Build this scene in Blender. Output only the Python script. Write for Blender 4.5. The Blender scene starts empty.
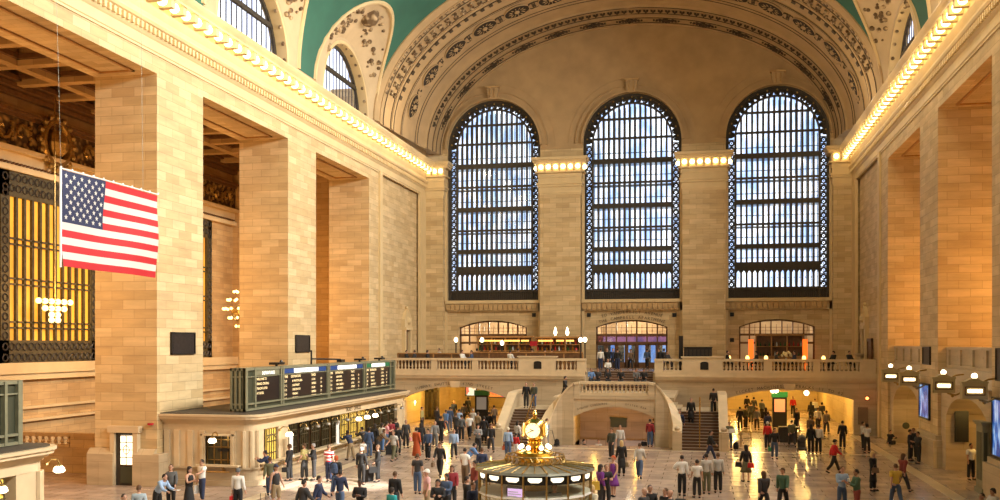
import bpy, bmesh, random
from math import *
from mathutils import Vector, Matrix
random.seed(7)
SC = bpy.context.scene
COL = SC.collection
H = 6.6; TH = atan(203/970.0); CT, ST = cos(TH), sin(TH)

# ------------------------------------------------------------------ materials
def new_mat(name):
    m = bpy.data.materials.new(name); m.use_nodes = True
    nt = m.node_tree; nt.nodes.clear()
    out = nt.nodes.new('ShaderNodeOutputMaterial')
    return m, nt, out
def mat(name, c, rough=.6, metal=0., emit=None, es=0., var=0., vscale=3., spec=.5):
    m, nt, out = new_mat(name)
    p = nt.nodes.new('ShaderNodeBsdfPrincipled')
    p.inputs['Base Color'].default_value = (*c, 1)
    p.inputs['Roughness'].default_value = rough
    p.inputs['Metallic'].default_value = metal
    p.inputs['Specular IOR Level'].default_value = spec
    if emit:
        p.inputs['Emission Color'].default_value = (*emit, 1); p.inputs['Emission Strength'].default_value = es
    if var:
        tc = nt.nodes.new('ShaderNodeTexCoord'); n = nt.nodes.new('ShaderNodeTexNoise')
        n.inputs['Scale'].default_value = vscale; n.inputs['Detail'].default_value = 4
        nt.links.new(tc.outputs['Object'], n.inputs['Vector'])
        mr = nt.nodes.new('ShaderNodeMapRange'); mr.inputs[1].default_value = .3; mr.inputs[2].default_value = .7
        mr.inputs[3].default_value = 1-var; mr.inputs[4].default_value = 1+var
        nt.links.new(n.outputs['Fac'], mr.inputs[0])
        mx = nt.nodes.new('ShaderNodeVectorMath'); mx.operation = 'SCALE'
        mx.inputs[0].default_value = c
        nt.links.new(mr.outputs[0], mx.inputs['Scale'])
        nt.links.new(mx.outputs[0], p.inputs['Base Color'])
    nt.links.new(p.outputs[0], out.inputs[0])
    return m
def stone_mat(name, c1, c2, mortar, bw=1.15, rh=.43, ms=.012, rough=.62, streak=.22, bump=.25, off=.5):
    m, nt, out = new_mat(name); N = nt.nodes.new; L = nt.links.new
    g = N('ShaderNodeNewGeometry'); sp = N('ShaderNodeSeparateXYZ'); sn = N('ShaderNodeSeparateXYZ')
    L(g.outputs['Position'], sp.inputs[0]); L(g.outputs['True Normal'], sn.inputs[0])
    def absgt(o):
        a = N('ShaderNodeMath'); a.operation = 'ABSOLUTE'; L(o, a.inputs[0])
        b = N('ShaderNodeMath'); b.operation = 'GREATER_THAN'; b.inputs[1].default_value = .6; L(a.outputs[0], b.inputs[0]); return b.outputs[0]
    ax = absgt(sn.outputs[0]); az = absgt(sn.outputs[2])
    def mix(f, a, b):
        x = N('ShaderNodeMix'); x.data_type = 'FLOAT'; L(f, x.inputs[0]); L(a, x.inputs[2]); L(b, x.inputs[3]); return x.outputs[0]
    u = mix(ax, sp.outputs[0], sp.outputs[1]); v = mix(az, sp.outputs[2], sp.outputs[1])
    cb = N('ShaderNodeCombineXYZ'); L(u, cb.inputs[0]); L(v, cb.inputs[1])
    br = N('ShaderNodeTexBrick'); br.offset = off
    L(cb.outputs[0], br.inputs['Vector'])
    br.inputs['Scale'].default_value = 1; br.inputs['Brick Width'].default_value = bw; br.inputs['Row Height'].default_value = rh
    br.inputs['Mortar Size'].default_value = ms; br.inputs['Mortar Smooth'].default_value = .3; br.inputs['Bias'].default_value = 0
    br.inputs['Color1'].default_value = (*c1, 1); br.inputs['Color2'].default_value = (*c2, 1); br.inputs['Mortar'].default_value = (*mortar, 1)
    mp = N('ShaderNodeMapping'); mp.inputs['Scale'].default_value = (.25, .25, 1.6); L(g.outputs['Position'], mp.inputs[0])
    n = N('ShaderNodeTexNoise'); n.inputs['Scale'].default_value = 1.6; n.inputs['Detail'].default_value = 7; n.inputs['Roughness'].default_value = .65
    L(mp.outputs[0], n.inputs['Vector'])
    mr = N('ShaderNodeMapRange'); mr.inputs[1].default_value = .3; mr.inputs[2].default_value = .7; mr.inputs[3].default_value = 1-streak; mr.inputs[4].default_value = 1+streak*.5
    L(n.outputs['Fac'], mr.inputs[0])
    sc = N('ShaderNodeVectorMath'); sc.operation = 'SCALE'; L(br.outputs['Color'], sc.inputs[0]); L(mr.outputs[0], sc.inputs['Scale'])
    p = N('ShaderNodeBsdfPrincipled'); p.inputs['Roughness'].default_value = rough; L(sc.outputs[0], p.inputs['Base Color'])
    b = N('ShaderNodeBump'); b.inputs['Strength'].default_value = bump; b.inputs['Distance'].default_value = .02; b.invert = True
    L(br.outputs['Fac'], b.inputs['Height']); L(b.outputs[0], p.inputs['Normal'])
    L(p.outputs[0], out.inputs[0]); return m
def relief_mat(name, c, dark, scale=2.5, thr=.5):   # carved plaster: colour turns darker in the recesses of the pattern
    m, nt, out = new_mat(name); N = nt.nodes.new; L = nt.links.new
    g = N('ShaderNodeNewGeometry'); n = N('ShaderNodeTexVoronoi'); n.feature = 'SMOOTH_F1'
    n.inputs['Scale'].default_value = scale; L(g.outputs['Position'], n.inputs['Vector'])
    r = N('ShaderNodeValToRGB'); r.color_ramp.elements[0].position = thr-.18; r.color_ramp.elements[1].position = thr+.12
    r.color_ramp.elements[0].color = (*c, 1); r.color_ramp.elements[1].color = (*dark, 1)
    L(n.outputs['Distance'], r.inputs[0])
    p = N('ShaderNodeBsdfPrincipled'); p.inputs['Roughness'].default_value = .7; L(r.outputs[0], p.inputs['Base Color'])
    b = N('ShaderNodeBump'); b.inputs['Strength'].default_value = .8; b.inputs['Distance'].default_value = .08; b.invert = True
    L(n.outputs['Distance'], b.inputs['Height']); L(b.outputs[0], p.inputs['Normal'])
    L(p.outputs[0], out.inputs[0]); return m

M = {}
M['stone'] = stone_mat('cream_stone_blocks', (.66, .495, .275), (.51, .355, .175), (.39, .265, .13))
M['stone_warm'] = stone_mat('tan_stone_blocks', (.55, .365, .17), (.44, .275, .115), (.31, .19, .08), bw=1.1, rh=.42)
M['stone_low'] = stone_mat('grey_cream_marble', (.54, .425, .275), (.47, .36, .225), (.36, .26, .15), bw=2.2, rh=1.1, ms=.01, rough=.45)
M['trim'] = mat('cream_trim', (.62, .465, .25), .55, var=.06, vscale=1.2)
M['trim_lo'] = mat('marble_trim', (.60, .47, .30), .4, var=.08, vscale=1.5)
M['plaster'] = mat('tan_ceiling_plaster', (.44, .30, .155), .8, var=.10, vscale=.8)
M['plaster_l'] = mat('pale_vault_plaster', (.50, .375, .23), .8, var=.08, vscale=.8)
M['turq'] = mat('turquoise_ceiling', (.027, .118, .083), .8, var=.12, vscale=.5)
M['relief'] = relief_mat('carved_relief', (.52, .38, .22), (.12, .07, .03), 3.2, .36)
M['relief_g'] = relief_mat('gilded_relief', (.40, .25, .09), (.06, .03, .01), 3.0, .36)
M['meddark'] = mat('medallion_dark_ground', (.028, .017, .009), .8)
M['dkrel'] = mat('dark_ornament', (.065, .042, .02), .7, var=.3, vscale=6)
M['bronze'] = mat('dark_bronze', (.05, .042, .034), .5, .35, var=.2, vscale=8)
M['bronze_g'] = mat('olive_bronze', (.075, .06, .028), .5, .2, var=.3, vscale=5)
M['green'] = mat('verdigris_bronze', (.20, .195, .125), .45, .1, var=.12, vscale=4)
M['green_d'] = mat('dark_verdigris', (.06, .065, .04), .5, .3)
M['black'] = mat('black_metal', (.012, .011, .010), .4, .2)
M['plaque'] = mat('bronze_plaque', (.03, .022, .02), .45, .4, var=.4, vscale=7)
M['wood'] = mat('dark_wood', (.13, .06, .022), .5, var=.3, vscale=4)
M['wood_l'] = mat('amber_wood', (.38, .19, .06), .4, var=.25, vscale=4)
M['gold'] = mat('polished_brass', (.78, .52, .14), .22, 1.)
M['gold_d'] = mat('aged_brass', (.42, .28, .10), .35, .9, var=.3, vscale=12)
M['bulb'] = mat('glowing_bulb', (1, .8, .5), .4, emit=(1, .76, .36), es=7)
M['bulb_dim'] = mat('chandelier_bulb_lit', (1, .7, .3), .4, emit=(1, .66, .22), es=4)
M['globe'] = mat('opal_globe_lit', (1, .8, .5), .4, emit=(1, .84, .55), es=7)
M['whitelamp'] = mat('white_lamp_lit', (1, 1, .9), .4, emit=(1, .90, .66), es=1.6)
M['dial'] = mat('opal_clock_dial', (.95, .85, .6), .4, emit=(1, .80, .42), es=1.3)
M['chair_dark'] = mat('dark_upholstery', (.03, .02, .015), .6)
M['redlamp'] = mat('red_lamp_lit', (1, .2, .05), .4, emit=(1, .17, .04), es=9)
M['white'] = mat('white_paint', (.8, .8, .78), .5)
M['lettering'] = mat('carved_letters', (.09, .06, .03), .7)
M['yellowwall'] = stone_mat('yellow_lit_passage_stone', (.60, .46, .22), (.52, .385, .17), (.38, .27, .12), bw=1.6, rh=.9, streak=.15)
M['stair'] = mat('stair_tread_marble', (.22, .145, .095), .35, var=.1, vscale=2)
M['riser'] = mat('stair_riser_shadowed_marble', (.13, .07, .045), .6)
M['flag_red'] = mat('flag_red', (.40, .005, .012), .7)
M['flag_white'] = mat('flag_white', (.52, .50, .47), .7)
M['flag_blue'] = mat('flag_blue', (.008, .014, .06), .7)
M['screen'] = mat('led_screen_black', (.012, .008, .010), .3)
M['amber'] = mat('amber_letters', (.9, .7, .35), .5, emit=(1, .80, .45), es=.75)
M['sign_blue'] = mat('blue_header', (.01, .05, .22), .5)
M['sign_green'] = mat('green_header', (.01, .16, .07), .5)
M['sign_white'] = mat('lit_white_header', (.9, .9, .9), .5, emit=(1, 1, .95), es=.9)
M['lead'] = mat('grey_green_lead_roof', (.19, .19, .15), .4, .35, var=.15, vscale=3)
M['roofdark'] = mat('dark_flat_roof', (.06, .045, .03), .8)

def glass_mat(name, tint, lo=.62):
    m, nt, out = new_mat(name); N = nt.nodes.new; L = nt.links.new
    t = N('ShaderNodeBsdfTransparent'); d = N('ShaderNodeBsdfGlossy'); d.inputs['Roughness'].default_value = .1
    d.inputs['Color'].default_value = (.6, .6, .6, 1)
    g = N('ShaderNodeNewGeometry'); n = N('ShaderNodeTexNoise'); n.inputs['Scale'].default_value = 1.1; n.inputs['Detail'].default_value = 3
    mp = N('ShaderNodeMapping'); mp.inputs['Scale'].default_value = (1, 1, .45)
    L(g.outputs['Position'], mp.inputs[0]); L(mp.outputs[0], n.inputs['Vector'])
    r = N('ShaderNodeValToRGB'); e = r.color_ramp.elements
    e[0].position = .36; e[1].position = .60; e[0].color = (*[c*.42 for c in tint], 1); e[0].color = (tint[0]*lo, tint[1]*(lo*.62+.335), tint[2]*(lo*.3+.694), 1); e[1].color = (*tint, 1)
    L(n.outputs['Fac'], r.inputs[0]); L(r.outputs[0], t.inputs['Color'])
    mx = N('ShaderNodeMixShader'); mx.inputs[0].default_value = .06
    L(t.outputs[0], mx.inputs[1]); L(d.outputs[0], mx.inputs[2]); L(mx.outputs[0], out.inputs[0]); return m
M['glass'] = glass_mat('streaked_window_glass', (1, 1, 1))
M['eastglass'] = glass_mat('dimming_east_glass', (.34, .34, .34))  # grey tint added to cut the daylight from the unseen east windows
M['glass_s'] = glass_mat('lunette_glass', (1, 1, 1), lo=.85)
def amber_glass():
    m, nt, out = new_mat('amber_lit_glass'); N = nt.nodes.new; L = nt.links.new
    g = N('ShaderNodeNewGeometry'); n = N('ShaderNodeTexNoise'); n.inputs['Scale'].default_value = .35; n.inputs['Detail'].default_value = 2
    L(g.outputs['Position'], n.inputs['Vector'])
    r = N('ShaderNodeValToRGB'); e = r.color_ramp.elements; e[0].position = .35; e[1].position = .65
    e[0].color = (.42, .16, .015, 1); e[1].color = (.95, .42, .03, 1); L(n.outputs['Fac'], r.inputs[0])
    p = N('ShaderNodeBsdfPrincipled'); p.inputs['Base Color'].default_value = (.5, .25, .05, 1); p.inputs['Roughness'].default_value = .15
    L(r.outputs[0], p.inputs['Emission Color']); p.inputs['Emission Strength'].default_value = 1.15
    L(p.outputs[0], out.inputs[0]); return m
M['amberglass'] = amber_glass()
def floor_mat():
    m, nt, out = new_mat('polished_pink_marble_floor'); N = nt.nodes.new; L = nt.links.new
    g = N('ShaderNodeNewGeometry')
    br = N('ShaderNodeTexBrick'); br.offset = .5; L(g.outputs['Position'], br.inputs['Vector'])
    br.inputs['Scale'].default_value = 1; br.inputs['Brick Width'].default_value = 1.3; br.inputs['Row Height'].default_value = .85
    br.inputs['Mortar Size'].default_value = .018; br.inputs['Bias'].default_value = 0
    br.inputs['Color1'].default_value = (.43, .33, .26, 1); br.inputs['Color2'].default_value = (.35, .26, .205, 1); br.inputs['Mortar'].default_value = (.24, .17, .12, 1)
    n = N('ShaderNodeTexNoise'); n.inputs['Scale'].default_value = .8; n.inputs['Detail'].default_value = 8; L(g.outputs['Position'], n.inputs['Vector'])
    mr = N('ShaderNodeMapRange'); mr.inputs[1].default_value = .3; mr.inputs[2].default_value = .7; mr.inputs[3].default_value = .78; mr.inputs[4].default_value = 1.2
    L(n.outputs['Fac'], mr.inputs[0])
    sc = N('ShaderNodeVectorMath'); sc.operation = 'SCALE'; L(br.outputs['Color'], sc.inputs[0]); L(mr.outputs[0], sc.inputs['Scale'])
    p = N('ShaderNodeBsdfPrincipled'); L(sc.outputs[0], p.inputs['Base Color'])
    mr2 = N('ShaderNodeMapRange'); mr2.inputs[3].default_value = .16; mr2.inputs[4].default_value = .32; L(n.outputs['Fac'], mr2.inputs[0]); L(mr2.outputs[0], p.inputs['Roughness'])
    L(p.outputs[0], out.inputs[0]); return m
M['floor'] = floor_mat()
M['border'] = mat('cream_floor_border', (.55, .44, .30), .3, var=.1, vscale=1)

# ------------------------------------------------------------------ mesh builder
class MB:
    def __init__(s): s.v = []; s.f = []; s.mi = []; s.m = 0
    def add(s, vs, fs):
        o = len(s.v); s.v += [tuple(v) for v in vs]; s.f += [tuple(i+o for i in f) for f in fs]; s.mi += [s.m]*len(fs)
        return s
    def box(s, x0, x1, y0, y1, z0, z1):
        if x0 > x1: x0, x1 = x1, x0
        if y0 > y1: y0, y1 = y1, y0
        if z0 > z1: z0, z1 = z1, z0
        return s.add([(x0,y0,z0),(x1,y0,z0),(x1,y1,z0),(x0,y1,z0),(x0,y0,z1),(x1,y0,z1),(x1,y1,z1),(x0,y1,z1)],
              [(0,3,2,1),(4,5,6,7),(0,1,5,4),(1,2,6,5),(2,3,7,6),(3,0,4,7)])
    def prism(s, poly, axis, a, b):
        """poly 2-D; axis 'x': (y,z) extruded in x; 'y': (x,z); 'z': (x,y)"""
        def mk(p, t): return {'x': (t, p[0], p[1]), 'y': (p[0], t, p[1]), 'z': (p[0], p[1], t)}[axis]
        n = len(poly)
        area = sum(poly[i][0]*poly[(i+1) % n][1]-poly[(i+1) % n][0]*poly[i][1] for i in range(n))
        if (area < 0) != (axis == 'y'): poly = poly[::-1]
        if a > b: a, b = b, a
        vs = [mk(p, a) for p in poly]+[mk(p, b) for p in poly]
        return s.add(vs, [tuple(range(n))[::-1], tuple(range(n, 2*n))]+[(i, (i+1) % n, (i+1) % n+n, i+n) for i in range(n)])
    def tube(s, pts, r, n=6, cap=True):
        pts = [Vector(p) for p in pts]; rs = r if isinstance(r, (list, tuple)) else [r]*len(pts)
        rings = []; up = None
        for i, p in enumerate(pts):
            d = (pts[min(i+1, len(pts)-1)]-pts[max(i-1, 0)]).normalized()
            if up is None: up = Vector((0, 0, 1)) if abs(d.z) < .9 else Vector((1, 0, 0))
            a = d.cross(up)
            if a.length < 1e-4: a = d.cross(Vector((0, 1, 0)))
            a.normalize(); b = d.cross(a).normalized(); up = -b if b.z < 0 and abs(d.z) < .9 else up
            a = d.cross(up).normalized(); b = a.cross(d).normalized()
            rings.append([p+(a*cos(2*pi*k/n)+b*sin(2*pi*k/n))*rs[i] for k in range(n)])
        vs = [v for r_ in rings for v in r_]; fs = []
        for i in range(len(rings)-1):
            for k in range(n):
                fs.append((i*n+k, i*n+(k+1) % n, (i+1)*n+(k+1) % n, (i+1)*n+k))
        if cap: fs += [tuple(range(n))[::-1], tuple(range((len(rings)-1)*n, len(rings)*n))]
        return s.add(vs, fs)
    def lathe(s, prof, c=(0, 0, 0), n=16, sx=1, sy=1):
        vs = []; fs = []
        for (r, z) in prof:
            for k in range(n): vs.append((c[0]+sx*r*cos(2*pi*k/n), c[1]+sy*r*sin(2*pi*k/n), c[2]+z))
        for i in range(len(prof)-1):
            for k in range(n): fs.append((i*n+k, i*n+(k+1) % n, (i+1)*n+(k+1) % n, (i+1)*n+k))
        fs += [tuple(range(n))[::-1], tuple(range((len(prof)-1)*n, len(prof)*n))]
        return s.add(vs, fs)
    def ball(s, c, r, n=10, sz=1.):
        return s.lathe([(r*sin(pi*i/(n//2+1)) if 0 < i < n//2+1 else .01*r, -r*sz*cos(pi*i/(n//2+1))) for i in range(n//2+2)], c, n)
    def sheet(s, fn, nu, nv, thick=None):
        vs = [fn(i/nu, j/nv) for i in range(nu+1) for j in range(nv+1)]
        fs = [(i*(nv+1)+j, (i+1)*(nv+1)+j, (i+1)*(nv+1)+j+1, i*(nv+1)+j+1) for i in range(nu) for j in range(nv)]
        return s.add(vs, fs)
    def text(s, body, size, M4, arc=None):
        key = body
        cu = bpy.data.curves.new('t', 'FONT'); cu.body = body; cu.size = size; cu.extrude = .012*size; cu.align_x = 'CENTER'; cu.resolution_u = 2
        ob = bpy.data.objects.new('t', cu); COL.objects.link(ob)
        dg = bpy.context.evaluated_depsgraph_get(); me = ob.evaluated_get(dg).to_mesh()
        s.add([M4 @ v.co for v in me.vertices], [tuple(p.vertices) for p in me.polygons])
        ob.evaluated_get(dg).to_mesh_clear(); bpy.data.objects.remove(ob); bpy.data.curves.remove(cu); return s
    def build(s, name, mats, parent=None, smooth=False, base=None):
        if not isinstance(mats, (list, tuple)): mats = [mats]
        org = Vector((0, 0, 0))
        if parent is not None: org = WORLD.get(parent.name, Vector((0, 0, 0)))
        elif base == 'auto':
            xs = [v[0] for v in s.v]; ys = [v[1] for v in s.v]; zs = [v[2] for v in s.v]
            org = Vector(((min(xs)+max(xs))/2, (min(ys)+max(ys))/2, min(zs)))
        me = bpy.data.meshes.new(name)
        me.from_pydata([(v[0]-org.x, v[1]-org.y, v[2]-org.z) for v in s.v], [], s.f)
        for m in mats: me.materials.append(M[m] if isinstance(m, str) else m)
        if len(mats) > 1: me.polygons.foreach_set('material_index', s.mi)
        if smooth:
            me.polygons.foreach_set('use_smooth', [True]*len(s.f))
            try: me.set_sharp_from_angle(angle=radians(40))
            except Exception: pass
        me.update()
        ob = bpy.data.objects.new(name, me); COL.objects.link(ob)
        if parent is not None:
            ob.parent = parent; WORLD[ob.name] = org
        else:
            ob.location = org; WORLD[ob.name] = org
        return ob
WORLD = {}
def tag(o, label, cat, group=None, kind=None):
    if label: o['label'] = label
    if cat: o['category'] = cat
    if group: o['group'] = group
    if kind: o['kind'] = kind
    return o
def thing(name, label, cat, loc, group=None, rz=0):
    o = bpy.data.objects.new(name, None); COL.objects.link(o); o.location = loc; o.rotation_euler = (0, 0, rz); o.empty_display_size = .3
    WORLD[o.name] = Vector(loc) if rz == 0 else Vector((0, 0, 0))
    return tag(o, label, cat, group)
def lthing(name, label, cat, loc, group=None, rz=0):      # children are written in the thing's own coordinates
    o = thing(name, label, cat, loc, group, rz); WORLD[o.name] = Vector((0, 0, 0)); return o
def struct(ob): ob['kind'] = 'structure'; return ob
def dup(root, loc=None, rz=None, label=None, group=None, scale=None):
    r = root.copy(); COL.objects.link(r)
    if loc is not None: r.location = loc
    if rz is not None: r.rotation_euler = (0, 0, rz)
    if label: r['label'] = label
    if group: r['group'] = group
    if scale: r.scale = scale
    for ch in list(root.children):
        c = ch.copy(); COL.objects.link(c); c.parent = r
        for g in list(ch.children):
            d = g.copy(); COL.objects.link(d); d.parent = c
    return r

# ------------------------------------------------------------------ key measures (metres)
XL, XR = -24.7, 12.2; XC = -6.25
YW = 86.0            # west wall glass line
YP = 84.6            # front of its piers
Z0 = 23.7            # spring of the vault
ZO = 19.05           # head of the side openings
BF = 4.4             # balcony floor
YB = 73.3            # balcony front
LP = [(26.0, 30.1), (40.63, 44.85), (55.09, 59.45)]      # piers on the left
RP = [(26.0, 30.1), (40.9, 45.3), (55.12, 59.48)]
YN = -4.0            # east wall, behind the photographer

# ------------------------------------------------------------------ floor
b = MB()
b.box(-40, 22, YN, 62.5, -.4, 0); b.box(-40, -8.3, 62.5, 112, -.4, 0); b.box(-2.9, 22, 62.5, 112, -.4, 0); b.box(-8.3, -2.9, 66.2, 112, -.4, 0)
b.box(-8.6, -2.6, 62.3, 66.4, -2.2, -1.5)
struct(b.build('floor', 'floor'))
b = MB(); b.box(10.3, 10.9, YN, 73, 0, .006); b.box(-19.0, -18.4, YN, 73, 0, .006); b.box(-18.4, 10.3, 60.2, 60.6, 0, .006)
struct(b.build('trim_1', 'border'))

# ------------------------------------------------------------------ side piers
def pier(side, y0, y1, label):
    sgn = -1 if side == 'L' else 1
    x0 = XL if side == 'L' else XR
    t = thing('stone_pier', label, 'pier', (x0+sgn*1.6, (y0+y1)/2, 0))
    b = MB(); b.box(x0, x0+sgn*3.2, y0, y1, 0, ZO)
    b.build('shaft', 'stone', t)
    b = MB()
    if side == 'L' and abs(y0-40.63) < .1:      # the pier with the lit door: plinth broken for the door
        for (a, c) in ((-28.1, -26.75), (-25.75, -24.7)):
            b = MB(); b.box(a, c, y0-.35, y0, 0, 1.45); b.prism([(y0-.35, 1.45), (y0, 1.45), (y0, 1.7), (y0-.12, 1.7)], 'x', a, c); b.build('plinth', 'stone_low', t)
        b = MB(); b.box(XL, XL+.3, y0-.35, y0+.5, 0, 1.5)
    else:
        b.box(x0-sgn*.3, x0+sgn*3.4, y0-.3, y1+.3, 0, 1.45)
        b.box(x0-sgn*.15, x0+sgn*3.3, y0-.15, y1+.15, 1.45, 1.7)
    b.build('plinth', 'stone_low', t)
    return t
PN = ['first stone pier on the left, cut by the frame edge', 'broad stone pier on the left with lit door and bronze plaque', 'second broad stone pier on the left rising behind the departure board']
for (y0, y1), l in zip(LP, PN): pier('L', y0, y1, l)
PN = ['stone pier on the right nearest the viewer', 'stone pier at the right frame edge beside blue poster', 'stone pier on the right with tall dark plaque and blue poster']
for (y0, y1), l in zip(RP, PN): pier('R', y0, y1, l)

# ------------------------------------------------------------------ side walls: solid west ends and the lintel over the openings
def fl(side):  # sign into wall
    return -1 if side == 'L' else 1
for side, nm in (('L', 'wall_left'), ('R', 'wall_right')):
    s = fl(side); x0 = XL if side == 'L' else XR; ye = 69.71 if side == 'L' else 69.35
    b = MB()
    # solid west part (a shallow recessed field between two strips)
    b.box(x0, x0+s*3.2, ye, 72.2, 0, ZO); b.box(x0+s*.25, x0+s*3.2, 72.2, 83.2, 0, ZO+1.2); b.box(x0, x0+s*3.2, 83.2, 87.5, 0, ZO+1.2)
    struct(b.build(nm, 'stone')); b = MB()
    # lintel 
    b.box(x0, x0+s*3.2, YN, 72.2, ZO, 23.6); b.box(x0+s*.0, x0+s*3.2, 72.2, 87.5, ZO+1.2, 23.6); b.box(x0+s*.05, x0+s*3.2, 70.0, 87.5, 23.5, 26)
    struct(b.build(nm, 'stone')); b = MB()
    if side == 'L': b.box(x0, x0+s*3.2, YN, 15.6, 0, ZO); struct(b.build(nm, 'stone'))
    else:
        b.box(x0, x0+s*3.2, YN, 26, 0, ZO); struct(b.build(nm, 'stone'))
        for (ya, yb) in ((30.1, 40.9), (45.3, 55.12), (59.48, 69.35)):
            b = MB()
            # lower wall with arched recess
            ym = (ya+yb)/2; hw = 3.9; zs = 2.5; zt = 3.95
            poly = [(ya, 0), (ym-hw, 0), (ym-hw, zs)]+[(ym-hw*cos(pi*k/12), zs+(zt-zs)*sin(pi*k/12)) for k in range(1, 12)]+[(ym+hw, zs), (ym+hw, 0), (yb, 0), (yb, 5.3), (ya, 5.3)]
            b.prism(poly, 'x', x0+.15, x0+3.2)
            b.box(x0+3.2, x0+3.5, ya, yb, 0, 4.2)
            struct(b.build(nm, 'stone_low'))
# back wall of the side passages
b = MB(); b.box(-38.0, -37.3, YN, 100, 0, 24); b.box(-37.3, -27.9, 72.5, 73.2, 0, 24)
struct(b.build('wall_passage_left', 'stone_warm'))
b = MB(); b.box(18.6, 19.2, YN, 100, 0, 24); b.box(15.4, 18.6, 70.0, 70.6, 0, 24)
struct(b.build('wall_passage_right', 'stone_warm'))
# coffered ceilings of the passages and openings
def coffers(x0, x1, y0, y1, z, nx, ny, mb, rib=.55):
    mb.m = 0; mb.box(x0, x1, y0, y1, z+.9, z+1.1)
    dx = (x1-x0)/nx; dy = (y1-y0)/ny
    for i in range(nx+1): mb.box(x0+i*dx-rib/2, x0+i*dx+rib/2, y0, y1, z, z+.9)
    for j in range(ny+1): mb.box(x0, x1, y0+j*dy-rib/2, y0+j*dy+rib/2, z+.001, z+.9)
    mb.m = 1
    for i in range(nx):
        for j in range(ny):
            a, c, d, e = x0+i*dx+rib/2, x0+(i+1)*dx-rib/2, y0+j*dy+rib/2, y0+(j+1)*dy-rib/2
            mb.box(a, a+.22, d, e, z+.3, z+.55); mb.box(c-.22, c, d, e, z+.3, z+.55); mb.box(a, c, d, d+.22, z+.3, z+.55); mb.box(a, c, e-.22, e, z+.3, z+.55)
            cx, cy = (a+c)/2, (d+e)/2
            mb.lathe([(.5, 0), (.4, -.12), (.15, -.2)], (cx, cy, z+.9), 10)
    mb.m = 0
b = MB(); coffers(-37.3, -27.9, 14, 72.5, 20.6, 3, 18, b)
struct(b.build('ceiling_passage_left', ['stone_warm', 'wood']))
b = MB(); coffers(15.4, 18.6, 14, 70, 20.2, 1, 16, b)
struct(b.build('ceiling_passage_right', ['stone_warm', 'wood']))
# soffit panels under lintels (raised moulding outlining a sunk panel)
b = MB()
for s, x0, P_ in ((-1, XL, [(30.1, 40.63), (44.85, 55.09), (59.45, 69.71)]), (1, XR, [(30.1, 40.9), (45.3, 55.12), (59.48, 69.35)])):
    for ya, yb in P_:
        xa, xb = sorted((x0+s*.7, x0+s*2.5))
        b.box(xa, xa+.14, ya+.7, yb-.7, ZO-.07, ZO); b.box(xb-.14, xb, ya+.7, yb-.7, ZO-.07, ZO)
        b.box(xa, xb, ya+.7, ya+.84, ZO-.07, ZO); b.box(xa, xb, yb-.84, yb-.7, ZO-.07, ZO)
struct(b.build('trim_2', 'wood_l'))
# balcony floor behind the right parapet
b = MB(); b.box(XR+1.0, 18.6, YN, 70, 3.9, 4.2); struct(b.build('floor_gallery_right', 'stone_warm'))

# ------------------------------------------------------------------ cornices with their bulbs
def profile_run(mb, prof, side, ya, yb):
    s = fl(side); x0 = XL if side == 'L' else XR
    mb.prism([(x0-s*o if True else 0, z) for o, z in prof], 'y', ya, yb)
P_ARCH = [(-.1, 19.86), (.06, 19.86), (.06, 19.96), (.10, 20.0), (.10, 20.45), (.16, 20.51), (.22, 20.6), (.22, 20.95), (.34, 21.0), (.40, 21.12), (.40, 21.2), (-.1, 21.2)]
P_FRZ = [(-.1, 21.2), (.16, 21.2), (.20, 21.5), (.30, 21.72), (-.1, 21.72)]
P_COR = [(-.1, 22.3), (1.05, 22.3), (1.05, 22.4), (1.0, 22.44), (1.12, 22.58), (1.2, 22.72), (1.2, 22.78), (.5, 22.88), (.3, 22.88), (.3, 23.08), (.22, 23.12), (-.1, 23.12)]
P_BED = [(-.1, 21.72), (.30, 21.72), (.34, 21.82), (.34, 22.3), (-.1, 22.3)]
for side, nm in (('L', 'trim_3'), ('R', 'trim_4')):
    s = fl(side); x0 = XL if side == 'L' else XR
    b = MB()
    for P_ in (P_ARCH, P_FRZ, P_COR, P_BED): profile_run(b, P_, side, YN, YP)
    # bull the strips forward
    for (ya, yb) in ((71.9, 72.5), (82.9, YP)):
        b.box(x0-s*.15, x0+s*.1, ya, yb, 0, 20.0); 
    # dentils
    b.m = 1
    y = YN+1
    while y < YP-.3:
        b.box(x0-s*.22, x0-s*.36, y, y+.16, 20.62, 20.9); y += .34
    y = YN+.7
    while y < YP-.4:
        b.m = 1; b.box(x0-s*.34, x0-s*.98, y-.16, y+.16, 21.92, 22.3); y += 1.04
    b.m = 0
    root = struct(b.build(nm, ['trim', 'trim']))
    me = None; y = YN+.7+.52; k = 0
    while y < YP-.4:
        if me is None:
            bb = MB(); bb.ball((0, 0, 0), .23, 10); o = bb.build('light_bulb', 'bulb', root, smooth=True); me = o
        else:
            o = me.copy(); COL.objects.link(o)
        o.location = (x0-s*.72, y, 22.1); y += 1.04
        if y < 26: continue

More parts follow.
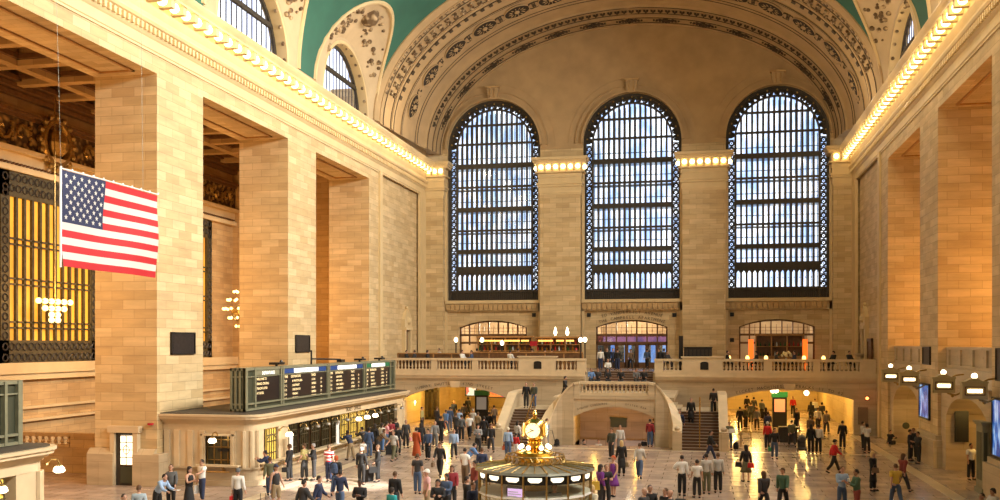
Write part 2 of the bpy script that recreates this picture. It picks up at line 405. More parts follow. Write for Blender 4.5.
# ------------------------------------------------------------------ main vault
def vault_pt(t, y, a=18.45, bb=11.9): return (XC-a*cos(t), y, Z0+bb*sin(t))
BAYS = [7.5, 21.9, 36.3, 50.7, 65.1]; BW = 5.9; TP = radians(33.4)
def tmin(y):
    for c in BAYS:
        if abs(y-c) < BW: return TP*sqrt(max(0, 1-((y-c)/BW)**2))
    return 0.
ys = [YN, 13.5]
for c in BAYS: ys += [c-BW*cos(pi*k/18) for k in range(19)]
ys = sorted(set([round(y, 4) for y in ys]+[70.8]))
b = MB(); NV = 40
vs = []
for y in ys:
    t0 = tmin(y)-(.045 if tmin(y) == 0 else 0)
    for j in range(NV+1):
        t = t0+(pi-2*t0)*j/NV; vs.append(vault_pt(t, y))
fs = [(i*(NV+1)+j, i*(NV+1)+j+1, (i+1)*(NV+1)+j+1, (i+1)*(NV+1)+j) for i in range(len(ys)-1) for j in range(NV)]
b.add(vs, fs); struct(b.build('ceiling', 'turq', smooth=True))

# lunettes: penetrating cream vaults with a window each
wn = 1
def lunette(c, side, idx):
    s = fl(side); x0 = XL if side == 'L' else XR
    def vp(ph, k=1.):
        t = TP*sin(ph)*k; x, y, z = vault_pt(t, c-BW*cos(ph)*k)
        return (x if side == 'L' else 2*XC-x, y, z)
    R = 4.55; ZL = Z0-.55
    def wp(ph, r=R): return (x0, c-r*cos(ph), ZL+.15+r*1.05*sin(ph))
    b = MB()
    NU = 28
    def fn(u, v):
        ph = pi*u; a = Vector(wp(ph)); e = Vector(vp(ph)); p = a.lerp(e, v)
        p.z += .35*sin(pi*v)*sin(ph)*(1 if v < 1 else 0); return tuple(p)
    b.m = 0; b.sheet(fn, NU, 8)
    # carved foliage in the crown of the penetration
    b.m = 1
    rnd = random.Random(idx)
    for q in range(60):
        u = .5+rnd.uniform(-.33, .33); v = rnd.uniform(.12, .8)
        p = fn(u, v); b.ball((p[0]-s*.02, p[1], p[2]-.02), rnd.uniform(.10, .24), 6, .8)
    # cartouche
    p = fn(.5, .55); b.ball(p, .75, 8, 1.0)
    b.m = 2; b.tube([vp(pi*k/36) for k in range(37)], .16, 6)
    b.m = 3
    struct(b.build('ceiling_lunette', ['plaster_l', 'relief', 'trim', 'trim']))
    # wall rib and window reveal
    w = MB()
    NU = 24
    for r0, r1, xa, xb, mi in ((R-.2, R+.02, x0, x0+s*1.0, 0),):
        w.m = 0
        for k in range(NU):
            a0, a1 = pi*k/NU, pi*(k+1)/NU
            q = [(c-r*cos(a), ZL+.15+r*sin(a)) for r, a in ((r0, a0), (r1, a0), (r1, a1), (r0, a1))]
            w.prism(q, 'x', xa, xb)
    w.box(x0, x0+s*1.0, c-R, c+R, ZL-.15, ZL+.25)
    w.m = 1
    for k in range(14):   # egg-shaped drops along the reveal
        a = pi*(k+.5)/14; w.ball((x0+s*.2, c-(R-.18)*cos(a), ZL+.15+(R-.18)*sin(a)), .14, 6)
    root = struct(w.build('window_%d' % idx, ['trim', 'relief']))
    f = MB(); r = R-.18; xg = x0+s*.75
    for k in range(NU):
        a0, a1 = pi*k/NU, pi*(k+1)/NU
        f.prism([(c-q*cos(a), ZL+.2+q*sin(a)) for q, a in ((r-.28, a0), (r, a0), (r, a1), (r-.28, a1))], 'x', xg-.08, xg+.08)
    y = c-r+.5
    while y < c+r-.3:
        hgt = sqrt(max(0, (r-.1)**2-(y-c)**2)); f.box(xg-.02, xg+.02, y-.045, y+.045, ZL+.2, ZL+.2+hgt); y += .62
    hw = sqrt(r*r-2.3**2); f.box(xg-.1, xg+.1, c-hw, c+hw, ZL+2.35, ZL+2.62); f.box(xg-.1, xg+.1, c-r, c+r, ZL+.1, ZL+.35)
    f.build('glazing_bars', 'bronze', root)
    g = MB(); g.prism([(c-(r-.05)*cos(pi*k/NU), ZL+.2+(r-.05)*sin(pi*k/NU)) for k in range(NU+1)], 'x', xg+s*.12, xg+s*.14)
    g.build('pane', 'glass_s', root)
    # spandrel wall outside the window, above the cornice
    sp = MB()
    poly = [(c-7.2, ZL-.2), (c-R+.02, ZL-.2)]+[(c-(R-.02)*cos(pi*k/NU), ZL+.15+(R-.02)*sin(pi*k/NU)) for k in range(NU+1)]+[(c+R-.02, ZL-.2), (c+7.2, ZL-.2), (c+7.2, 34), (c-7.2, 34)]
    sp.prism(poly, 'x', x0+s*.02, x0+s*.6)
    struct(sp.build('wall_lunette', 'plaster_l'))
k = 1
for side in 'LR':
    for c in BAYS[2:]: lunette(c, side, k); k += 1

# end barrel with its ornament bands, and the tympanum wall
def ringpt(t, y):
    f = (y-70.8)/(YW-70.8); return (XC-(18.45-.95*f)*cos(t), y, Z0+(11.9-.73*f)*sin(t))
def ring_off(t, y, d):   # d inward
    f = (y-70.8)/(YW-70.8); a = 18.45-.95*f-d; bb = 11.9-.73*f-d; return (XC-a*cos(t), y, Z0+bb*sin(t))
prof = [(70.6, -.35), (70.6, .12), (71.15, .18), (71.5, .18), (71.5, 0), (71.8, 0), (71.8, .1), (72.0, .1), (72.0, 0), (74.3, 0), (74.3, .1), (74.55, .1), (74.55, 0),
        (76.3, 0), (76.3, .08), (76.5, .08), (76.5, 0), (80.0, 0), (80.0, .05), (80.2, .08), (80.2, 0), (81.6, 0), (82.0, .12), (82.1, .3), (83.3, .3), (83.4, .12), (83.6, .12), (83.6, .45), (83.85, .45), (83.85, .4), (85.1, .4), (85.15, .52), (85.4, .52), (86.0, .52)]
b = MB(); NT = 72
vs = []; fs = []
for (y, d) in prof:
    for j in range(NT+1): vs.append(ring_off(pi*j/NT, y, d))
for i in range(len(prof)-1):
    for j in range(NT): fs.append((i*(NT+1)+j, i*(NT+1)+j+1, (i+1)*(NT+1)+j+1, (i+1)*(NT+1)+j))
b.add(vs, fs); root = struct(b.build('ceiling_west_arch', 'plaster', smooth=True))
def norm_t(t, y):
    p = Vector(ring_off(t, y, 0)); q = Vector(ring_off(t, y, .5)); return (q-p).normalized()
def arc_ts(y, step, t0=.05):
    """parameters equally spaced by arc length, symmetric about the crown"""
    N = 400; ts = [pi*i/N for i in range(N+1)]; cum = [0]
    for i in range(N): cum.append(cum[-1]+(Vector(ringpt(ts[i+1], y))-Vector(ringpt(ts[i], y))).length)
    L = cum[-1]; n = int(L*(1-2*t0)/step); out = []
    for k_ in range(n+1):
        tgt = L/2+(k_-n/2)*step
        i = next(i for i in range(N) if cum[i+1] >= tgt); f = (tgt-cum[i])/(cum[i+1]-cum[i]); out.append(ts[i]+(ts[i+1]-ts[i])*f)
    return out
def rosette_mesh():
    m = MB()
    m.m = 1
    m.lathe([(1.0, .0), (1.0, -.08), (.96, -.10), (.93, -.05), (.93, 0)], (0, 0, 0), 24)
    m.m = 0
    m.lathe([(.93, .06), (.93, -.03), (.02, -.03)], (0, 0, 0), 24)
    m.m = 1
    for k in range(12):
        a = 2*pi*k/12
        m.add([(x*cos(a)-y*sin(a), x*sin(a)+y*cos(a), z) for x, y, z in ((.34, -.02, -.05), (.62, -.035, -.07), (.7, 0, -.09), (.62, .035, -.07), (.34, .02, -.05), (.5, 0, -.12))], [(0, 1, 5), (1, 2, 5), (2, 3, 5), (3, 4, 5), (4, 0, 5)])
    m.lathe([(.2, -.03), (.18, -.12), (.08, -.18)], (0, 0, 0), 10)
    return m
RM = rosette_mesh()
def place(mb, src, p, n, tdir, sx, sy):
    z = -n; x = tdir.normalized(); y = z.cross(x)
    o = len(mb.v); mb.v += [tuple(Vector(p)+x*v[0]*sx+y*v[1]*sy+z*v[2]) for v in src.v]; mb.f += [tuple(i+o for i in f) for f in src.f]; mb.mi += src.mi
def orn(yc, step, fn, name, mats, off=.0, t0=.05):
    mb = MB()
    for i, t in enumerate(arc_ts(yc, step, t0)):
        p = Vector(ring_off(t, yc, off)); td = Vector(ringpt(t+.01, yc))-Vector(ringpt(t-.01, yc)); fn(mb, p, norm_t(t, yc), td, i)
    mb.build(name, mats, root, smooth=False)
# medallions, each a part
base = None
for i, t in enumerate(arc_ts(78.2, 2.96, .03)):
    p = Vector(ring_off(t, 78.2, .02)); td = Vector(ringpt(t+.01, 78.2))-Vector(ringpt(t-.01, 78.2)); n = norm_t(t, 78.2)
    mb = MB(); place(mb, RM, p, n, td, 1.12, 1.3); mb.build('medallion', ['meddark', 'plaster'], root)
def scroll(mb, p, n, td, i):    # pair of leaf scrolls between medallions
    x = td.normalized(); y = Vector((0, 1, 0))
    for sx in (-1, 1):
        for sy in (-1, 1):
            mb.m = 0
            mb.tube([p+n*.05+x*(sx*(.15+.28*cos(a)))+y*(sy*(.30+.28*sin(a))) for a in [q*.9 for q in range(6)]], .07, 5)
    mb.ball(p+n*.05, .16, 6)
orn(78.2, 2.96, lambda mb, p, n, td, i: scroll(mb, p+td.normalized()*1.48, n, td, i), 'scroll_band', ['dkrel'], .0, .05)
def leaf(mb, p, n, td, i):
    x = td.normalized()*.62; y = Vector((0, .62, 0)); w = .42
    q = [p+x*a+y*c+n*h for a, c, h in ((-.38, -.5, .02), (0, -.28, .10), (.38, -.5, .02), (.2, .1, .12), (.34, .5, .02), (0, .55, .1), (-.34, .5, .02), (-.2, .1, .12))]
    mb.add(q, [tuple(range(8))]); 
    for a_, c_ in ((-.2, -.2), (.2, -.2), (0, .25)): mb.ball(p+x*a_+y*c_+n*.08, .11, 5)
orn(82.7, .62, leaf, 'leaf_band', ['dkrel'], .3)
orn(73.15, .72, leaf, 'outer_leaf_band', ['relief'], .02)
def palm(mb, p, n, td, i):
    x = td.normalized(); y = Vector((0, 1, 0))
    for s_ in (-1, 1):
        for q in range(4): mb.ball(p+x*s_*(.25+.27*q)+n*.07, .17-.025*q, 6)
        mb.tube([p+x*s_*(.2+.12*q)+y*(.30*cos(q*1.1))+n*.06 for q in range(7)], .05, 5)
    mb.lathe([(.42, 0), (.3, .1), (.1, .14)], tuple(p), 8)
    for s_ in (-1, 1): mb.ball(p+y*s_*.33+n*.06, .16, 6)
orn(73.8, .72, leaf, 'second_leaf_band', ['relief'], .02)
lb = MB()
for yy, dd in ((76.3, .09), (80.1, .09), (82.05, .32), (83.35, .32), (83.95, .46), (85.05, .46), (74.8, .04), (74.1, .04), (72.6, .04), (76.65, .02), (79.75, .02)):
    lb.tube([tuple(Vector(ring_off(pi*k/90, yy, dd))) for k in range(91)], .035, 4, False)
lb.build('groove_lines', 'dkrel', root)
orn(84.5, 3.25, palm, 'palmette_band', ['dkrel'], .4)
def dent(mb, p, n, td, i):
    x = td.normalized()*.16; y = Vector((0, .22, 0)); h = n*.1
    q = [p-x-y, p+x-y, p+x+y, p-x+y]; mb.add(q+[v+h for v in q], [(3, 2, 1, 0), (4, 5, 6, 7), (0, 1, 5, 4), (1, 2, 6, 5), (2, 3, 7, 6), (3, 0, 4, 7)])
orn(75.0, .75, dent, 'dentil_band', ['dkrel'], .02); orn(72.15, .55, dent, 'outer_dentil_band', ['relief'], 0.02)

# west wall with three great windows
WX = [-18.5, -6.1, 6.2]; WR = 4.28; WZB = 10.43; WZS = 24.25
PX = [-12.32, .07]
def arch_poly(cx, r, zb, zs, n=24): return [(cx-r, zb)]+[(cx-r*cos(pi*k/n), zs+r*sin(pi*k/n)) for k in range(n+1)]+[(cx+r, zb)]
def seg_arch(cx, hw, zs, zt, n=14):     # points left to right of a segmental head
    rise = zt-zs; R = (hw*hw+rise*rise)/(2*rise); a = asin(hw/R)
    return [(cx+R*sin(-a+2*a*k/n), zt-R+R*cos(-a+2*a*k/n)) for k in range(n+1)]
b = MB()
def vslab(mb, x0, x1, holes, zb, ztop, ya, yb):
    """wall strip x0..x1 with arched hole cx,r per strip: drawn as one polygon"""
    poly = [(x0, zb)]
    mb.prism(poly, 'y', ya, yb)
edges = [XL-.5, (WX[0]+WX[1])/2, (WX[1]+WX[2])/2, XR+.5]
for i, cx in enumerate(WX):
    x0, x1 = edges[i], edges[i+1]
    n = 24; arc = [(cx-WR*cos(pi*k/n), WZS+WR*sin(pi*k/n)) for k in range(n+1)]
    # left and right of the opening as quads strips up to z=36
    b.box(x0, cx-WR, YW-.5, YW+1.2, 9.4, WZS); b.box(cx+WR, x1, YW-.5, YW+1.2, 9.4, WZS)
    b.prism([(x0, WZS)]+arc+[(x1, WZS), (x1, 36.5), (x0, 36.5)], 'y', YW-.5, YW+1.2)
    b.box(cx-WR, cx+WR, YW-.5, YW+1.2, 9.4, WZB)
    # below: portal
    hw, zs, zt = 3.12, 8.0, 8.63
    px = [-18.57, -6.14, 6.13][i]
    sa = seg_arch(px, hw, zs, zt)
    b.prism([(x0, BF), (px-hw, BF)]+sa+[(px+hw, BF), (x1, BF), (x1, 9.4), (x0, 9.4)], 'y', YW-.5, YW+1.2)
b.box(XL-.5, XR+.5, YW-.5, YW+1.2, 3.9, BF)
ww = struct(b.build('wall_back', 'stone'))
b = MB()      # tympanum is plain plaster: thin skin over the upper wall
for i, cx in enumerate(WX):
    x0, x1 = edges[i], edges[i+1]; n = 24
    arc = [(cx-(WR+.02)*cos(pi*k/n), WZS+(WR+.02)*sin(pi*k/n)) for k in range(n+1)]
    b.prism([(x0, WZS-.4), (cx-WR-.02, WZS-.4)]+arc+[(cx+WR+.02, WZS-.4), (x1, WZS-.4), (x1, 36.4), (x0, 36.4)], 'y', YW-.56, YW-.5)
struct(b.build('wall_back_tympanum', 'plaster'))
# archivolts and keystones
b = MB()
for cx in WX:
    n = 32
    for r0, r1, d in ((WR, WR+.18, .28), (WR+.18, WR+.62, .04), (WR+.62, WR+.7, .12), (WR+1.3, WR+1.36, .03)):
        for k in range(n):
            a0, a1 = pi*k/n, pi*(k+1)/n
            b.prism([(cx-q*cos(a), WZS+q*sin(a)) for q, a in ((r0, a0), (r1, a0), (r1, a1), (r0, a1))], 'y', YW-.56-d, YW-.5)
    zk = WZS+WR
    b.prism([(cx-.40, zk-.05), (cx+.40, zk-.05), (cx+.52, zk+1.0), (cx-.52, zk+1.0)], 'y', YW-.95, YW-.5)
    b.m = 1; b.box(cx-.62, cx+.62, YW-1.05, YW-.5, zk+1.0, zk+1.16)
    for q in (-.2, .2): b.tube([(cx+q, YW-.97, zk+.1), (cx+q, YW-.97, zk+.9)], .07, 6)
    b.m = 0
struct(b.build('trim_5', ['plaster', 'stone_warm']))
# sill mouldings with a row of carved leaves
b = MB()
for cx in WX:
    b.m = 0; b.box(cx-WR-.1, cx+WR+.1, YW-1.0, YW-.5, 10.15, WZB); b.box(cx-WR-.1, cx+WR+.1, YW-.75, YW-.5, 9.45, 10.15)
    b.m = 1; q = cx-WR+.15
    while q < cx+WR-.1:
        b.prism([(q-.16, 9.55), (q+.16, 9.55), (q+.22, 10.1), (q, 10.15), (q-.22, 10.1)], 'y', YW-.9, YW-.74); q += .44
struct(b.build('trim_6', ['trim', 'stone_warm']))

# the windows
def great_window(cx, idx):
    yf = YW
    f = MB(); n = 32; R = WR
    for r0, r1, d in ((R-.26, R, .22), (R-.88, R-.72, .16)):
        for k in range(n):
            a0, a1 = pi*k/n, pi*(k+1)/n
            f.prism([(cx-q*cos(a), WZS+q*sin(a)) for q, a in ((r0, a0), (r1, a0), (r1, a1), (r0, a1))], 'y', yf-d, yf+.1)
        for s in (-1, 1): f.box(cx+s*r0, cx+s*r1, yf-d, yf+.1, WZB, WZS)
    f.box(cx-R, cx+R, yf-.2, yf+.1, WZB, WZB+.1); f.box(cx-R+.26, cx+R-.26, yf-.02, yf+.1, WZB+.1, WZB+.75)
    f.box(cx-R, cx+R, yf-.2, yf+.1, WZB+.75, WZB+.95)
    q = cx-R+.3
    while q < cx+R-.2: f.box(q-.03, q+.03, yf-.1, yf, WZB+.1, WZB+.75); q += .17
    root = struct(f.build('window_%d' % idx, 'bronze'))
    # lattice border: chained rings between the two frames
    l = MB(); rm = R-.49
    def ringt(x, z, r): l.tube([(x+r*cos(2*pi*k/8), yf-.04, z+r*sin(2*pi*k/8)) for k in range(9)], .085, 4, False)
    z = WZB+1.2
    while z < WZS:
        for s in (-1, 1):
            ringt(cx+s*rm, z, .2); l.box(cx+s*rm-.23, cx+s*rm+.23, yf-.07, yf-.01, z+.24, z+.31)
            l.box(cx+s*rm-.05, cx+s*rm+.05, yf-.07, yf, z-.05, z+.05)
        z += .58
    k_ = 0
    for k_ in range(21):
        a = pi*(k_+.5)/21; ringt(cx-rm*cos(a), WZS+rm*sin(a), .2); ringt(cx-rm*cos(a), WZS+rm*sin(a), .09)
    for k in range(n):      # solid outer field of the arch border
        a0, a1 = pi*k/n, pi*(k+1)/n
        l.prism([(cx-q*cos(a), WZS+q*sin(a)) for q, a in ((R-.50, a0), (R-.2, a0), (R-.2, a1), (R-.50, a1))], 'y', yf-.1, yf+.05)
    for k in range(15): a = pi*(k+.5)/15; l.m = 1; l.ball((cx-(R-.3)*cos(a), yf-.18, WZS+(R-.3)*sin(a)), .09, 6)
    l.build('lattice_border', ['bronze', 'gold_d'], root)
    m = MB(); ri = R-.8; N = 15; pitch = 2*(ri-.03)/N
    for k in range(N+1):
        x = cx-ri+.03+k*pitch; hz = WZS+sqrt(max(0, ri*ri-(x-cx)**2)); w = .085
        m.box(x-w, x+w, yf-.12, yf+.08, WZB+.9, hz)
    m.build('mullion_bars', 'bronze', root)
    def chord(z): return ri if z < WZS else sqrt(max(0, ri*ri-(z-WZS)**2))
    t = MB()
    for z, h, thick in ((24.65, .09, 0), (26.35, .09, 0), (22.65, .22, 1), (20.75, .09, 0), (18.72, .2, 1), (16.8, .09, 0), (14.9, .2, 1), (13.25, .3, 1), (11.35, .06, 0)):
        w = chord(z); t.box(cx-w, cx+w, yf-.14, yf+.1, z-h, z+h)
        if not thick and z < 22: t.box(cx-w, cx+w, yf-.08, yf+.1, z-.34, z-.27)
    # small pointed heads above the bottom lights
    for k in range(N):
        x = cx-ri+.03+(k+.5)*pitch
        t.prism([(x-.16, 12.95), (x+.16, 12.95), (x+.16, 12.6), (x, 12.85), (x-.16, 12.6)], 'y', yf-.05, yf+.05)
        t.ball((x, yf-.06, 12.2), .05, 5)
    t.build('transom', 'bronze', root)
    g = MB(); g.prism(arch_poly(cx, R-.1, WZB+.2, WZS), 'y', yf+.14, yf+.16)
    g.build('pane', 'glass', root)
    # the glass catwalks between inner and outer sash, and the outer sash
    c = MB()
    for z in (22.45, 20.55, 18.5, 16.6, 14.7, 12.9): c.box(cx-3.7, cx+3.7, yf+.2, yf+1.4, z, z+.06)
    for k in range(0, 16): 
        x = cx-ri+.03+k*pitch; c.box(x-.03, x+.03, yf+1.35, yf+1.45, WZB+.3, WZS+sqrt(max(0, ri*ri-(x-cx)**2)))
    for z in (23.6, 21.6, 19.6, 17.7, 15.8, 14.0): c.box(cx-3.7, cx+3.7, yf+1.35, yf+1.45, z, z+.06)
    c.build('catwalk', 'catwalk', root)
M['catwalk'] = mat('blue_green_glass_floor', (.10, .28, .36), .3)
for i, cx in enumerate(WX): great_window(cx, 7+i)

# piers of the west wall with lamp capitals
def capital(x0, x1, y0, y1, label, nm='lamp_pier', zb=BF, sides=True):
    t = thing(nm, label, 'pier', ((x0+x1)/2, (y0+y1)/2, zb))
    b = MB(); b.box(x0, x1, y0, y1, zb, 21.6); b.box(x0-.12, x1+.12, y0-.12, y1, zb, zb+.5)
    b.build('shaft', 'stone', t)
    b = MB()
    for o, za, zz in ((.04, 19.65, 19.8), (.08, 19.8, 20.35), (.18, 20.35, 20.55), (.26, 20.55, 20.7), (.10, 20.7, 21.15), (.15, 21.15, 21.55), (.36, 21.55, 21.68), (.46, 22.32, 22.5), (.56, 22.5, 22.66), (.66, 22.66, 22.9), (.18, 21.68, 22.32)):
        b.box(x0-o, x1+o, y0-o, y1, za, zz)
    n = max(1, round((x1-x0+.3)/.62))
    xs = [x0-.15+(x1-x0+.3)*(k+.5)/n for k in range(n)]
    for k in range(n+1):
        x = x0-.15+(x1-x0+.3)*k/n; b.box(x-.09, x+.09, y0-.46, y0-.16, 21.78, 22.32)
    q = x0-.45
    while q < x1+.5: b.box(q-.06, q+.06, y0-.62, y0-.5, 22.54, 22.64); q += .25
    b.build('capital', 'trim', t)
    o = None
    for x in xs:
        if o is None:
            m = MB(); m.ball((x, y0-.38, 22.06), .205, 10); o = m.build('light_bulb', 'bulb', t, smooth=True); fx = x
        else:
            p = o.copy(); COL.objects.link(p); p.location = (x-fx, 0, 0)
    for sx, x in ((-1, x0-.36), (1, x1+.36)):
        if not sides: break
        for yy in (y0+.2,):
            p = o.copy(); COL.objects.link(p); p.location = (x-fx, yy-(y0-.38), 0)
    return t
capital(PX[0]-1.8, PX[0]+1.8, YP, YW-.3, 'stone pier between left and middle arched windows, bulbs at its capital')
capital(PX[1]-1.8, PX[1]+1.8, YP, YW-.3, 'stone pier between middle and right arched windows, bulbs at its capital')
capital(XL-.2, -22.95, YP, YW-.3, 'narrow lamp-topped corner pier left of the left arched window', sides=False)
capital(10.6, XR+.2, YP, YW-.3, 'narrow lamp-topped corner pier right of the right arched window', sides=False)
# narrow gold-lit strips beside windows
b = MB()
for x in (-22.9, -14.25, -10.35, -1.85, 2.0, 10.5): b.box(x-.12, x+.12, YW-.75, YW-.5, BF, 22)
struct(b.build('trim_7', 'trim'))


# ------------------------------------------------------------------ east wall behind the photographer, its three windows open to the sky
b = MB()
for i, cx in enumerate(WX):
    x0, x1 = edges[i], edges[i+1]; n = 24
    arc = [(cx-WR*cos(pi*k/n), WZS+WR*sin(pi*k/n)) for k in range(n+1)]
    b.box(x0, cx-WR, YN-1, YN, 0, WZS); b.box(cx+WR, x1, YN-1, YN, 0, WZS)
    b.prism([(x0, WZS)]+arc+[(x1, WZS), (x1, 37), (x0, 37)], 'y', YN-1, YN)
    b.box(cx-WR, cx+WR, YN-1, YN, 0, WZB)
b.box(-38, XL-.4, YN-1, YN, 0, 25); b.box(XR+.4, 19.2, YN-1, YN, 0, 25)
struct(b.build('wall_front', 'stone'))
for i, cx in enumerate(WX):
    f = MB()
    for k in range(16): x = cx-WR+.3+k*(2*WR-.6)/15; f.box(x-.07, x+.07, YN-.5, YN-.4, WZB, WZS+sqrt(max(0, WR*WR-(x-cx)**2)))
    for z in (13.25, 14.9, 18.7, 22.6): f.box(cx-WR, cx+WR, YN-.55, YN-.35, z-.2, z+.2)
    w_ = struct(f.build('window_%d' % (10+i), 'bronze'))
    g = MB(); g.prism(arch_poly(cx, WR, WZB, WZS), 'y', YN-.7, YN-.68); g.build('pane', 'eastglass', w_)
# ================================================================== left passage wall: bronze window, entablature, balustrade
XB = -37.3
def pas_window(c, idx):
    y0, y1, z0, z1 = c-4.3, c+4.3, 5.5, 16.0
    f = MB()
    for a, d in ((y0, y0+.65), (y1-.65, y1)): f.box(XB, XB+.22, a, d, z0, z1)
    f.box(XB, XB+.22, y0, y1, z0, z0+1.25); f.box(XB, XB+.22, y0, y1, z1-1.35, z1)
    root = struct(f.build('window_%d' % idx, 'bronze_g'))
    o = MB()
    y = y0+.32
    while y < y1:
        for z in (z0+.3, z0+.9, z1-.3, z1-.9): o.tube([(XB+.25, y+.2*cos(2*pi*k/8), z+.2*sin(2*pi*k/8)) for k in range(9)], .045, 4, False)
        y += .52
    z = z0+1.5
    while z < z1-1.2:
        for y in (y0+.32, y1-.32): o.tube([(XB+.25, y+.2*cos(2*pi*k/8), z+.2*sin(2*pi*k/8)) for k in range(9)], .045, 4, False)
        z += .52
    o.build('lattice_border', 'bronze', root)
    m = MB(); y = y0+.65
    while y <= y1-.6: m.box(XB+.02, XB+.2, y-.085, y+.085, z0, z1-1.2); y += .66
    for z in (7.6, 10.0, 12.2):
        for q in (-.16, .16): m.box(XB+.02, XB+.2, y0+.3, y1-.3, z+q-.05, z+q+.05)
    m.build('mullion_bars', 'bronze_g', root)
    g = MB(); g.box(XB+.01, XB+.04, y0+.3, y1-.3, z0+1.2, z1-1.3); g.build('pane', 'amberglass', root)
pas_window(50.0, 13); pas_window(64.4, 14); pas_window(35.6, 15)
b = MB()
b.m = 0
b.box(XB, XB+.5, 12, 72.5, 4.9, 5.5); b.box(XB, XB+.35, 12, 72.5, 4.55, 4.9); b.box(XB, XB+.22, 12, 72.5, 2.9, 3.05); b.box(XB, XB+.3, 12, 72.5, 2.2, 2.35)
b.box(XB, XB+.35, 12, 72.5, 16.05, 16.35); b.box(XB, XB+.2, 12, 72.5, 16.35, 17.1); b.box(XB, XB+.6, 12, 72.5, 17.1, 17.35)
b.m = 1; b.box(XB, XB+.35, 12, 72.5, 19.05, 19.25); b.box(XB, XB+.6, 12, 72.5, 19.25, 19.4)
y = 12.
while y < 72: b.box(XB+.1, XB+.4, y, y+.12, 16.42, 16.52); y += .3
b.m = 2; b.box(XB, XB+.25, 12, 72.5, 17.35, 19.05)
b.m = 1
for z, o in ((20.2, .4), (20.5, .8), (20.8, 1.1)): b.box(XB, XB+o, 12, 72.5, z, z+.25)
for c in (42.8, 57.2, 28.5):     # pilaster between windows
    b.m = 0; b.box(XB, XB+.3, c-2.2, c-1.5, 5.5, 16.1); b.box(XB, XB+.3, c+1.5, c+2.2, 5.5, 16.1)
    b.box(XB, XB+.45, c-2.35, c-1.35, 15.4, 16.1); b.box(XB, XB+.45, c+1.35, c+2.35, 15.4, 16.1)
struct(b.build('trim_8', ['trim', 'wood', 'relief_g']))
# running scroll carving with a cartouche over each window
b = MB()
for c in (50.0, 35.6, 64.4):
    b.tube([(XB+.45, c+1.15*cos(2*pi*k/20), 18.2+1.25*sin(2*pi*k/20)) for k in range(21)], .2, 6, False)
    b.ball((XB+.4, c, 18.2), .75, 10, 1.1)
    for k in range(16): a = 2*pi*k/16; b.ball((XB+.5, c+1.5*cos(a), 18.2+1.5*sin(a)), .22, 6)
for q in range(34):
    y = 22+q*1.48
    if min(abs(y-c) for c in (50.0, 35.6, 64.4)) < 2: continue
    s_ = 1 if q % 2 else -1
    b.tube([(XB+.35, y+(.62-.07*k)*cos(k*.75), 18.2+s_*(.62-.07*k)*sin(k*.75)) for k in range(9)], [.13-.008*k for k in range(9)], 5)
    for k in range(4): b.ball((XB+.34, y+.74, 17.75+.3*k), .14, 5)
struct(b.build('trim_9', 'gold_d'))

# low balustrade wall in the left passage
def baluster_mesh(h, r=.075):
    m = MB(); m.lathe([(r*.9, 0), (r*.9, h*.06), (r*.5, h*.1), (r*.75, h*.2), (r*1.05, h*.32), (r*.85, h*.48), (r*.45, h*.72), (r*.5, h*.86), (r*.9, h*.93), (r*.9, h)], (0, 0, 0), 8); return m
def balustrade(name, label, pts, z0, z1, mats=('trim_lo', 'trim_lo'), ends=(), sp=.27, pl=.16, cap=.18, th=.42, group=None, br=.085):
    """pts: list of segments ((x,y),(x,y),'b'|'s'): b with balusters, s solid"""
    (xa, ya) = pts[0][0]; (xb, yb) = pts[-1][1]
    t = thing(name, label, 'balustrade', ((xa+xb)/2, (ya+yb)/2, z0), group)
    c = MB(); p = MB(); so = MB(); proto = None
    for (a, e, k) in pts:
        a = Vector((*a, 0)); e = Vector((*e, 0)); d = (e-a); L = d.length; d.normalize(); n = Vector((-d.y, d.x, 0))
        def bar(mb, w, za, zb, ext=0):
            q = [a-d*ext-n*w/2, e+d*ext-n*w/2, e+d*ext+n*w/2, a-d*ext+n*w/2]
            mb.add([(v.x, v.y, za) for v in q]+[(v.x, v.y, zb) for v in q], [(3, 2, 1, 0), (4, 5, 6, 7), (0, 1, 5, 4), (1, 2, 6, 5), (2, 3, 7, 6), (3, 0, 4, 7)])
        bar(c, th, z1-cap, z1-.04, .02); bar(c, th*.85, z1-.04, z1, 0)
        bar(p, th, z0, z0+pl, .02)
        if k == 's': so = MB(); bar(so, th*.8, z0+pl, z1-cap); so.build('pedestal', mats[0], t)
        else:
            nb = max(1, int(L/sp))
            for i in range(nb):
                q = a+d*(L*(i+.5)/nb)
                if proto is None:
                    m = baluster_mesh(z1-cap-z0-pl, br); proto = m.build('baluster', mats[1], None, True); proto.parent = t
                    o = proto
                else: o = proto.copy(); COL.objects.link(o)
                o.location = (q.x-t.location.x, q.y-t.location.y, pl)
    c.build('handrail', mats[0], t); p.build('plinth', mats[0], t)
    return t
b = MB(); b.box(-37.3, -28.1, 43.8, 44.4, 0, 1.25); struct(b.build('wall_ramp', 'stone_warm'))
balustrade('balustrade', 'stone balustrade in the shadowed passage left of the lit door', [((-37.2, 44.1), (-31.6, 44.1), 'b'), ((-31.6, 44.1), (-28.2, 44.1), 's')], 1.25, 2.0, ('stone_warm', 'stone_warm'), sp=.36, br=.11)

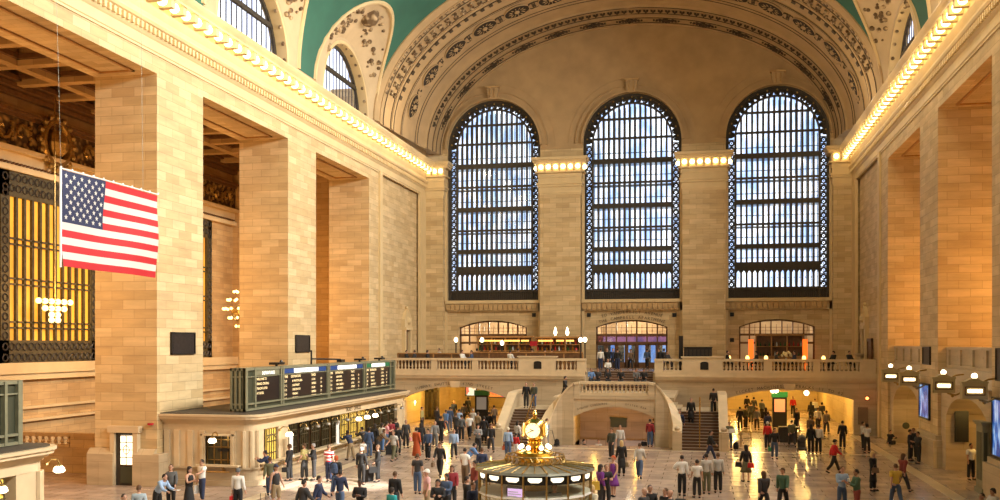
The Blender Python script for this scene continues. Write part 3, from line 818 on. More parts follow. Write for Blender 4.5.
# lit door in the side of the big pier
t = thing('pier_door', 'narrow bronze door with glowing glass panel in the stone pier', 'door', (-26.25, 40.5, 0))
b = MB(); b.box(-26.95, -26.72, 40.35, 40.63, 0, 2.45); b.box(-25.78, -25.55, 40.35, 40.63, 0, 2.45); b.box(-27.05, -25.45, 40.3, 40.63, 2.45, 2.75); b.build('stone_surround', 'trim_lo', t)
b = MB(); b.box(-26.72, -25.78, 40.50, 40.6, 0, 2.45); b.build('bronze_panel', 'bronze', t)
b = MB(); b.box(-26.45, -25.85, 40.44, 40.5, .95, 2.32); o = b.build('glass_panel', 'whitelamp', t); tag(o, 'glowing frosted glass panel', None)
b = MB()
for z in (.95, 1.3, 1.65, 2.0, 2.3): b.box(-26.46, -25.84, 40.42, 40.45, z-.015, z+.015)
b.box(-26.165, -26.135, 40.42, 40.45, .95, 2.3); b.tube([(-26.15+.16*cos(2*pi*k/10), 40.43, 1.65+.2*sin(2*pi*k/10)) for k in range(11)], .02, 4, False); b.build('glazing_bars', 'gold_d', o)
b = MB(); b.box(-26.46, -25.84, 40.44, 40.5, .1, .85); b.build('kick_panel', 'green_d', t)
b = MB(); b.lathe([(.14, 0), (.14, -.08), (.05, -.1)], (-24.95, 40.5, 2.9), 12); 
tag(b.build('fire_alarm_bell', 'redlamp' if False else 'flag_red', base='auto'), 'small red round alarm bell on the pier above the lit door', 'bell')
b = MB(); b.box(-27.05-.35, -27.05-.2, 40.56, 40.62, 1.35, 1.6); tag(b.build('alarm_pull_box', 'flag_red', base='auto'), 'small red pull box beside the lit door on the pier', 'alarm')

# plaques
def plaque(name, label, side, y0, y1, z0, z1):
    s = fl(side); x0 = XL if side == 'L' else XR; b = MB(); t = thing(name, label, 'plaque', (x0, (y0+y1)/2, z0))
    b.box(x0, x0-s*.06, y0, y1, z0, z1); b.build('plate', 'plaque', t)
    f = MB()
    for q in ((y0, y0+.07, z0, z1), (y1-.07, y1, z0, z1), (y0, y1, z0, z0+.07), (y0, y1, z1-.07, z1)): f.box(x0-s*.06, x0-s*.1, *q)
    f.build('frame', 'black', t)
    r = MB()
    z = z1-.25
    while z > z0+.15: r.box(x0-s*.06, x0-s*.08, y0+.2, y1-.2, z, z+.05); z -= .13
    r.build('raised_lettering', 'plaque', t)
plaque('wall_plaque', 'square bronze plaque on the broad left pier with lit door', 'L', 41.75, 43.96, 6.05, 7.12)
plaque('wall_plaque', 'square bronze plaque on the pier above the departure board', 'L', 56.1, 58.3, 6.02, 7.1)
plaque('wall_plaque', 'tall dark plaque on the right pier above the blue poster', 'R', 56.7, 58.45, 5.4, 6.4)
plaque('wall_plaque', 'tall dark plaque at the right frame edge', 'R', 42.2, 44.5, 5.0, 6.4)

# ================================================================== ticket pavilions
def rounded_rect(x0, x1, y0, y1, r, corners):
    """corners: list of booleans (x1y0, x1y1, x0y1, x0y0); returns CCW outline"""
    out = []
    C = [(x1-r, y0+r, -pi/2, x1, y0), (x1-r, y1-r, 0, x1, y1), (x0+r, y1-r, pi/2, x0, y1), (x0+r, y0+r, pi, x0, y0)]
    for (cx, cy, a0, qx, qy), on in zip(C, corners):
        if on: out += [(cx+r*cos(a0+pi/2*k/8), cy+r*sin(a0+pi/2*k/8)) for k in range(9)]
        else: out.append((qx, qy))
    return out
def off_rr(o, x0, x1, y0, y1, r, corners): return rounded_rect(x0, x1+o, y0-o, y1+o, r+o, corners)
M['dullglass'] = mat('unlit_glass_shade', (.30, .27, .22), .3)
def sconce(name, label, p, group, lit=True, dx=(1, 0), s=1.):
    """p: point on the wall, dx: outward direction"""
    d = Vector((dx[0], dx[1], 0)); P0 = Vector(p)
    t = thing(name, label, 'lamp', p, group)
    b = MB(); b.ball(tuple(P0), .07*s, 6); b.tube([P0, P0+d*.16*s+Vector((0, 0, .16*s)), P0+d*.42*s+Vector((0, 0, .14*s)), P0+d*.5*s], .028*s, 5)
    b.lathe([(.03*s, 0), (.1*s, -.05*s), (.11*s, -.1*s)], tuple(P0+d*.5*s), 8); b.build('bracket', 'gold_d', t)
    b = MB(); b.lathe([(.10*s, -.08*s), (.17*s, -.16*s), (.19*s, -.26*s), (.12*s, -.31*s)], tuple(P0+d*.5*s), 10); b.build('glass_shade', 'globe' if lit else 'dullglass', t, True)
    return t
def pavilion(label, x0, x1, y0, y1, corners, wins, lit, endwin):
    t = thing('ticket_pavilion', label, 'ticket office', ((x0+x1)/2, (y0+y1)/2, 0))
    r = .55
    def ring(mb, o, za, zb): mb.prism(off_rr(o, x0, x1, y0, y1, r, corners), 'z', za, zb)
    b = MB(); ring(b, -.55, 0, 3.0); b.build('inner_wall', 'wood', t)
    b = MB(); ring(b, 0, 0, .78); ring(b, .08, 0, .25); ring(b, .12, .78, .86); b.build('base', 'stone_low', t)
    b = MB(); ring(b, .02, 2.55, 2.95); ring(b, .12, 2.9, 3.0); ring(b, .25, 3.0, 3.1); ring(b, .42, 3.1, 3.22); ring(b, .5, 3.22, 3.32); b.build('cornice', 'trim_lo', t)
    b = MB(); ring(b, .3, 3.32, 3.36); b.build('roof', 'roofdark', t)
    # pilasters on the long face
    b = MB()
    for y in wins:
        for s_ in (-1, 1):
            b = MB(); b.box(x1-.45, x1+.0, y+s_*.66-.13, y+s_*.66+.13, .86, 2.55); b.box(x1-.45, x1+.05, y+s_*.66-.15, y+s_*.66+.17, 2.42, 2.55); b.box(x1-.45, x1+.04, y+s_*.66-.15, y+s_*.66+.17, .86, .98)
    b = MB()
    # plain piers between
    ya, yb = wins[0]-.95, wins[-1]+.95
    b.box(x1-.5, x1, y0+r*.9, ya, .8, 2.6); b.box(x1-.5, x1, yb, y1-r*.9, .8, 2.6)
    gaps = [(wins[i]+.66, wins[i+1]-.66) for i in range(len(wins)-1) if wins[i+1]-wins[i] > 1.7]
    for g0, g1 in gaps: b.box(x1-.5, x1, g0, g1, .8, 2.6)
    # rounded corners and end face
    for ye, s_ in ((y0, -1), (y1, 1)):
        q = [(x1-r+r*cos(pi/2*k/8), (ye-s_*r)+s_*r*sin(pi/2*k/8)) for k in range(9)]
        q2 = [(x1-r+(r-.4)*cos(pi/2*k/8), (ye-s_*r)+s_*(r-.4)*sin(pi/2*k/8)) for k in range(9)][::-1]
        b.prism(q+q2, 'z', .8, 2.6)
        for k in (1, 4, 7): a = pi/2*k/8; b.tube([(x1-r+(r+.03)*cos(a), ye-s_*r+s_*(r+.03)*sin(a), .86), (x1-r+(r+.03)*cos(a), ye-s_*r+s_*(r+.03)*sin(a), 2.55)], .1, 6)
        if endwin and s_ == -1:
            b.box(x0, x0+2.0, ye, ye+.4, .8, 2.6); b.box(x0+3.65, x1-r*.9, ye, ye+.4, .8, 2.6); b.box(x0+2, x0+3.65, ye, ye+.4, 2.42, 2.6)
            for xx in (x0+.25, x0+.75, x0+1.45, x0+2.05, x0+3.6): b.box(xx-.13, xx+.13, ye-.1, ye, .86, 2.55)
            for xx in (2.0, 3.55): b.box(x0+xx, x0+xx+.1, ye-.14, ye+.02, .95, 2.4)
            b.box(x0+2, x0+3.65, ye-.14, ye+.02, 2.32, 2.42)
        else: b.box(x0, x1-r*.9, ye-(.4 if s_ > 0 else 0), ye+(.4 if s_ < 0 else 0), .8, 2.6)
    b.build('corner_walls', 'trim_lo', t)
    # counter shelf with brackets
    b = MB(); b.m = 0; b.box(x1, x1+.42, y0+r, y1-r, .92, 1.0); b.m = 1
    y = y0+r+.4
    while y < y1-r: b.prism([(x1, .6), (x1+.3, .92), (x1, .92)], 'y', y-.05, y+.05); y += 1.55
    b.tube([(x1+.5, y0+r, .86), (x1+.5, y1-r, .86)], .03, 6)
    b.build('counter', ['trim_lo', 'gold_d'], t)
    if endwin:
        b = MB(); b.m = 0; b.box(x0+1.9, x1-r, y0-.4, y0, .92, 1.0); b.m = 1; b.tube([(x0+2.2, y0-.5, .7), (x1-.9, y0-.5, .72)], .03, 6); b.prism([(y0-.3, .92), (y0, .92), (y0, .6)], 'x', x0+3.1, x0+3.2); b.build('counter', ['trim_lo', 'gold_d'], t)
        b = MB(); b.box(x0+2.1, x0+3.55, y0+.3, y0+.34, .95, 2.35); g = b.build('ticket_window', 'bronze_g', t)
        b = MB()
        for q in range(5): b.box(x0+2.12+q*.35, x0+2.16+q*.35, y0+.24, y0+.3, .95, 2.35)
        for q in (1.15, 1.75, 2.1): b.box(x0+2.1, x0+3.55, y0+.24, y0+.3, q, q+.04)
        b.build('grille_bars', 'gold_d', g)
        b = MB(); b.box(x0+2.75, x0+3.3, y0+.1, y0+.16, 1.58, 1.72); b.build('name_board', 'black', g)
    first = None
    for i, y in enumerate(wins):
        L_ = i in lit
        b = MB(); b.box(x1-.12, x1-.08, y-.53, y+.53, 1.0, 2.5)
        g = b.build('ticket_window', 'winlit' if L_ else 'windark', t)
        b = MB()
        for q in range(5): b.box(x1-.08, x1-.04, y-.5+q*.25-.012, y-.5+q*.25+.012, 1.0, 2.5)
        for q in (1.35, 1.9, 2.2): b.box(x1-.08, x1-.03, y-.53, y+.53, q-.02, q+.02)
        b.tube([(x1-.05, y-.5+.5*k/4*2, 2.0+.25*sin(pi*k/4)) for k in range(5)], .02, 4)
        b.build('grille_bars', 'bronze_g', g)
    return t
M['winlit'] = mat('lit_ticket_window', (.7, .5, .1), .3, emit=(1, .62, .12), es=.35, var=.3)
M['windark'] = mat('dark_ticket_window', (.035, .024, .010), .25, .2, var=.5, vscale=5)
WN = [43.35+1.72*k for k in range(0, 13)]
WN = [43.3]+[45.75+1.45*k for k in range(12)]
pv = pavilion('long stone ticket office under the departure board with barred windows', XL-.05, -20.2, 41.2, 64.4, (True, True, False, False), WN, (0, 6, 7, 8), True)
WN1 = [13.5+1.45*k for k in range(9)]
WN1 = [w_ for w_ in WN1 if w_ < 25.8]
pv1 = pavilion('rounded corner of a second stone ticket office at the left frame edge', XL-.05, -20.6, 8.5, 27.5, (True, True, False, False), WN1, (8,), False)
def face_text(s, parent, nm, x, y, z, size, m='lettering'):    # lettering on a face looking +x
    b = MB(); b.text(s, size, Matrix.Translation((x, y, z)) @ Matrix(((0, 0, 1, 0), (1, 0, 0, 0), (0, 1, 0, 0), (0, 0, 0, 1)))); return b.build(nm, m, parent)
face_text('TICKET  OFFICES', pv, 'lettering', -20.16, 54.2, 2.64, .34)
face_text('TICKETS', pv1, 'lettering', -20.56, 24.6, 2.62, .3)
for i, y in enumerate(WN):
    on = i in (0, 6, 7, 8)
    sconce('window_lamp', ['brass bracket lamp lit beside the first long-face ticket window', '', '', '', '', '', 'first of three adjoining lit lamps on the ticket office', 'middle of three adjoining lit lamps on the ticket office', 'last of three adjoining lit lamps on the ticket office'][i] if on else 'unlit bracket lamp between the ticket windows of the long office', (-20.12, y+.62, 2.38), 'lamps along the ticket office' if not on else 'lit ticket office lamps', on, s=1.0 if on else .7)
sconce('window_lamp', 'bracket lamp in front of the end window of the ticket office', (-21.9, 41.1, 2.35), None, True, (0, -1), 1.0)
sconce('window_lamp', 'lit bell-shaped lamp beside the ticket window at the left frame edge', (-20.5, 24.75, 2.5), None, True, (1, 0), .9)
sconce('window_lamp', 'lit bell-shaped lamp hanging off the rounded corner at far left', (-20.4, 27.2, 2.75), None, True, (.5, .6), .95)
# white queue panels standing on the counter
for i, (y, l) in enumerate(((44.6, 'tall narrow white notice panel on the counter by the second window'), (50.8, 'tall narrow white notice panel on the counter past the fifth window'))):
    b = MB(); b.box(-19.85, -19.82, y-.2, y+.2, 1.0, 2.15); b.box(-19.9, -19.75, y-.24, y+.24, 1.0, 1.05)
    tag(b.build('notice_panel', 'white', base='auto'), l, 'sign')

# ================================================================== departure boards
def board(label, xf, y0, y1, z0, z1, panels):
    t = thing('departure_board', label, 'departure board', (xf-.6, (y0+y1)/2, z0))
    b = MB(); b.box(xf-.68, xf-.06, y0, y1, z0, z1-.08); b.build('cabinet', 'green_d', t)
    b = MB()
    b.box(xf-.74, xf+.04, y0-.06, y1+.06, z1-.12, z1); b.box(xf-.1, xf+.04, y0, y1, z1-.45, z1-.4); b.box(xf-.1, xf+.06, y0, y1, z0+.28, z0+.36); b.box(xf-.74, xf+.06, y0-.06, y1+.06, z0, z0+.1)
    b.box(xf-.74, xf+.04, y0-.05, y0, z0+.28, z0+.36); b.box(xf-.74, xf+.04, y0-.05, y0, z1-.45, z1-.38)
    for x in (xf-.74, xf-.52, xf-.3, xf-.08): b.box(x, x+.1, y0-.06, y0, z0, z1)
    b.box(xf-.1, xf+.07, y0-.06, y0+.14, z0, z1); b.box(xf-.1, xf+.07, y1-.14, y1+.06, z0, z1)
    b.build('bronze_frame', 'green', t)
    for (pa, pb, head, hm, rows, hdr) in panels:
        b = MB(); b.box(xf-.05, xf-.02, pa, pb, z0+.4, z1-.42); p = b.build('display_panel', 'screen', t)
        b = MB(); b.box(xf-.1, xf+.07, pa-.2, pa-.04, z0+.1, z1); b.build('divider', 'green', t); b = MB(); b.box(xf-.1, xf+.07, pb+.02, pb+.16, z0+.1, z1); b.build('divider', 'green', t)
        b = MB(); b.box(xf-.03, xf+.01, pa+.05, pb-.05, z1-.38, z1-.14); h = b.build('header', hm, t)
        if head:
            w = (pb-pa); ha = pa+w*.22; hb = pb-w*.22
            if hm != 'green':
                b = MB(); b.box(xf+.01, xf+.03, ha, hb, z1-.37, z1-.15); b.build('lit_title', 'sign_white', h)
                face_text(head, h, 'title_text', xf+.035, (pa+pb)/2, z1-.33, .2, 'sign_blue')
            else: face_text(head, h, 'title_text', xf+.03, (pa+pb)/2, z1-.36, .24, 'sign_white')
        b = MB(); z = z1-.62
        for q, row in enumerate(rows):
            sz = .19 if hdr and q == 0 else .165
            yy = pa+.12
            for word, adv in row:
                if word:
                    b2 = MB(); b2.text(word, sz, Matrix.Identity(4)); mn = min(v[0] for v in b2.v)
                    b.add([(xf+v[2], yy+(v[0]-mn), z+v[1]) for v in b2.v], b2.f)
                yy += adv*(pb-pa)
            z -= .225
        b.build('display_text', 'amber', p)
    return t
def rows(names):
    r = [[('TIME', .14), ('DESTINATION', .46), ('TRACK', .2)]]
    for a, n_, s_, tr in names: r.append([(a, .17), (n_, .44), (s_, .22), (tr, .1)])
    return r
PB = [
 (43.75, 46.6, 'DEPARTURES', 'green', [[('WELCOME TO', .4)], [('GRAND CENTRAL', .4)], [('TRACKS LISTED', .4)], [('AT GATES', .4)]], False),
 (47.1, 53.2, 'HARLEM LINE', 'sign_blue', rows([('5 07', 'N WHITE PLAINS', 'LOCAL', '110'), ('5 12', 'SOUTHEAST', 'EXPRESS', '27'), ('5 23', 'CRESTWOOD', 'LOCAL', '108'), ('5 31', 'WASSAIC', 'EXPRESS', '32'), ('5 35', 'MT KISCO', 'EXPRESS', '25')]), True),
 (53.7, 59.6, 'NEW HAVEN LINE', 'sign_blue', rows([('5 04', 'STAMFORD', 'LOCAL', '18'), ('5 10', 'NEW HAVEN', 'EXPRESS', '21'), ('5 20', 'NEW CANAAN', 'LOCAL', '102'), ('5 26', 'SO NORWALK', 'EXPRESS', '15'), ('5 33', 'HARRISON', 'LOCAL', '19')]), True),
 (60.2, 65.2, 'HUDSON LINE', 'sign_green', rows([('5 09', 'CROTON', 'LOCAL', '35'), ('5 17', 'BEACON', 'EXPRESS', '38'), ('5 28', 'YONKERS', 'LOCAL', '41'), ('5 36', 'CORTLANDT', 'EXPRESS', '39'), ('5 44', 'TARRYTOWN', 'LOCAL', '36')]), True)]
board('long green bronze departure board with four lit panels on the ticket office roof', -20.95, 41.95, 64.3, 3.40, 5.42, [(41.95+(p_[0]-42.6)*.943, 41.95+(p_[1]-42.6)*.943, *p_[2:]) for p_ in PB])
t = board('end of a green bronze departure board at the left frame edge', -21.3, 11.5, 27.1, 3.38, 5.42, [])
b = MB()
for y in (13, 15, 17, 19, 21, 23, 25, 26.4): b.box(-21.36, -21.22, y-.06, y+.06, 3.4, 5.4)
b.lathe([(.12, 0), (.12, -.02)], (-21.3, 25.8, 5.15), 10)
b.build('divider', 'green', t)
b = MB(); b.lathe([(.02, -.12), (.12, -.1), (.12, .1), (.02, .12)], (-21.2, 25.8, 5.2), 8); b.build('boss', 'wood', t)
# lamps and a camera arm on top of the board
for i, y in enumerate((46.0, 58.2, 62.0)):
    b = MB(); b.box(-21.5, -20.95, y-.35, y+.35, 5.5, 5.62); b.box(-21.3, -21.2, y-.05, y+.05, 5.42, 5.5); b.ball((-21.2, y+.45, 5.64), .1, 6)
    tag(b.build('floodlight', 'black', base='auto'), 'small dark floodlight on top of the departure board, ' + ('nearest the viewer', 'second from the far end', 'nearest the far end')[i], 'floodlight')
b = MB(); b.tube([(-21.3, 50.6, 5.42), (-21.3, 50.6, 6.2)], .05, 6); b.tube([(-21.3, 50.6, 5.72), (-21.3, 55.0, 5.62)], .05, 6); b.box(-21.45, -21.15, 54.8, 55.4, 5.45, 5.62)
tag(b.build('camera_arm', 'black', base='auto'), 'dark pole with horizontal arm standing on the departure board', 'camera arm')

# ================================================================== flag
t = thing('hanging_flag', 'large striped national flag with stars hanging from wires', 'flag', (-18, 27.7, 8.8))
FX = -18.0; fy0, fy1 = 24.62, 29.68; ft, fb = 11.57, 8.8
b = MB(); NUf = 56; NVf = 26
def fpt(u, v):   # u along, v down
    y = fy0+(fy1-fy0)*u; z = ft-(ft-fb)*v
    x = FX+.05*sin(u*9+v*2)*(v+.2)+.04*sin(v*7+u*4)
    return (x, y, z)
vs = [fpt(i/NUf, j/NVf) for i in range(NUf+1) for j in range(NVf+1)]
fs = []; mi = []
for i in range(NUf):
    for j in range(NVf):
        fs.append((i*(NVf+1)+j, i*(NVf+1)+j+1, (i+1)*(NVf+1)+j+1, (i+1)*(NVf+1)+j))
        u, v = (i+.5)/NUf, (j+.5)/NVf
        mi.append(2 if (u < .41 and v < 7/13) else (0 if int(v*13) % 2 == 0 else 1))
b.v = vs; b.f = fs; b.mi = mi
b.build('cloth', ['flag_red', 'flag_white', 'flag_blue'], t, True)
b = MB()
for r_ in range(9):
    for c_ in range(11):
        if (r_+c_) % 2 == 0:
            u = .41*(c_+1)/12; v = 7/13*(r_+1)/10; p = fpt(u, v)
            for sx in (-.02, .02):
                pts = [(p[0]+sx, p[1]+(.085 if k % 2 == 0 else .036)*sin(pi*k/5), p[2]+(.085 if k % 2 == 0 else .036)*cos(pi*k/5)) for k in range(10)]
                b.add(pts, [tuple(range(10))])
b.build('stars', 'flag_white', t)
b = MB(); b.tube([(FX, fy0-.02, fb-.03), (FX, fy0-.02, ft+.05)], .035, 6); b.tube([(FX, fy0, ft+.04), (FX, fy1, ft+.04)], .02, 5)
for k in range(11): b.ball((FX, fy0+(fy1-fy0)*k/10, ft+.07), .04, 5)
b.build('halyard', 'white', t)
b = MB(); b.tube([(FX, fy0, ft), (FX-.2, fy0-.6, 33)], .006, 4); b.tube([(FX, fy1-.9, ft), (FX-.2, fy1-1.0, 33)], .006, 4); b.build('wire', 'lead', t)

# ================================================================== chandeliers in the left passage
def chandelier(label, x, y, z, s=1.):
    t = thing('chandelier', label, 'chandelier', (x, y, z), 'globe chandeliers')
    b = MB(); b.tube([(x, y, z+.6*s), (x, y, 21)], .05, 5); b.lathe([(.1, -1.2*s), (.5*s, -.8*s), (.9*s, -.2*s), (.9*s, 0), (.3*s, .5*s), (.1*s, .9*s)], (x, y, z), 12)
    b.build('frame', 'gold_d', t)
    o = None
    for rr, zz, n in ((1.15, .75, 12), (1.45, .1, 16), (1.05, -.55, 12), (.55, -1.15, 6), (.7, 1.35, 8)):
        for k in range(n):
            a = 2*pi*(k+.5*(n % 5))/n; q = (x+rr*s*cos(a), y+rr*s*sin(a), z+zz*s)
            if o is None:
                m = MB(); m.ball(q, .11*s, 8); o = m.build('light_bulb', 'bulb_dim', t, True); q0 = q
            else:
                p = o.copy(); COL.objects.link(p); p.location = tuple(q[i]-q0[i] for i in range(3))
chandelier('globe chandelier half hidden behind the pier above the departure board', -31.0, 61.9, 8.85, .95)
def wall_globes(label, c):     # the tiered glow seen through the amber window
    t = thing('chandelier', label, 'chandelier', (XB+.35, c, 8.7)); o = None
    for z, n in ((8.95, 6), (8.55, 4), (8.2, 2), (7.9, 2)):
        for k in range(n):
            q = (XB+1.3, c+(k-(n-1)/2)*.55, z)
            if o is None: m = MB(); m.ball(q, .17, 8); o = m.build('light_bulb', 'bulb_dim', t, True); q0 = q
            else: p = o.copy(); COL.objects.link(p); p.location = tuple(q[i]-q0[i] for i in range(3))
    b = MB(); b.tube([(XB+1.3, c, 7.9), (XB+1.3, c, 20.6)], .03, 5)
    for z, w in ((8.95, 1.4), (8.55, .9), (8.2, .35)): b.tube([(XB+1.3, c-w, z), (XB+1.3, c+w, z)], .035, 5)
    b.build('frame', 'gold_d', t)
wall_globes('tiered chandelier glowing in front of the amber bronze window', 48.7)

# ================================================================== west balcony front
M['pinkstone'] = stone_mat('pinkish_marble_blocks', (.42, .30, .22), (.36, .25, .18), (.28, .19, .13), bw=1.6, rh=.6)
LZ_ = 3.1
b = MB()
# fascia wall with two wide low arches
def fascia(x0, x1, archs, z1):
    poly = [(x0, 0)]
    for (cx, hw, zs, zt) in archs: poly += [(cx-hw, 0)]+seg_arch(cx, hw, zs, zt)+[(cx+hw, 0)]
    return poly+[(x1, 0), (x1, z1), (x0, z1)]
b.prism(fascia(XL, -9.0, [(-18.95, 4.2, 2.3, 3.2)], 3.7), 'y', YB+.15, YB+1.0)
b.prism(fascia(-3.3, XR, [(6.15, 4.45, 2.5, 3.2)], 3.7), 'y', YB+.15, YB+1.0)
b.box(-9.0, -3.3, YB+.15+1.8, YB+2.6, 3.0, 3.2)
struct(b.build('wall_balcony', 'stone_low'))
b = MB()
for x0, x1 in ((XL, -8.76), (-3.51, XR)):
    for za, zb, o in ((3.62, 3.72, .12), (3.72, 3.85, .22), (3.85, 4.05, .34), (4.05, 4.15, .42), (4.15, 4.4, .3)): b.box(x0, x1, YB+.3-o, YB+1.2, za, zb)
for x in (-18.95, 6.15): b.prism([(x-.3, 3.15), (x+.3, 3.15), (x+.42, 3.62), (x-.42, 3.62)], 'y', YB-.05, YB+.2)
struct(b.build('trim_10', 'trim_lo'))
b = MB(); b.box(XL, -8.76, YB+.3, YW-.5, 4.15, BF); b.box(-3.51, XR, YB+.3, YW-.5, 4.15, BF); b.box(-8.76, -3.51, 76.5, YW-.5, 4.15, BF)
struct(b.build('floor_balcony', 'floor'))
b = MB(); b.box(-9.2, -8.6, YB+.6, 77.2, 0, BF-.02); b.box(-3.7, -3.1, YB+.6, 77.2, 0, BF-.02); b.box(-8.6, -3.7, 76.6, 77.2, 0, BF-.02); b.box(-8.6, -3.7, 73.3, 76.6, LZ_-.3, LZ_-.02); struct(b.build('wall_stairwell', 'stone_low'))
b = MB()   # passages below: side walls, back, ceiling
for x0, x1, yb_ in ((-23.6, -14.2, 98), (1.3, 11.0, 100)):
    b.box(x0-.5, x0, YB+1, yb_, 0, 4.1); b.box(x1, x1+.5, YB+1, yb_, 0, 4.1); b.box(x0, x1, yb_, yb_+.5, 0, 4.1); b.box(x0, x1, YB+1, yb_, 4.0, 4.14)
struct(b.build('wall_underpass', 'yellowwall'))
b = MB(); b.box(-14.2, -8.3, YB+.9, YB+1.4, 0, 4.1); struct(b.build('wall_ramp', 'stone_low')); b = MB(); b.m = 0; b.box(-9.2, -2.6, 66.6, 67.0, -1.6, 2.84); b.m = 1; b.box(-8.6, -8.3, 62.95, 66.6, -1.6, 2.84); b.box(-2.9, -2.6, 62.95, 66.6, -1.6, 2.84); struct(b.build('wall_ramp', ['pinkstone', 'yellowwall']))
def arc_letters(s, cx, zc, R, size, y, parent, nm, a0=0, m='lettering', step=None):
    """letters along an arc crowning at (cx, zc)"""
    b = MB(); st = (step or size*.82)/R; n = len(s)
    for i, ch in enumerate(s):
        if ch == ' ': continue
        a = a0+(i-(n-1)/2)*st
        M4 = Matrix.Translation((cx+R*sin(a), y, zc-R+R*cos(a))) @ Matrix.Rotation(a, 4, 'Y') @ Matrix.Rotation(pi/2, 4, 'X')
        b.text(ch, size, M4)
    b.build(nm, m, parent)
wb = bpy.data.objects['wall_balcony']
arc_letters('SUBWAY SHUTTLE', -18.95, 3.34, 11.5, .3, YB+.14, wb, 'lettering', -.15, step=.225)
arc_letters('42ND STREET', -18.95, 3.34, 11.5, .3, YB+.14, wb, 'lettering', .155, step=.225)
arc_letters('TICKET MACHINES', 6.15, 3.34, 13.5, .3, YB+.14, wb, 'lettering', -.16, step=.225)
arc_letters('TRACKS 11 TO 42', 6.15, 3.34, 13.5, .3, YB+.14, wb, 'lettering', .155, step=.225)
arc_letters('TO VANDERBILT AVENUE', -6.1, 9.2, 9.5, .36, YW-.58, ww, 'lettering', step=.27)
arc_letters('THE CAMPBELL APARTMENT', -6.1, 8.74, 9.5, .36, YW-.58, ww, 'lettering', step=.265)

def ped(x0, x1): return ((x0, YB+.25), (x1, YB+.25), 's')
def bs(x0, x1): return ((x0, YB+.25), (x1, YB+.25), 'b')
balustrade('balustrade', 'left half of the marble balustrade along the far balcony', [bs(-24.6, -20.9), ped(-20.9, -20.4), bs(-20.4, -17.6), ped(-17.6, -17.1), bs(-17.1, -13.9), ped(-13.9, -11.0), bs(-11.0, -9.4), ped(-9.4, -8.7)], BF, 5.42)
balustrade('balustrade', 'right half of the marble balustrade along the far balcony', [ped(-3.55, -2.9), bs(-2.9, -1.35), ped(-1.35, 1.25), bs(1.25, 4.35), ped(4.35, 4.95), bs(4.95, 7.8), ped(7.8, 8.3), bs(8.3, 11.0), ped(11.0, 12.1)], BF, 5.42)
for x, l in ((-12.4, 'small dark arched grille in the left balcony pedestal'), (.1, 'small dark arched grille in the right balcony pedestal')):
    b = MB(); b.prism([(x-.3, 4.62), (x-.3, 5.1)]+[(x-.3*cos(pi*k/8), 5.1+.12*sin(pi*k/8)) for k in range(1, 8)]+[(x+.3, 5.1), (x+.3, 4.62)], 'y', YB-.02, YB+.08)
    tag(b.build('vent_grille', 'black', base='auto'), l, 'vent')
# pedestals stand a little proud and higher
b = MB()
for x in (-12.45, -.05): b.box(x-1.45, x+1.45, YB, YB+.55, BF, 5.56); b.box(x-1.55, x+1.55, YB-.06, YB+.6, 5.5, 5.6)
struct(b.build('trim_11', 'trim_lo'))

# ================================================================== the double staircase
LZ = 3.1          # middle landing
def slope_wall(mb, pts, th, zb=0):
    """pts: (x, y, ztop) path, a parapet of thickness th with a sloping coping"""
    P_ = [Vector((p[0], p[1], 0)) for p in pts]
    def nrm(i):
        d = (P_[min(i+1, len(P_)-1)]-P_[max(i-1, 0)]).normalized(); return Vector((-d.y, d.x, 0))
    for w, lo, hi, m_ in ((th, zb, -.16, 0), (th+.16, -.16, 0, 1)):
        vs = []; fs = []
        for i, p in enumerate(pts):
            n = nrm(i)*w/2; zt = p[2]+hi; zl = (zb if m_ == 0 else p[2]+lo)
            a = P_[i]-n; c = P_[i]+n
            vs += [(a.x, a.y, zl), (a.x, a.y, zt), (c.x, c.y, zt), (c.x, c.y, zl)]
        for i in range(len(pts)-1):
            o = i*4
            for k in range(4): fs.append((o+k, o+(k+1) % 4, o+4+(k+1) % 4, o+4+k))
        fs += [(0, 3, 2, 1), tuple(len(vs)-4+k for k in range(4))]
        mb.m = m_; mb.add(vs, fs)
    mb.m = 0
b = MB()
XM = -5.6
fa = seg_arch(XM, 2.56, 1.85, 2.5)
b.prism([(-9.0, 0), (XM-2.56, 0)]+fa+[(XM+2.56, 0), (-2.2, 0), (-2.2, LZ), (-9.0, LZ)], 'y', 62.4, 62.9)
b.box(-9.6, -1.8, 62.9, 73.3, LZ-.25, LZ)
slope_wall(b, [(-10.0, 60.75, 1.1), (-9.95, 61.4, 1.55), (-9.75, 62.1, 2.15), (-9.4, 62.5, 2.8), (-8.95, 62.6, 3.35), (-8.5, 62.55, 3.8), (-8.15, 62.5, 4.05)], .42)
slope_wall(b, [(-8.15, 62.5, 4.05), (-7.8, 62.5, 4.12)], .42, LZ-.1)
slope_wall(b, [(-1.55, 60.75, 1.1), (-1.55, 61.4, 1.55), (-1.7, 62.1, 2.15), (-2.0, 62.5, 2.8), (-2.4, 62.6, 3.35), (-2.75, 62.55, 3.8), (-3.0, 62.5, 4.05)], .42)
slope_wall(b, [(-3.0, 62.5, 4.05), (-3.4, 62.5, 4.12)], .42, LZ-.1)
b.box(-8.4, -2.8, 62.32, 62.9, LZ-.12, LZ+.12)
root = struct(b.build('wall_stair', ['stone_low', 'trim_lo']))
arc_letters('DINING CONCOURSE', XM, 2.66, 7.0, .17, 62.38, root, 'lettering', -.2, step=.125)
arc_letters('OYSTER BAR', XM, 2.66, 7.0, .17, 62.38, root, 'lettering', .2, step=.14)
balustrade('balustrade', 'short marble balustrade over the arched opening on the stair landing', [((-7.8, 62.6), (-3.4, 62.6), 'b')], LZ+.1, 4.12, sp=.25, pl=.2)
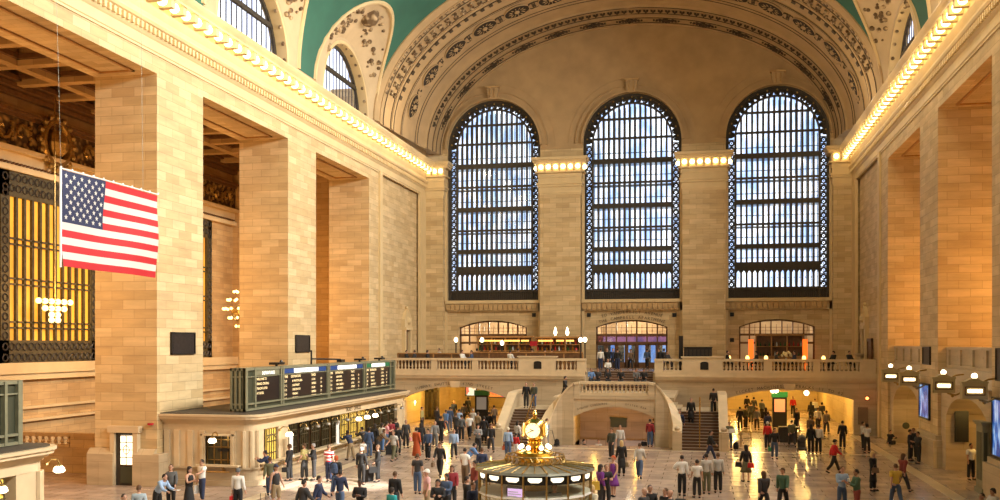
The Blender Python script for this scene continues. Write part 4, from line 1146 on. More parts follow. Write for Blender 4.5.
def stair(label, x0, x1, y0, y1, n, z0, z1, axis='y'):
    t = thing('staircase', label, 'stairs', ((x0+x1)/2, (y0+y1)/2, z0))
    b = MB(); c = MB()
    for k in range(n):
        za = z0+(z1-z0)*k/n; zb = z0+(z1-z0)*(k+1)/n; ya = y0+(y1-y0)*k/n; yb = y0+(y1-y0)*(k+1)/n
        b.box(x0, x1, ya, max(y1, yb), za if k else z0, zb-.045)
        c.box(x0-.01, x1+.01, ya-.04, yb+.02, zb-.045, zb)
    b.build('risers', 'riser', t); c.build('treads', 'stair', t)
    return t
sl = stair('left flight of dark marble steps behind the round clock', -12.55, -10.1, 60.7, 65.2, 13, 0, 2.1)
sr = stair('right flight of dark marble steps right of the arched recess', -1.4, 1.0, 60.7, 65.2, 13, 0, 2.1)
stair('short dark flight from balcony down to the central landing', -8.5, -3.7, 71.6, 76.5, 8, LZ, BF)
for s_, xa, xb, xc in ((-1, -12.55, -10.1, -12.8), (1, -1.4, 1.0, 1.25)):
    b = MB(); b.box(min(xa, xc)-.2, max(xb, xc)+.2, 65.2, 69.6, 0, 2.1)
    # side flight up to the middle landing
    xs0 = xb if s_ < 0 else xa
    for k in range(6):
        z = 2.1+k/6.; d = .33*k; 
        if s_ < 0: b.box(xs0+d, -8.2, 65.2, 69.6, z, z+1/6.)
        else: b.box(-3.0, xs0-d, 65.2, 69.6, z, z+1/6.)
    struct(b.build('floor_landing', 'stone_low'))
    b = MB(); slope_wall(b, [(xc, 60.7, 1.0), (xc, 61.2, 1.25), (xc, 65.3, 3.2), (xc, 66.2, 3.25), (xc, 69.6, 3.25)], .42)
    b.box(xc-.3, xc+.3, 60.35, 60.95, 0, 1.05); b.lathe([(.3, 0), (.3, .1), (.16, .14), (.2, .3), (.1, .42), (.02, .46)], (xc, 60.65, 1.05), 12)
    x2 = -10.0 if s_ < 0 else -1.55
    b.box(x2-.28, x2+.28, 60.35, 60.95, 0, 1.1); b.lathe([(.28, 0), (.28, .08), (.14, .12), (.18, .26), (.1, .36), (.02, .4)], (x2, 60.65, 1.1), 12)
    struct(b.build('wall_stair', ['stone_low', 'trim_lo']))
def rail(label, pts, cat='handrail'):
    t = thing('stair_handrail', label, cat, pts[0]); b = MB(); P_ = [Vector(p) for p in pts]
    b.tube([p+Vector((0, 0, .9)) for p in P_], .045, 6); b.build('rail', 'gold', t)
    n = 4
    for k in range(n+1):
        p = P_[0].lerp(P_[-1], k/n); m = MB(); m.tube([p, p+Vector((0, 0, .9))], .028, 5); m.build('post', 'gold', t)
rail('brass centre handrail on the left flight of steps', [(-11.3, 60.8, .15), (-11.3, 65.3, 2.1)])
rail('brass centre handrail on the right flight of steps', [(-.2, 60.8, .15), (-.2, 65.3, 2.1)])
b = MB(); b.box(-6.2, -5.1, 66.5, 66.58, .85, 1.42); b.prism([(-6.25, 1.42), (-5.05, 1.40), (-5.05, 1.48), (-6.25, 1.56)], 'y', 66.45, 66.58)
tag(b.build('wall_notice', 'green_d', base='auto'), 'dark green rectangular notice on the wall inside the arched recess', 'sign')
# ================================================================== helpers: where a point of floor lies
F_ = 970.0
def ground(px, fy, z=0.):
    dc = (H-z)*F_/(fy-343.0); xc = (px-500)/F_*dc
    return (xc*CT-dc*ST, xc*ST+dc*CT)
def at_depth(px, Y):
    t = tan(atan((px-500)/F_)-TH); return t*Y

# ================================================================== west wall portals
M['orange_glow'] = mat('orange_glowing_column', (1, .3, .05), .4, emit=(1, .16, .015), es=1.1)
M['doorglass'] = glass_mat('bluish_door_glass', (.42, .50, .62)); M['pinkglass'] = glass_mat('pinkish_transom_glass', (.42, .26, .33))
def portal(idx, px, ncol, style):
    hw, zs, zt = 3.12, 8.0, 8.63
    yf = YW-.1
    sa = seg_arch(px, hw, zs, zt); si = seg_arch(px, hw-.12, zs-.02, zt-.14)
    f = MB(); f.prism(sa+si[::-1], 'y', yf-.12, yf+.12)
    for s_ in (-1, 1): f.box(px+s_*hw, px+s_*(hw-.14), yf-.12, yf+.12, BF, zs)
    R = (hw*hw+.63**2)/(2*.63)
    for k in range(1, ncol):
        x = px-hw+2*hw*k/ncol; zz = zt-R+sqrt(R*R-(x-px)**2); f.box(x-.06, x+.06, yf-.1, yf+.1, BF+2.0 if style == 'bar' else BF, zz)
    for z in (7.32, 6.62): f.box(px-hw, px+hw, yf-.12, yf+.12, z-.09, z+.09)
    for z in (7.95,): f.box(px-hw, px+hw, yf-.05, yf+.05, z-.02, z+.02)
    root = struct(f.build('door_%d' % idx, 'wood'))
    g = MB()
    for k in range(ncol):
        x = px-hw+2*hw*(k+.5)/ncol; g.box(x-.02, x+.02, yf-.04, yf+.04, 7.4, 8.2)
        for zz in (7.65,): g.box(x-.4, x+.4, yf-.03, yf+.03, zz-.012, zz+.012)
    g.build('glazing_bars', 'wood', root)
    if style == 'street':
        for k in range(ncol):
            x = px-hw+2*hw*(k+.5)/ncol; d = MB(); w = hw/ncol-.07
            for s_ in (-1, 1): d.box(x+s_*w, x+s_*(w-.09), yf-.06, yf+.06, BF, 6.53)
            d.box(x-w, x+w, yf-.06, yf+.06, BF, BF+.5); d.box(x-w, x+w, yf-.06, yf+.06, 6.4, 6.53)
            l = d.build('door_leaf', 'wood', root)
            p = MB(); p.box(x-.03+w*.5, x+w*.5, yf-.12, yf-.08, 5.2, 5.7); p.build('handle', 'gold_d', l)
    if style == 'street':
        q = MB(); q.box(px-hw, px+hw, yf+.02, yf+.03, BF, 6.6); q.build('pane', 'doorglass', root); q = MB(); q.box(px-hw, px+hw, yf+.02, yf+.03, 6.6, 7.3); q.build('pane', 'pinkglass', root)
    v = MB(); v.box(px-hw-.6, px-hw-.1, YW+1.2, 93, BF-.3, 9.6); v.box(px+hw+.1, px+hw+.6, YW+1.2, 93, BF-.3, 9.6); v.box(px-hw-.6, px+hw+.6, YW+1.2, 93, 9.2, 9.6); v.box(px-hw-.6, px+hw+.6, YW+.5, 93, BF-.2, BF)
    if style == 'street':
        for a, c in ((-3.7, -2.5), (-1.9, -1.2), (-.5, .1), (.8, 1.3), (2.0, 2.4), (3.0, 3.7)): v.box(px+a, px+c, 92.6, 93, BF, 6.5)
        v.box(px-hw-.6, px+hw+.6, 92.6, 93, 7.2, 9.6); v.box(px-hw-.6, px+hw+.6, 92.6, 93, 6.5, 6.7)
    else: v.box(px-hw-.6, px+hw+.6, 92.6, 93, BF, 9.6)
    struct(v.build('wall_vestibule', 'plaster_l'))
portal(1, -18.57, 7, 'bar'); portal(2, -6.14, 7, 'street'); portal(3, 6.13, 7, 'bar')
# small square wall speakers beside the portals
for px_, py_, l in ((534, 315, 'small square black grille right of the left portal'), (589, 315, 'small square black grille left of the lettered portal'), (674.5, 315, 'small square black grille right of the lettered portal'), (732, 314.5, 'small square black grille high left of the right portal'), (732, 340, 'small square black grille low left of the right portal')):
    x = at_depth(px_, YW-.5); dc = -x*ST+(YW-.5)*CT; z = H+(343-py_)*dc/F_
    b = MB(); b.box(x-.17, x+.17, YW-.56, YW-.5, z-.17, z+.17); b.box(x-.13, x+.13, YW-.58, YW-.56, z-.13, z+.13); tag(b.build('wall_grille', 'black', base='auto'), l, 'grille')

# niches with pointed heads on both side walls
def niche(side, y, label):
    s = fl(side); x0 = (XL if side == 'L' else XR)+s*.25
    t = thing('wall_fountain_niche', label, 'niche', (x0, y, 5.2)); b = MB()
    for q in (-.75, .75): b.box(x0, x0-s*.3, y+q-.18, y+q+.18, 5.2, 7.7)
    b.box(x0, x0-s*.4, y-1.0, y+1.0, 7.7, 7.95)
    b.prism([(y-1.0, 7.95), (y-1.05, 8.6), (y-.6, 9.1), (y, 9.55), (y+.6, 9.1), (y+1.05, 8.6), (y+1.0, 7.95)], 'x', x0, x0-s*.3)
    b.ball((x0-s*.25, y, 8.5), .35, 8); b.ball((x0-s*.15, y, 9.62), .16, 6)
    b.build('stone_frame', 'trim', t)
    b = MB(); b.box(x0+s*.02, x0-s*.04, y-.57, y+.57, 5.2, 7.7); b.build('recess', 'wood', t)
    b = MB(); b.lathe([(.1, 0), (.2, .5), (.45, .7), (.5, .78)], (x0-s*.5, y, 5.0), 12); b.build('basin', 'trim_lo', t)
niche('L', 79.6, 'tall pointed stone niche on the left wall past the departure board')
niche('R', 79.6, 'tall pointed stone niche on the right wall above the balcony end')
def wall_door(label, x, y0, w, h, face, z=BF):
    t = thing('wall_door', label, 'door', (x, y0, z)); b = MB()
    if face == 'y':
        b.box(x-w/2-.2, x-w/2, y0-.12, y0, z, z+h+.2); b.box(x+w/2, x+w/2+.2, y0-.12, y0, z, z+h+.2); b.box(x-w/2-.2, x+w/2+.2, y0-.12, y0, z+h, z+h+.25); b.build('frame', 'trim', t)
        b = MB(); b.box(x-w/2, x+w/2, y0-.05, y0, z, z+h); p = b.build('leaf', 'wood_l', t); b = MB(); b.ball((x+w*.35, y0-.1, z+1), .05, 6); b.build('knob', 'gold_d', p)
    else:
        s = 1 if face == 'x+' else -1
        b.box(x, x+s*.12, y0-w/2-.2, y0-w/2, z, z+h+.2); b.box(x, x+s*.12, y0+w/2, y0+w/2+.2, z, z+h+.2); b.box(x, x+s*.12, y0-w/2-.2, y0+w/2+.2, z+h, z+h+.25); b.build('frame', 'wood', t)
        b = MB(); b.box(x, x+s*.05, y0-w/2, y0+w/2, z, z+h); p = b.build('leaf', 'wood', t); b = MB(); b.ball((x+s*.1, y0+w*.35, z+1), .05, 6); b.build('knob', 'gold_d', p)
wall_door('small amber wooden door in the far left corner of the balcony', -23.9+.15, YW-.52, 1.1, 2.2, 'y')
wall_door('dark wooden door under the niche at the right end of the balcony', XR+.2, 77.5, 1.6, 2.3, 'x-')

# ================================================================== restaurant and bar things on the balcony
M['amberlight'] = mat('amber_light_strip', (1, .6, .2), .4, emit=(1, .5, .1), es=1.6)
def post_lamp(label, px, Y, zt=6.95, two=False):
    x = at_depth(px, Y); t = thing('globe_post_lamp', label, 'lamp', (x, Y, BF), 'globe lamps along the balcony bar')
    b = MB(); b.tube([(x, Y, BF), (x, Y, zt-.25)], .055, 6); b.lathe([(.14, 0), (.12, .1), (.05, .15)], (x, Y, BF), 8); b.lathe([(.06, -.3), (.12, -.22), (.1, -.18)], (x, Y, zt), 8); b.build('post', 'black', t)
    b = MB(); b.ball((x, Y, zt), .16, 10, 1.25); b.build('glass_globe', 'globe', t, True)
for i, (px_, Y_, l) in enumerate(((456, 76.5, 'first globe post lamp from the left on the balcony'), (482, 76.5, 'second globe post lamp from the left on the balcony'), (502, 76.8, 'third globe post lamp from the left, before the crowded bar'), (580.5, 75, 'left one of the paired globe post lamps by the stairs'), (585, 75, 'right one of the paired globe post lamps by the stairs'))):
    post_lamp(l, px_, Y_, 6.85 if i != 2 else 6.6)
def shelf_unit(label, px0, px1, Y, ztop, nshelf, wood='wood_l', group=None, z0=BF):
    x0, x1 = at_depth(px0, Y), at_depth(px1, Y); t = thing('back_bar', label, 'bar shelves', ((x0+x1)/2, Y, z0))
    b = MB(); b.box(x0, x1, Y+.35, Y+.4, z0, ztop); b.build('back_panel', 'wood', t)
    b = MB()
    n = max(2, round((x1-x0)/1.1))
    for k in range(n+1): x = x0+(x1-x0)*k/n; b.box(x-.05, x+.05, Y, Y+.4, z0, ztop)
    b.box(x0-.1, x1+.1, Y-.1, Y+.45, ztop, ztop+.14)
    b.build('uprights', wood, t)
    zs = [z0+1.0+(ztop-z0-1.0)*k/nshelf for k in range(nshelf)]
    for z in zs: s_ = MB(); s_.box(x0, x1, Y-.02, Y+.35, z-.03, z+.03); s_.build('shelf', wood, t)
    b = MB(); b.box(x0, x1, Y-.75, Y-.3, z0, z0+1.05); b.box(x0-.05, x1+.05, Y-.85, Y-.25, z0+1.05, z0+1.12); b.build('counter', wood, t)
    return x0, x1, zs
BOTM = [mat('bottle_green', (.02, .09, .03), .15), mat('bottle_amber', (.25, .09, .01), .15), mat('bottle_clear', (.45, .5, .5), .1), mat('bottle_red', (.35, .03, .02), .2), mat('bottle_dark', (.02, .015, .015), .15)]
rb = random.Random(3)
bm_ = MB(); bm_.lathe([(.05, 0), (.052, .2), (.02, .27), (.018, .36)], (0, 0, 0), 7)
bottle0 = None
def bottles(x0, x1, Y, z, label, grp):
    global bottle0
    x = x0+.12
    while x < x1-.1:
        if bottle0 is None: bottle0 = bm_.build('bottle', BOTM[0]); o = bottle0
        else: o = bottle0.copy(); COL.objects.link(o)
        o.location = (x, Y, z+.03); o.scale = (1.3, 1.3, rb.uniform(.9, 1.3)); tag(o, label, 'bottle', grp)
        o.material_slots[0].link = 'OBJECT'; o.material_slots[0].material = rb.choice(BOTM)
        x += rb.uniform(.24, .42)
for (l, p0, p1, Y, zt, ns, bl) in (('amber wooden bar shelves with bottles left of the stair gap', 536, 580, 80, 7.0, 3, 'bottle on the lamp-lit shelves nearest the stair gap'), ('amber wooden bar shelves with bottles before the left portal', 478, 532, 80, 7.05, 3, 'bottle on the shelves in front of the left portal'),
                             ('dark bar with glowing amber frame inside the right portal', 756, 803, 85.0, 7.2, 2, 'bottle on the dark bar at the right portal')):
    x0, x1, zs = shelf_unit(l, p0, p1, Y, zt, ns)
    for z, w_ in zip(zs, ('lower', 'upper', 'top', 'highest')): bottles(x0, x1, Y+.15, z, bl+', '+w_+' shelf', bl+'s, '+w_)
for i, px_ in enumerate((483, 491, 499, 508, 516, 525, 542, 549, 560, 570)):
    x = at_depth(px_, 79.8); b = MB(); b.box(x-.32, x+.32, 79.75, 79.85, 6.72, 6.86); tag(b.build('shelf_light', 'amberlight', base='auto'), 'amber light strip under the top of the bar shelves', 'light', 'amber shelf lights')
for px_, l in ((555, 'left'), (567, 'right')):
    x = at_depth(px_, 80); t = thing('bar_uplight', '%s flame-shaped glass uplight on top of the bar shelves' % l, 'lamp', (x, 80.2, 7.14)); b = MB(); b.lathe([(.14, 0), (.14, .06), (.05, .1)], (x, 80.2, 7.14), 8); b.build('base', 'gold_d', t)
    b = MB(); b.lathe([(.06, .1), (.13, .25), (.14, .38), (.08, .6), (.02, .8)], (x, 80.2, 7.14), 10); b.build('glass_shade', 'globe', t, True)
for px_, l in ((751, 'left'), (805, 'right')):
    x = at_depth(px_, 85); b = MB(); b.box(x-.2, x+.2, 84.9, 85.3, BF, 6.9); tag(b.build('glowing_column', 'orange_glow', base='auto'), l+' glowing orange column of the right portal bar', 'light column')
# long wooden bar screen
for (p0, p1, l) in ((398, 470, 'long low wooden screen at the far left of the balcony'), (471, 583, 'long amber wooden bar rail in front of the bottle shelves')):
    x0, x1 = at_depth(p0, 76), at_depth(p1, 76); t = thing('bar_screen', l, 'screen', ((x0+x1)/2, 76, BF)); b = MB(); b.box(x0, x1, 75.95, 76.05, BF, 5.8 if p0 > 400 else 5.7); b.build('panel', 'wood', t)
    b = MB(); b.box(x0, x1, 75.9, 76.1, 5.8 if p0 > 400 else 5.7, 5.9 if p0 > 400 else 5.8); b.build('top_rail', 'wood_l', t)
    b = MB(); n = int((x1-x0)/1.5)
    for k in range(n+1): x = x0+(x1-x0)*k/n; m = MB(); m.box(x-.05, x+.05, 75.9, 76.12, BF, 5.75); m.build('post', 'wood_l', t)
def table_set(px_, Y, l, lamp):
    x = at_depth(px_, Y); t = thing('cafe_table', 'small round dark table, '+l, 'table', (x, Y, BF)); b = MB(); b.lathe([(.28, 0), (.25, .04), (.04, .08), (.04, .7)], (x, Y, BF), 10); b.build('pedestal', 'black', t); b = MB(); b.lathe([(.42, .7), (.43, .75)], (x, Y, BF), 14); b.build('tabletop', 'wood', t)
    if lamp:
        t2 = thing('table_candle', 'glowing candle lamp on the balcony table, '+l, 'candle', (x, Y, BF+.75)); b = MB(); b.lathe([(.08, 0), (.08, .05), (.03, .06)], (x, Y, BF+.75), 8); b.build('base', 'gold_d', t2)
        b = MB(); b.lathe([(.07, .06), (.13, .2), (.14, .36), (.08, .5)], (x, Y, BF+.75), 8); b.build('glass_shade', 'candle', t2, True)
M['candle'] = mat('candle_glow', (1, .6, .2), .4, emit=(1, .58, .16), es=4)
for px_, w in ((729, 'leftmost of the right row'), (747.5, 'second of the right row'), (766, 'third of the right row'), (785, 'fourth of the right row'), (804, 'fifth of the right row'), (823.5, 'rightmost of the right row')): table_set(px_, 74.9, w, px_ != 785)
for px_, w in ((408, 'far left behind the balustrade'), (447, 'below the first globe lamp'), (495, 'between globe lamps in front of the bar')): table_set(px_, 74.7, w, False)
x = at_depth(786, 74.9); t = thing('flower_vase', 'glass vase with pale bunch of flowers on the balcony table', 'flowers', (x, 74.9, BF+.75)); b = MB(); b.lathe([(.07, 0), (.11, .12), (.06, .3), (.08, .34)], (x, 74.9, BF+.75), 8); b.build('vase', BOTM[2], t)
b = MB()
for k in range(26): a = rb.uniform(0, 6.3); r_ = rb.uniform(0, .42); b.ball((x+r_*cos(a), 74.9+r_*sin(a), BF+1.2+rb.uniform(0, .35)), .085, 5)
b.build('blossoms', mat('pale_petals', (.85, .72, .4), .6, emit=None), t)
def chair_at(px_, Y, rz, l, grp):
    global chair0
    x = at_depth(px_, Y)
    if chair0 is None:
        t = lthing('cafe_chair', l, 'chair', (x, Y, BF), grp, rz)
        b = MB(); b.box(-.22, .22, -.22, .22, .43, .48); b.build('seat', 'chair_dark', t); b = MB(); b.box(-.21, .21, .18, .22, .55, .95); b.tube([(-.2, .2, .45), (-.2, .21, .97)], .02, 5); b.tube([(.2, .2, .45), (.2, .21, .97)], .02, 5); b.build('backrest', 'chair_dark', t)
        for sx in (-.19, .19):
            for sy in (-.19, .19): b = MB(); b.tube([(sx, sy, 0), (sx, sy, .44)], .02, 5); b.build('leg', 'black', t)
        chair0 = t
    else: dup(chair0, (x, Y, BF), rz, l, grp)
chair0 = None
for px_ in (722, 736, 741, 754, 760, 773, 778, 792, 797, 811, 816, 830): chair_at(px_, 75.0, pi/2 if px_ % 2 else -pi/2, 'dark cafe chair beside the candle-lit balcony tables', 'chairs along the right balcony')
# dark equipment: piano-like box and pole behind right pedestal
t = thing('equipment_case', 'long black box standing behind the right balcony pedestal', 'cabinet', (at_depth(698, 76), 76, BF)); b = MB(); x = at_depth(698, 76); b.box(x-1.05, x+1.05, 75.6, 76.4, BF, 6.25); b.box(x-1.1, x+1.1, 75.55, 76.45, 6.25, 6.3); b.build('cabinet', 'black', t)
b = MB()
for k in range(7): b.box(x-.95+k*.3, x-.75+k*.3, 75.55, 75.6, 5.6, 6.1)
b.build('grille_panels', 'chair_dark', t)
b = MB(); x = at_depth(681, 76); b.box(x-.16, x+.16, 75.9, 76.2, BF, 7.15); tag(b.build('dark_speaker_column', 'black', base='auto'), 'tall narrow black column left of the black box on the balcony', 'speaker')
b = MB(); x = at_depth(533.5, 79.2); b.box(x-.3, x+.3, 79.2, 79.24, 6.35, 6.75); tag(b.build('bar_sign', 'flag_red', base='auto'), 'small bright red sign between the two bottle shelves', 'sign')

# ================================================================== information booth
bx, by = -5.48, 31.85; D_ = radians
t = thing('information_booth', 'round brass and glass information booth with ribbed metal roof', 'kiosk', (bx, by, 0))
NS = 16; A0 = radians(-90-TH*57.3*0+11.25)
dirc = atan2(-by, -bx)            # towards the viewer
def bp(k, r, z): a = dirc+2*pi*(k+.5)/NS; return (bx+r*cos(a), by+r*sin(a), z)
def ngon(mb, r, za, zb, r2=None):
    r2 = r2 or r
    vs = [bp(k, r, za) for k in range(NS)]+[bp(k, r2, zb) for k in range(NS)]
    mb.add(vs, [tuple(range(NS))[::-1], tuple(range(NS, 2*NS))]+[(k, (k+1) % NS, (k+1) % NS+NS, k+NS) for k in range(NS)])
b = MB(); ngon(b, 1.85, 0, .95); ngon(b, 1.9, 0, .2); b.build('marble_base', 'trim_lo', t)
b = MB(); ngon(b, 2.0, .95, 1.05); ngon(b, 1.9, 1.66, 1.72); b.build('counter_ledge', 'white', t)
b = MB(); ngon(b, 2.02, 2.42, 2.5, 1.98); ngon(b, 1.98, 2.5, 2.62, .95); b.build('roof', 'lead', t)
b = MB()
for k in range(NS): b.tube([bp(k, 2.0, 2.51), bp(k, .95, 2.635)], .028, 5); b.tube([bp(k+.5, 1.95, 2.51), bp(k+.5, .95, 2.63)], .014, 4)
b.build('roof_ribs', 'gold_d', t)
for k in range(NS):
    b = MB(); b.tube([bp(k, 1.88, 1.05), bp(k, 1.88, 2.45)], .035, 5); b.build('post', 'gold_d', t)
    b = MB(); b.add([bp(k, 1.87, 2.12), bp(k+1, 1.87, 2.12), bp(k+1, 1.87, 2.42), bp(k, 1.87, 2.42)], [(0, 1, 2, 3)]); b.add([bp(k, 1.84, 2.12), bp(k+1, 1.84, 2.12), bp(k+1, 1.84, 2.42), bp(k, 1.84, 2.42)], [(3, 2, 1, 0)]); p = b.build('fascia_panel', 'black', t)
    u, v = Vector(bp(k, 1.885, 0)), Vector(bp(k+1, 1.885, 0)); b = MB()
    q = [u.lerp(v, .2), u.lerp(v, .8)]
    q2 = [u.lerp(v, .32), u.lerp(v, .68)]
    b.add([(q[0].x, q[0].y, 2.27), (q2[0].x, q2[0].y, 2.2), (q2[1].x, q2[1].y, 2.2), (q[1].x, q[1].y, 2.27), (q[1].x, q[1].y, 2.35), (q[0].x, q[0].y, 2.35)], [(0, 1, 2, 3, 4, 5)]); b.build('lit_sign', 'whitelamp', p)
b = MB()
for k in range(NS): b.add([bp(k, 1.86, 1.05), bp(k+1, 1.86, 1.05), bp(k+1, 1.86, 2.12), bp(k, 1.86, 2.12)], [(0, 1, 2, 3)])
def clearglass():
    m, nt, out = new_mat('booth_glass'); a = nt.nodes.new('ShaderNodeBsdfTransparent'); a.inputs[0].default_value = (.85, .85, .75, 1); g = nt.nodes.new('ShaderNodeBsdfGlossy'); g.inputs['Roughness'].default_value = .05; mx = nt.nodes.new('ShaderNodeMixShader'); mx.inputs[0].default_value = .14
    nt.links.new(a.outputs[0], mx.inputs[1]); nt.links.new(g.outputs[0], mx.inputs[2]); nt.links.new(mx.outputs[0], out.inputs[0]); return m
M['cglass'] = clearglass(); b.build('glass_panes', 'cglass', t)
b = MB(); b.lathe([(.42, .95), (.42, 2.45)], (bx, by, 0), 16); b.build('inner_column', 'gold', t)
b = MB(); b.lathe([(1.5, 1.0), (1.55, 1.15), (1.0, 1.2)], (bx, by, 0), 20); b.build('inner_desk', 'wood', t)
# openwork crown round the roof
b = MB(); b.lathe([(.93, 2.6), (.96, 2.64), (.9, 2.66)], (bx, by, 0), 28); b.tube([(bx+.95*cos(2*pi*k/28), by+.95*sin(2*pi*k/28), 2.88) for k in range(29)], .03, 5, False)
for k in range(28):
    a = 2*pi*k/28; b.tube([(bx+.95*cos(a), by+.95*sin(a), 2.62), (bx+1.0*cos(a+.09), by+1.0*sin(a+.09), 2.75), (bx+.95*cos(a), by+.95*sin(a), 2.9)], .025, 4); b.ball((bx+.98*cos(a+.11), by+.98*sin(a+.11), 2.76), .045, 5)
b.build('openwork_crown', 'gold_d', t)
t = thing('concourse_clock', 'golden four-faced ball clock on top of the information booth', 'clock', (bx, by, 2.63))
b = MB(); b.lathe([(.5, 2.63), (.52, 2.8), (.62, 2.9), (.66, 2.97), (.6, 3.02), (.3, 3.05), (.2, 3.12), (.3, 3.2), (.22, 3.27), (.26, 3.33), (.18, 3.38)], (bx, by, 0), 20); b.build('pedestal', 'gold', t, True)
b = MB(); b.ball((bx, by, 3.72), .40, 24); b.lathe([(.1, 4.06), (.13, 4.1), (.05, 4.16), (.1, 4.24), (.06, 4.32), (.015, 4.38)], (bx, by, 0), 10); b.build('ball_case', 'gold', t, True)
for q in range(4):
    a = dirc-.18+pi/2*q; d = Vector((cos(a), sin(a), 0)); u = Vector((-sin(a), cos(a), 0)); c = Vector((bx, by, 3.72))+d*.315
    def disc(mb, r, off, n=24, r0=0):
        vs = [c+d*off+(u*cos(2*pi*k/n)+Vector((0, 0, 1))*sin(2*pi*k/n))*r for k in range(n)]; mb.add(vs, [tuple(range(n))])
    b = MB(); disc(b, .245, .09); disc(b, .25, .07); f = b.build('dial', 'dial', t)
    b = MB(); b.tube([c+d*.07+(u*cos(2*pi*k/24)+Vector((0, 0, 1))*sin(2*pi*k/24))*.25 for k in range(25)], .02, 5, False); b.build('bezel', 'gold', f)
    b = MB()
    for hh in range(12): g = 2*pi*hh/12; e = u*cos(g)+Vector((0, 0, 1))*sin(g); b.tube([c+d*.095+e*.19, c+d*.095+e*.23], .009, 4)
    for g, L_ in ((radians(205), .19), (radians(150), .11)):
        e = u*cos(g)+Vector((0, 0, 1))*sin(g); b.tube([c+d*.1-e*.04, c+d*.1+e*L_], .012, 4)
    b.build('hands_and_marks', 'black', f)
for k in range(8):
    a = dirc+D_(-75+50*k if k < 4 else 120+40*(k-4)); x, y = bx+.5*cos(a), by+.5*sin(a)
    b = MB(); b.tube([(x, y, 2.95), (x, y, 3.08)], .02, 5); b.build('lamp_stem', 'gold', t); b = MB(); b.ball((x, y, 3.15), .075, 10); b.build('globe_lamp', 'globe', t, True)
a_ = dirc-2*pi*1/NS
sx_, sy_ = bx+1.6*cos(a_), by+1.6*sin(a_)
tt = lthing('computer_screen', 'screen glowing lilac inside the booth glass', 'screen', (sx_, sy_, 1.25), None, a_+pi/2)
b = MB(); b.box(-.3, .3, -.03, .03, .33, .8); b.build('bezel', 'black', tt); b = MB(); b.box(-.26, .26, -.04, -.03, .37, .72); M['lilac'] = mat('lilac_screen', (.5, .3, .6), .3, emit=(.72, .5, .95), es=1.3); b.build('display', 'lilac', tt); b = MB(); b.box(-.04, .04, -.02, .02, 0, .33); b.box(-.14, .14, -.1, .1, -.05, .02); b.build('stand', 'black', tt)
b = MB(); b.box(-.24, .1, -.042, -.04, .6, .63); b.box(-.24, .2, -.042, -.04, .53, .56); b.box(-.24, .05, -.042, -.04, .46, .49); b.build('text_lines', 'white', tt)

# ================================================================== right side fittings
def lightbox(px, label):
    x = 11.25; tn = tan(atan((px-500)/F_)-TH); Y = x/tn
    t = thing('gate_lamp_box', label, 'lamp', (x, Y, 4.25), 'lamp boxes of the right wall')
    b = MB(); b.box(x-.5, x+.5, Y, Y+.4, 4.22, 4.95); b.box(x-.54, x+.54, Y-.03, Y+.43, 4.9, 4.97); b.prism([(x-.35, 4.97), (x-.1, 5.12), (x+.1, 5.12), (x+.35, 4.97)], 'y', Y, Y+.4); b.build('housing', 'gate', t)
    b = MB()
    for q in ((x-.4, x+.4, 4.38, 4.42), (x-.4, x+.4, 4.72, 4.76), (x-.4, x-.36, 4.38, 4.76), (x+.36, x+.4, 4.38, 4.76)): b.box(q[0], q[1], Y-.05, Y, q[2], q[3])
    b.build('slot_frame', 'wood', t)
    b = MB(); b.box(x-.28, x+.28, Y-.03, Y+.01, 4.5, 4.64); b.build('lit_slot', 'globe', t)
    b = MB(); b.ball((x-.0, Y+.1, 5.2), .125, 10); b.build('globe_lamp', 'globe', t, True)
    b = MB(); b.tube([(XR, Y+.3, 5.1), (x+.6, Y+.3, 5.05), (x+.4, Y+.2, 4.95)], .045, 5); b.tube([(XR, Y+.3, 4.3), (x+.6, Y+.3, 4.1), (x+.2, Y+.2, 4.2)], .05, 5); b.ball((x+.45, Y+.3, 4.08), .09, 6); b.build('bracket', 'gold_d', t)
M['gate'] = mat('cream_bronze_housing', (.42, .34, .17), .45, .2)
for px_, l in ((891, 'lit cream lamp box on the right wall, farthest of the four'), (909.5, 'lit cream lamp box on the right wall, second farthest'), (944, 'lit cream lamp box just right of the first blue poster'), (975, 'largest and nearest lit cream lamp box on the right wall')): lightbox(px_, l)
def poster(y0, y1, z0, z1, l, seed):
    t = thing('poster_screen', l, 'poster', (XR-.1, (y0+y1)/2, z0)); b = MB()
    for q in ((y0-.1, y0, z0-.1, z1+.1), (y1, y1+.1, z0-.1, z1+.1), (y0, y1, z0-.1, z0), (y0, y1, z1, z1+.1)): b.box(XR-.12, XR, *q)
    b.build('frame', 'black', t); b = MB(); b.box(XR-.08, XR-.02, y0, y1, z0, z1); b.build('picture', 'bluescreen', t)
def bluescreen():
    m, nt, out = new_mat('blue_city_poster'); N = nt.nodes.new; L = nt.links.new
    g = N('ShaderNodeNewGeometry'); mp = N('ShaderNodeMapping'); mp.inputs['Scale'].default_value = (1, 2.2, .9); n = N('ShaderNodeTexNoise'); n.inputs['Scale'].default_value = 1.3; n.inputs['Detail'].default_value = 5
    L(g.outputs['Position'], mp.inputs[0]); L(mp.outputs[0], n.inputs['Vector']); r = N('ShaderNodeValToRGB'); e = r.color_ramp.elements; e[0].position = .38; e[0].color = (.01, .05, .25, 1); e[1].position = .66; e[1].color = (.55, .75, .95, 1); q = e.new(.5); q.color = (.05, .2, .6, 1)
    L(n.outputs['Fac'], r.inputs[0]); p = N('ShaderNodeBsdfPrincipled'); p.inputs['Base Color'].default_value = (.02, .02, .04, 1); p.inputs['Roughness'].default_value = .2; L(r.outputs[0], p.inputs['Emission Color']); p.inputs['Emission Strength'].default_value = .8; L(p.outputs[0], out.inputs[0]); return m
M['bluescreen'] = bluescreen()
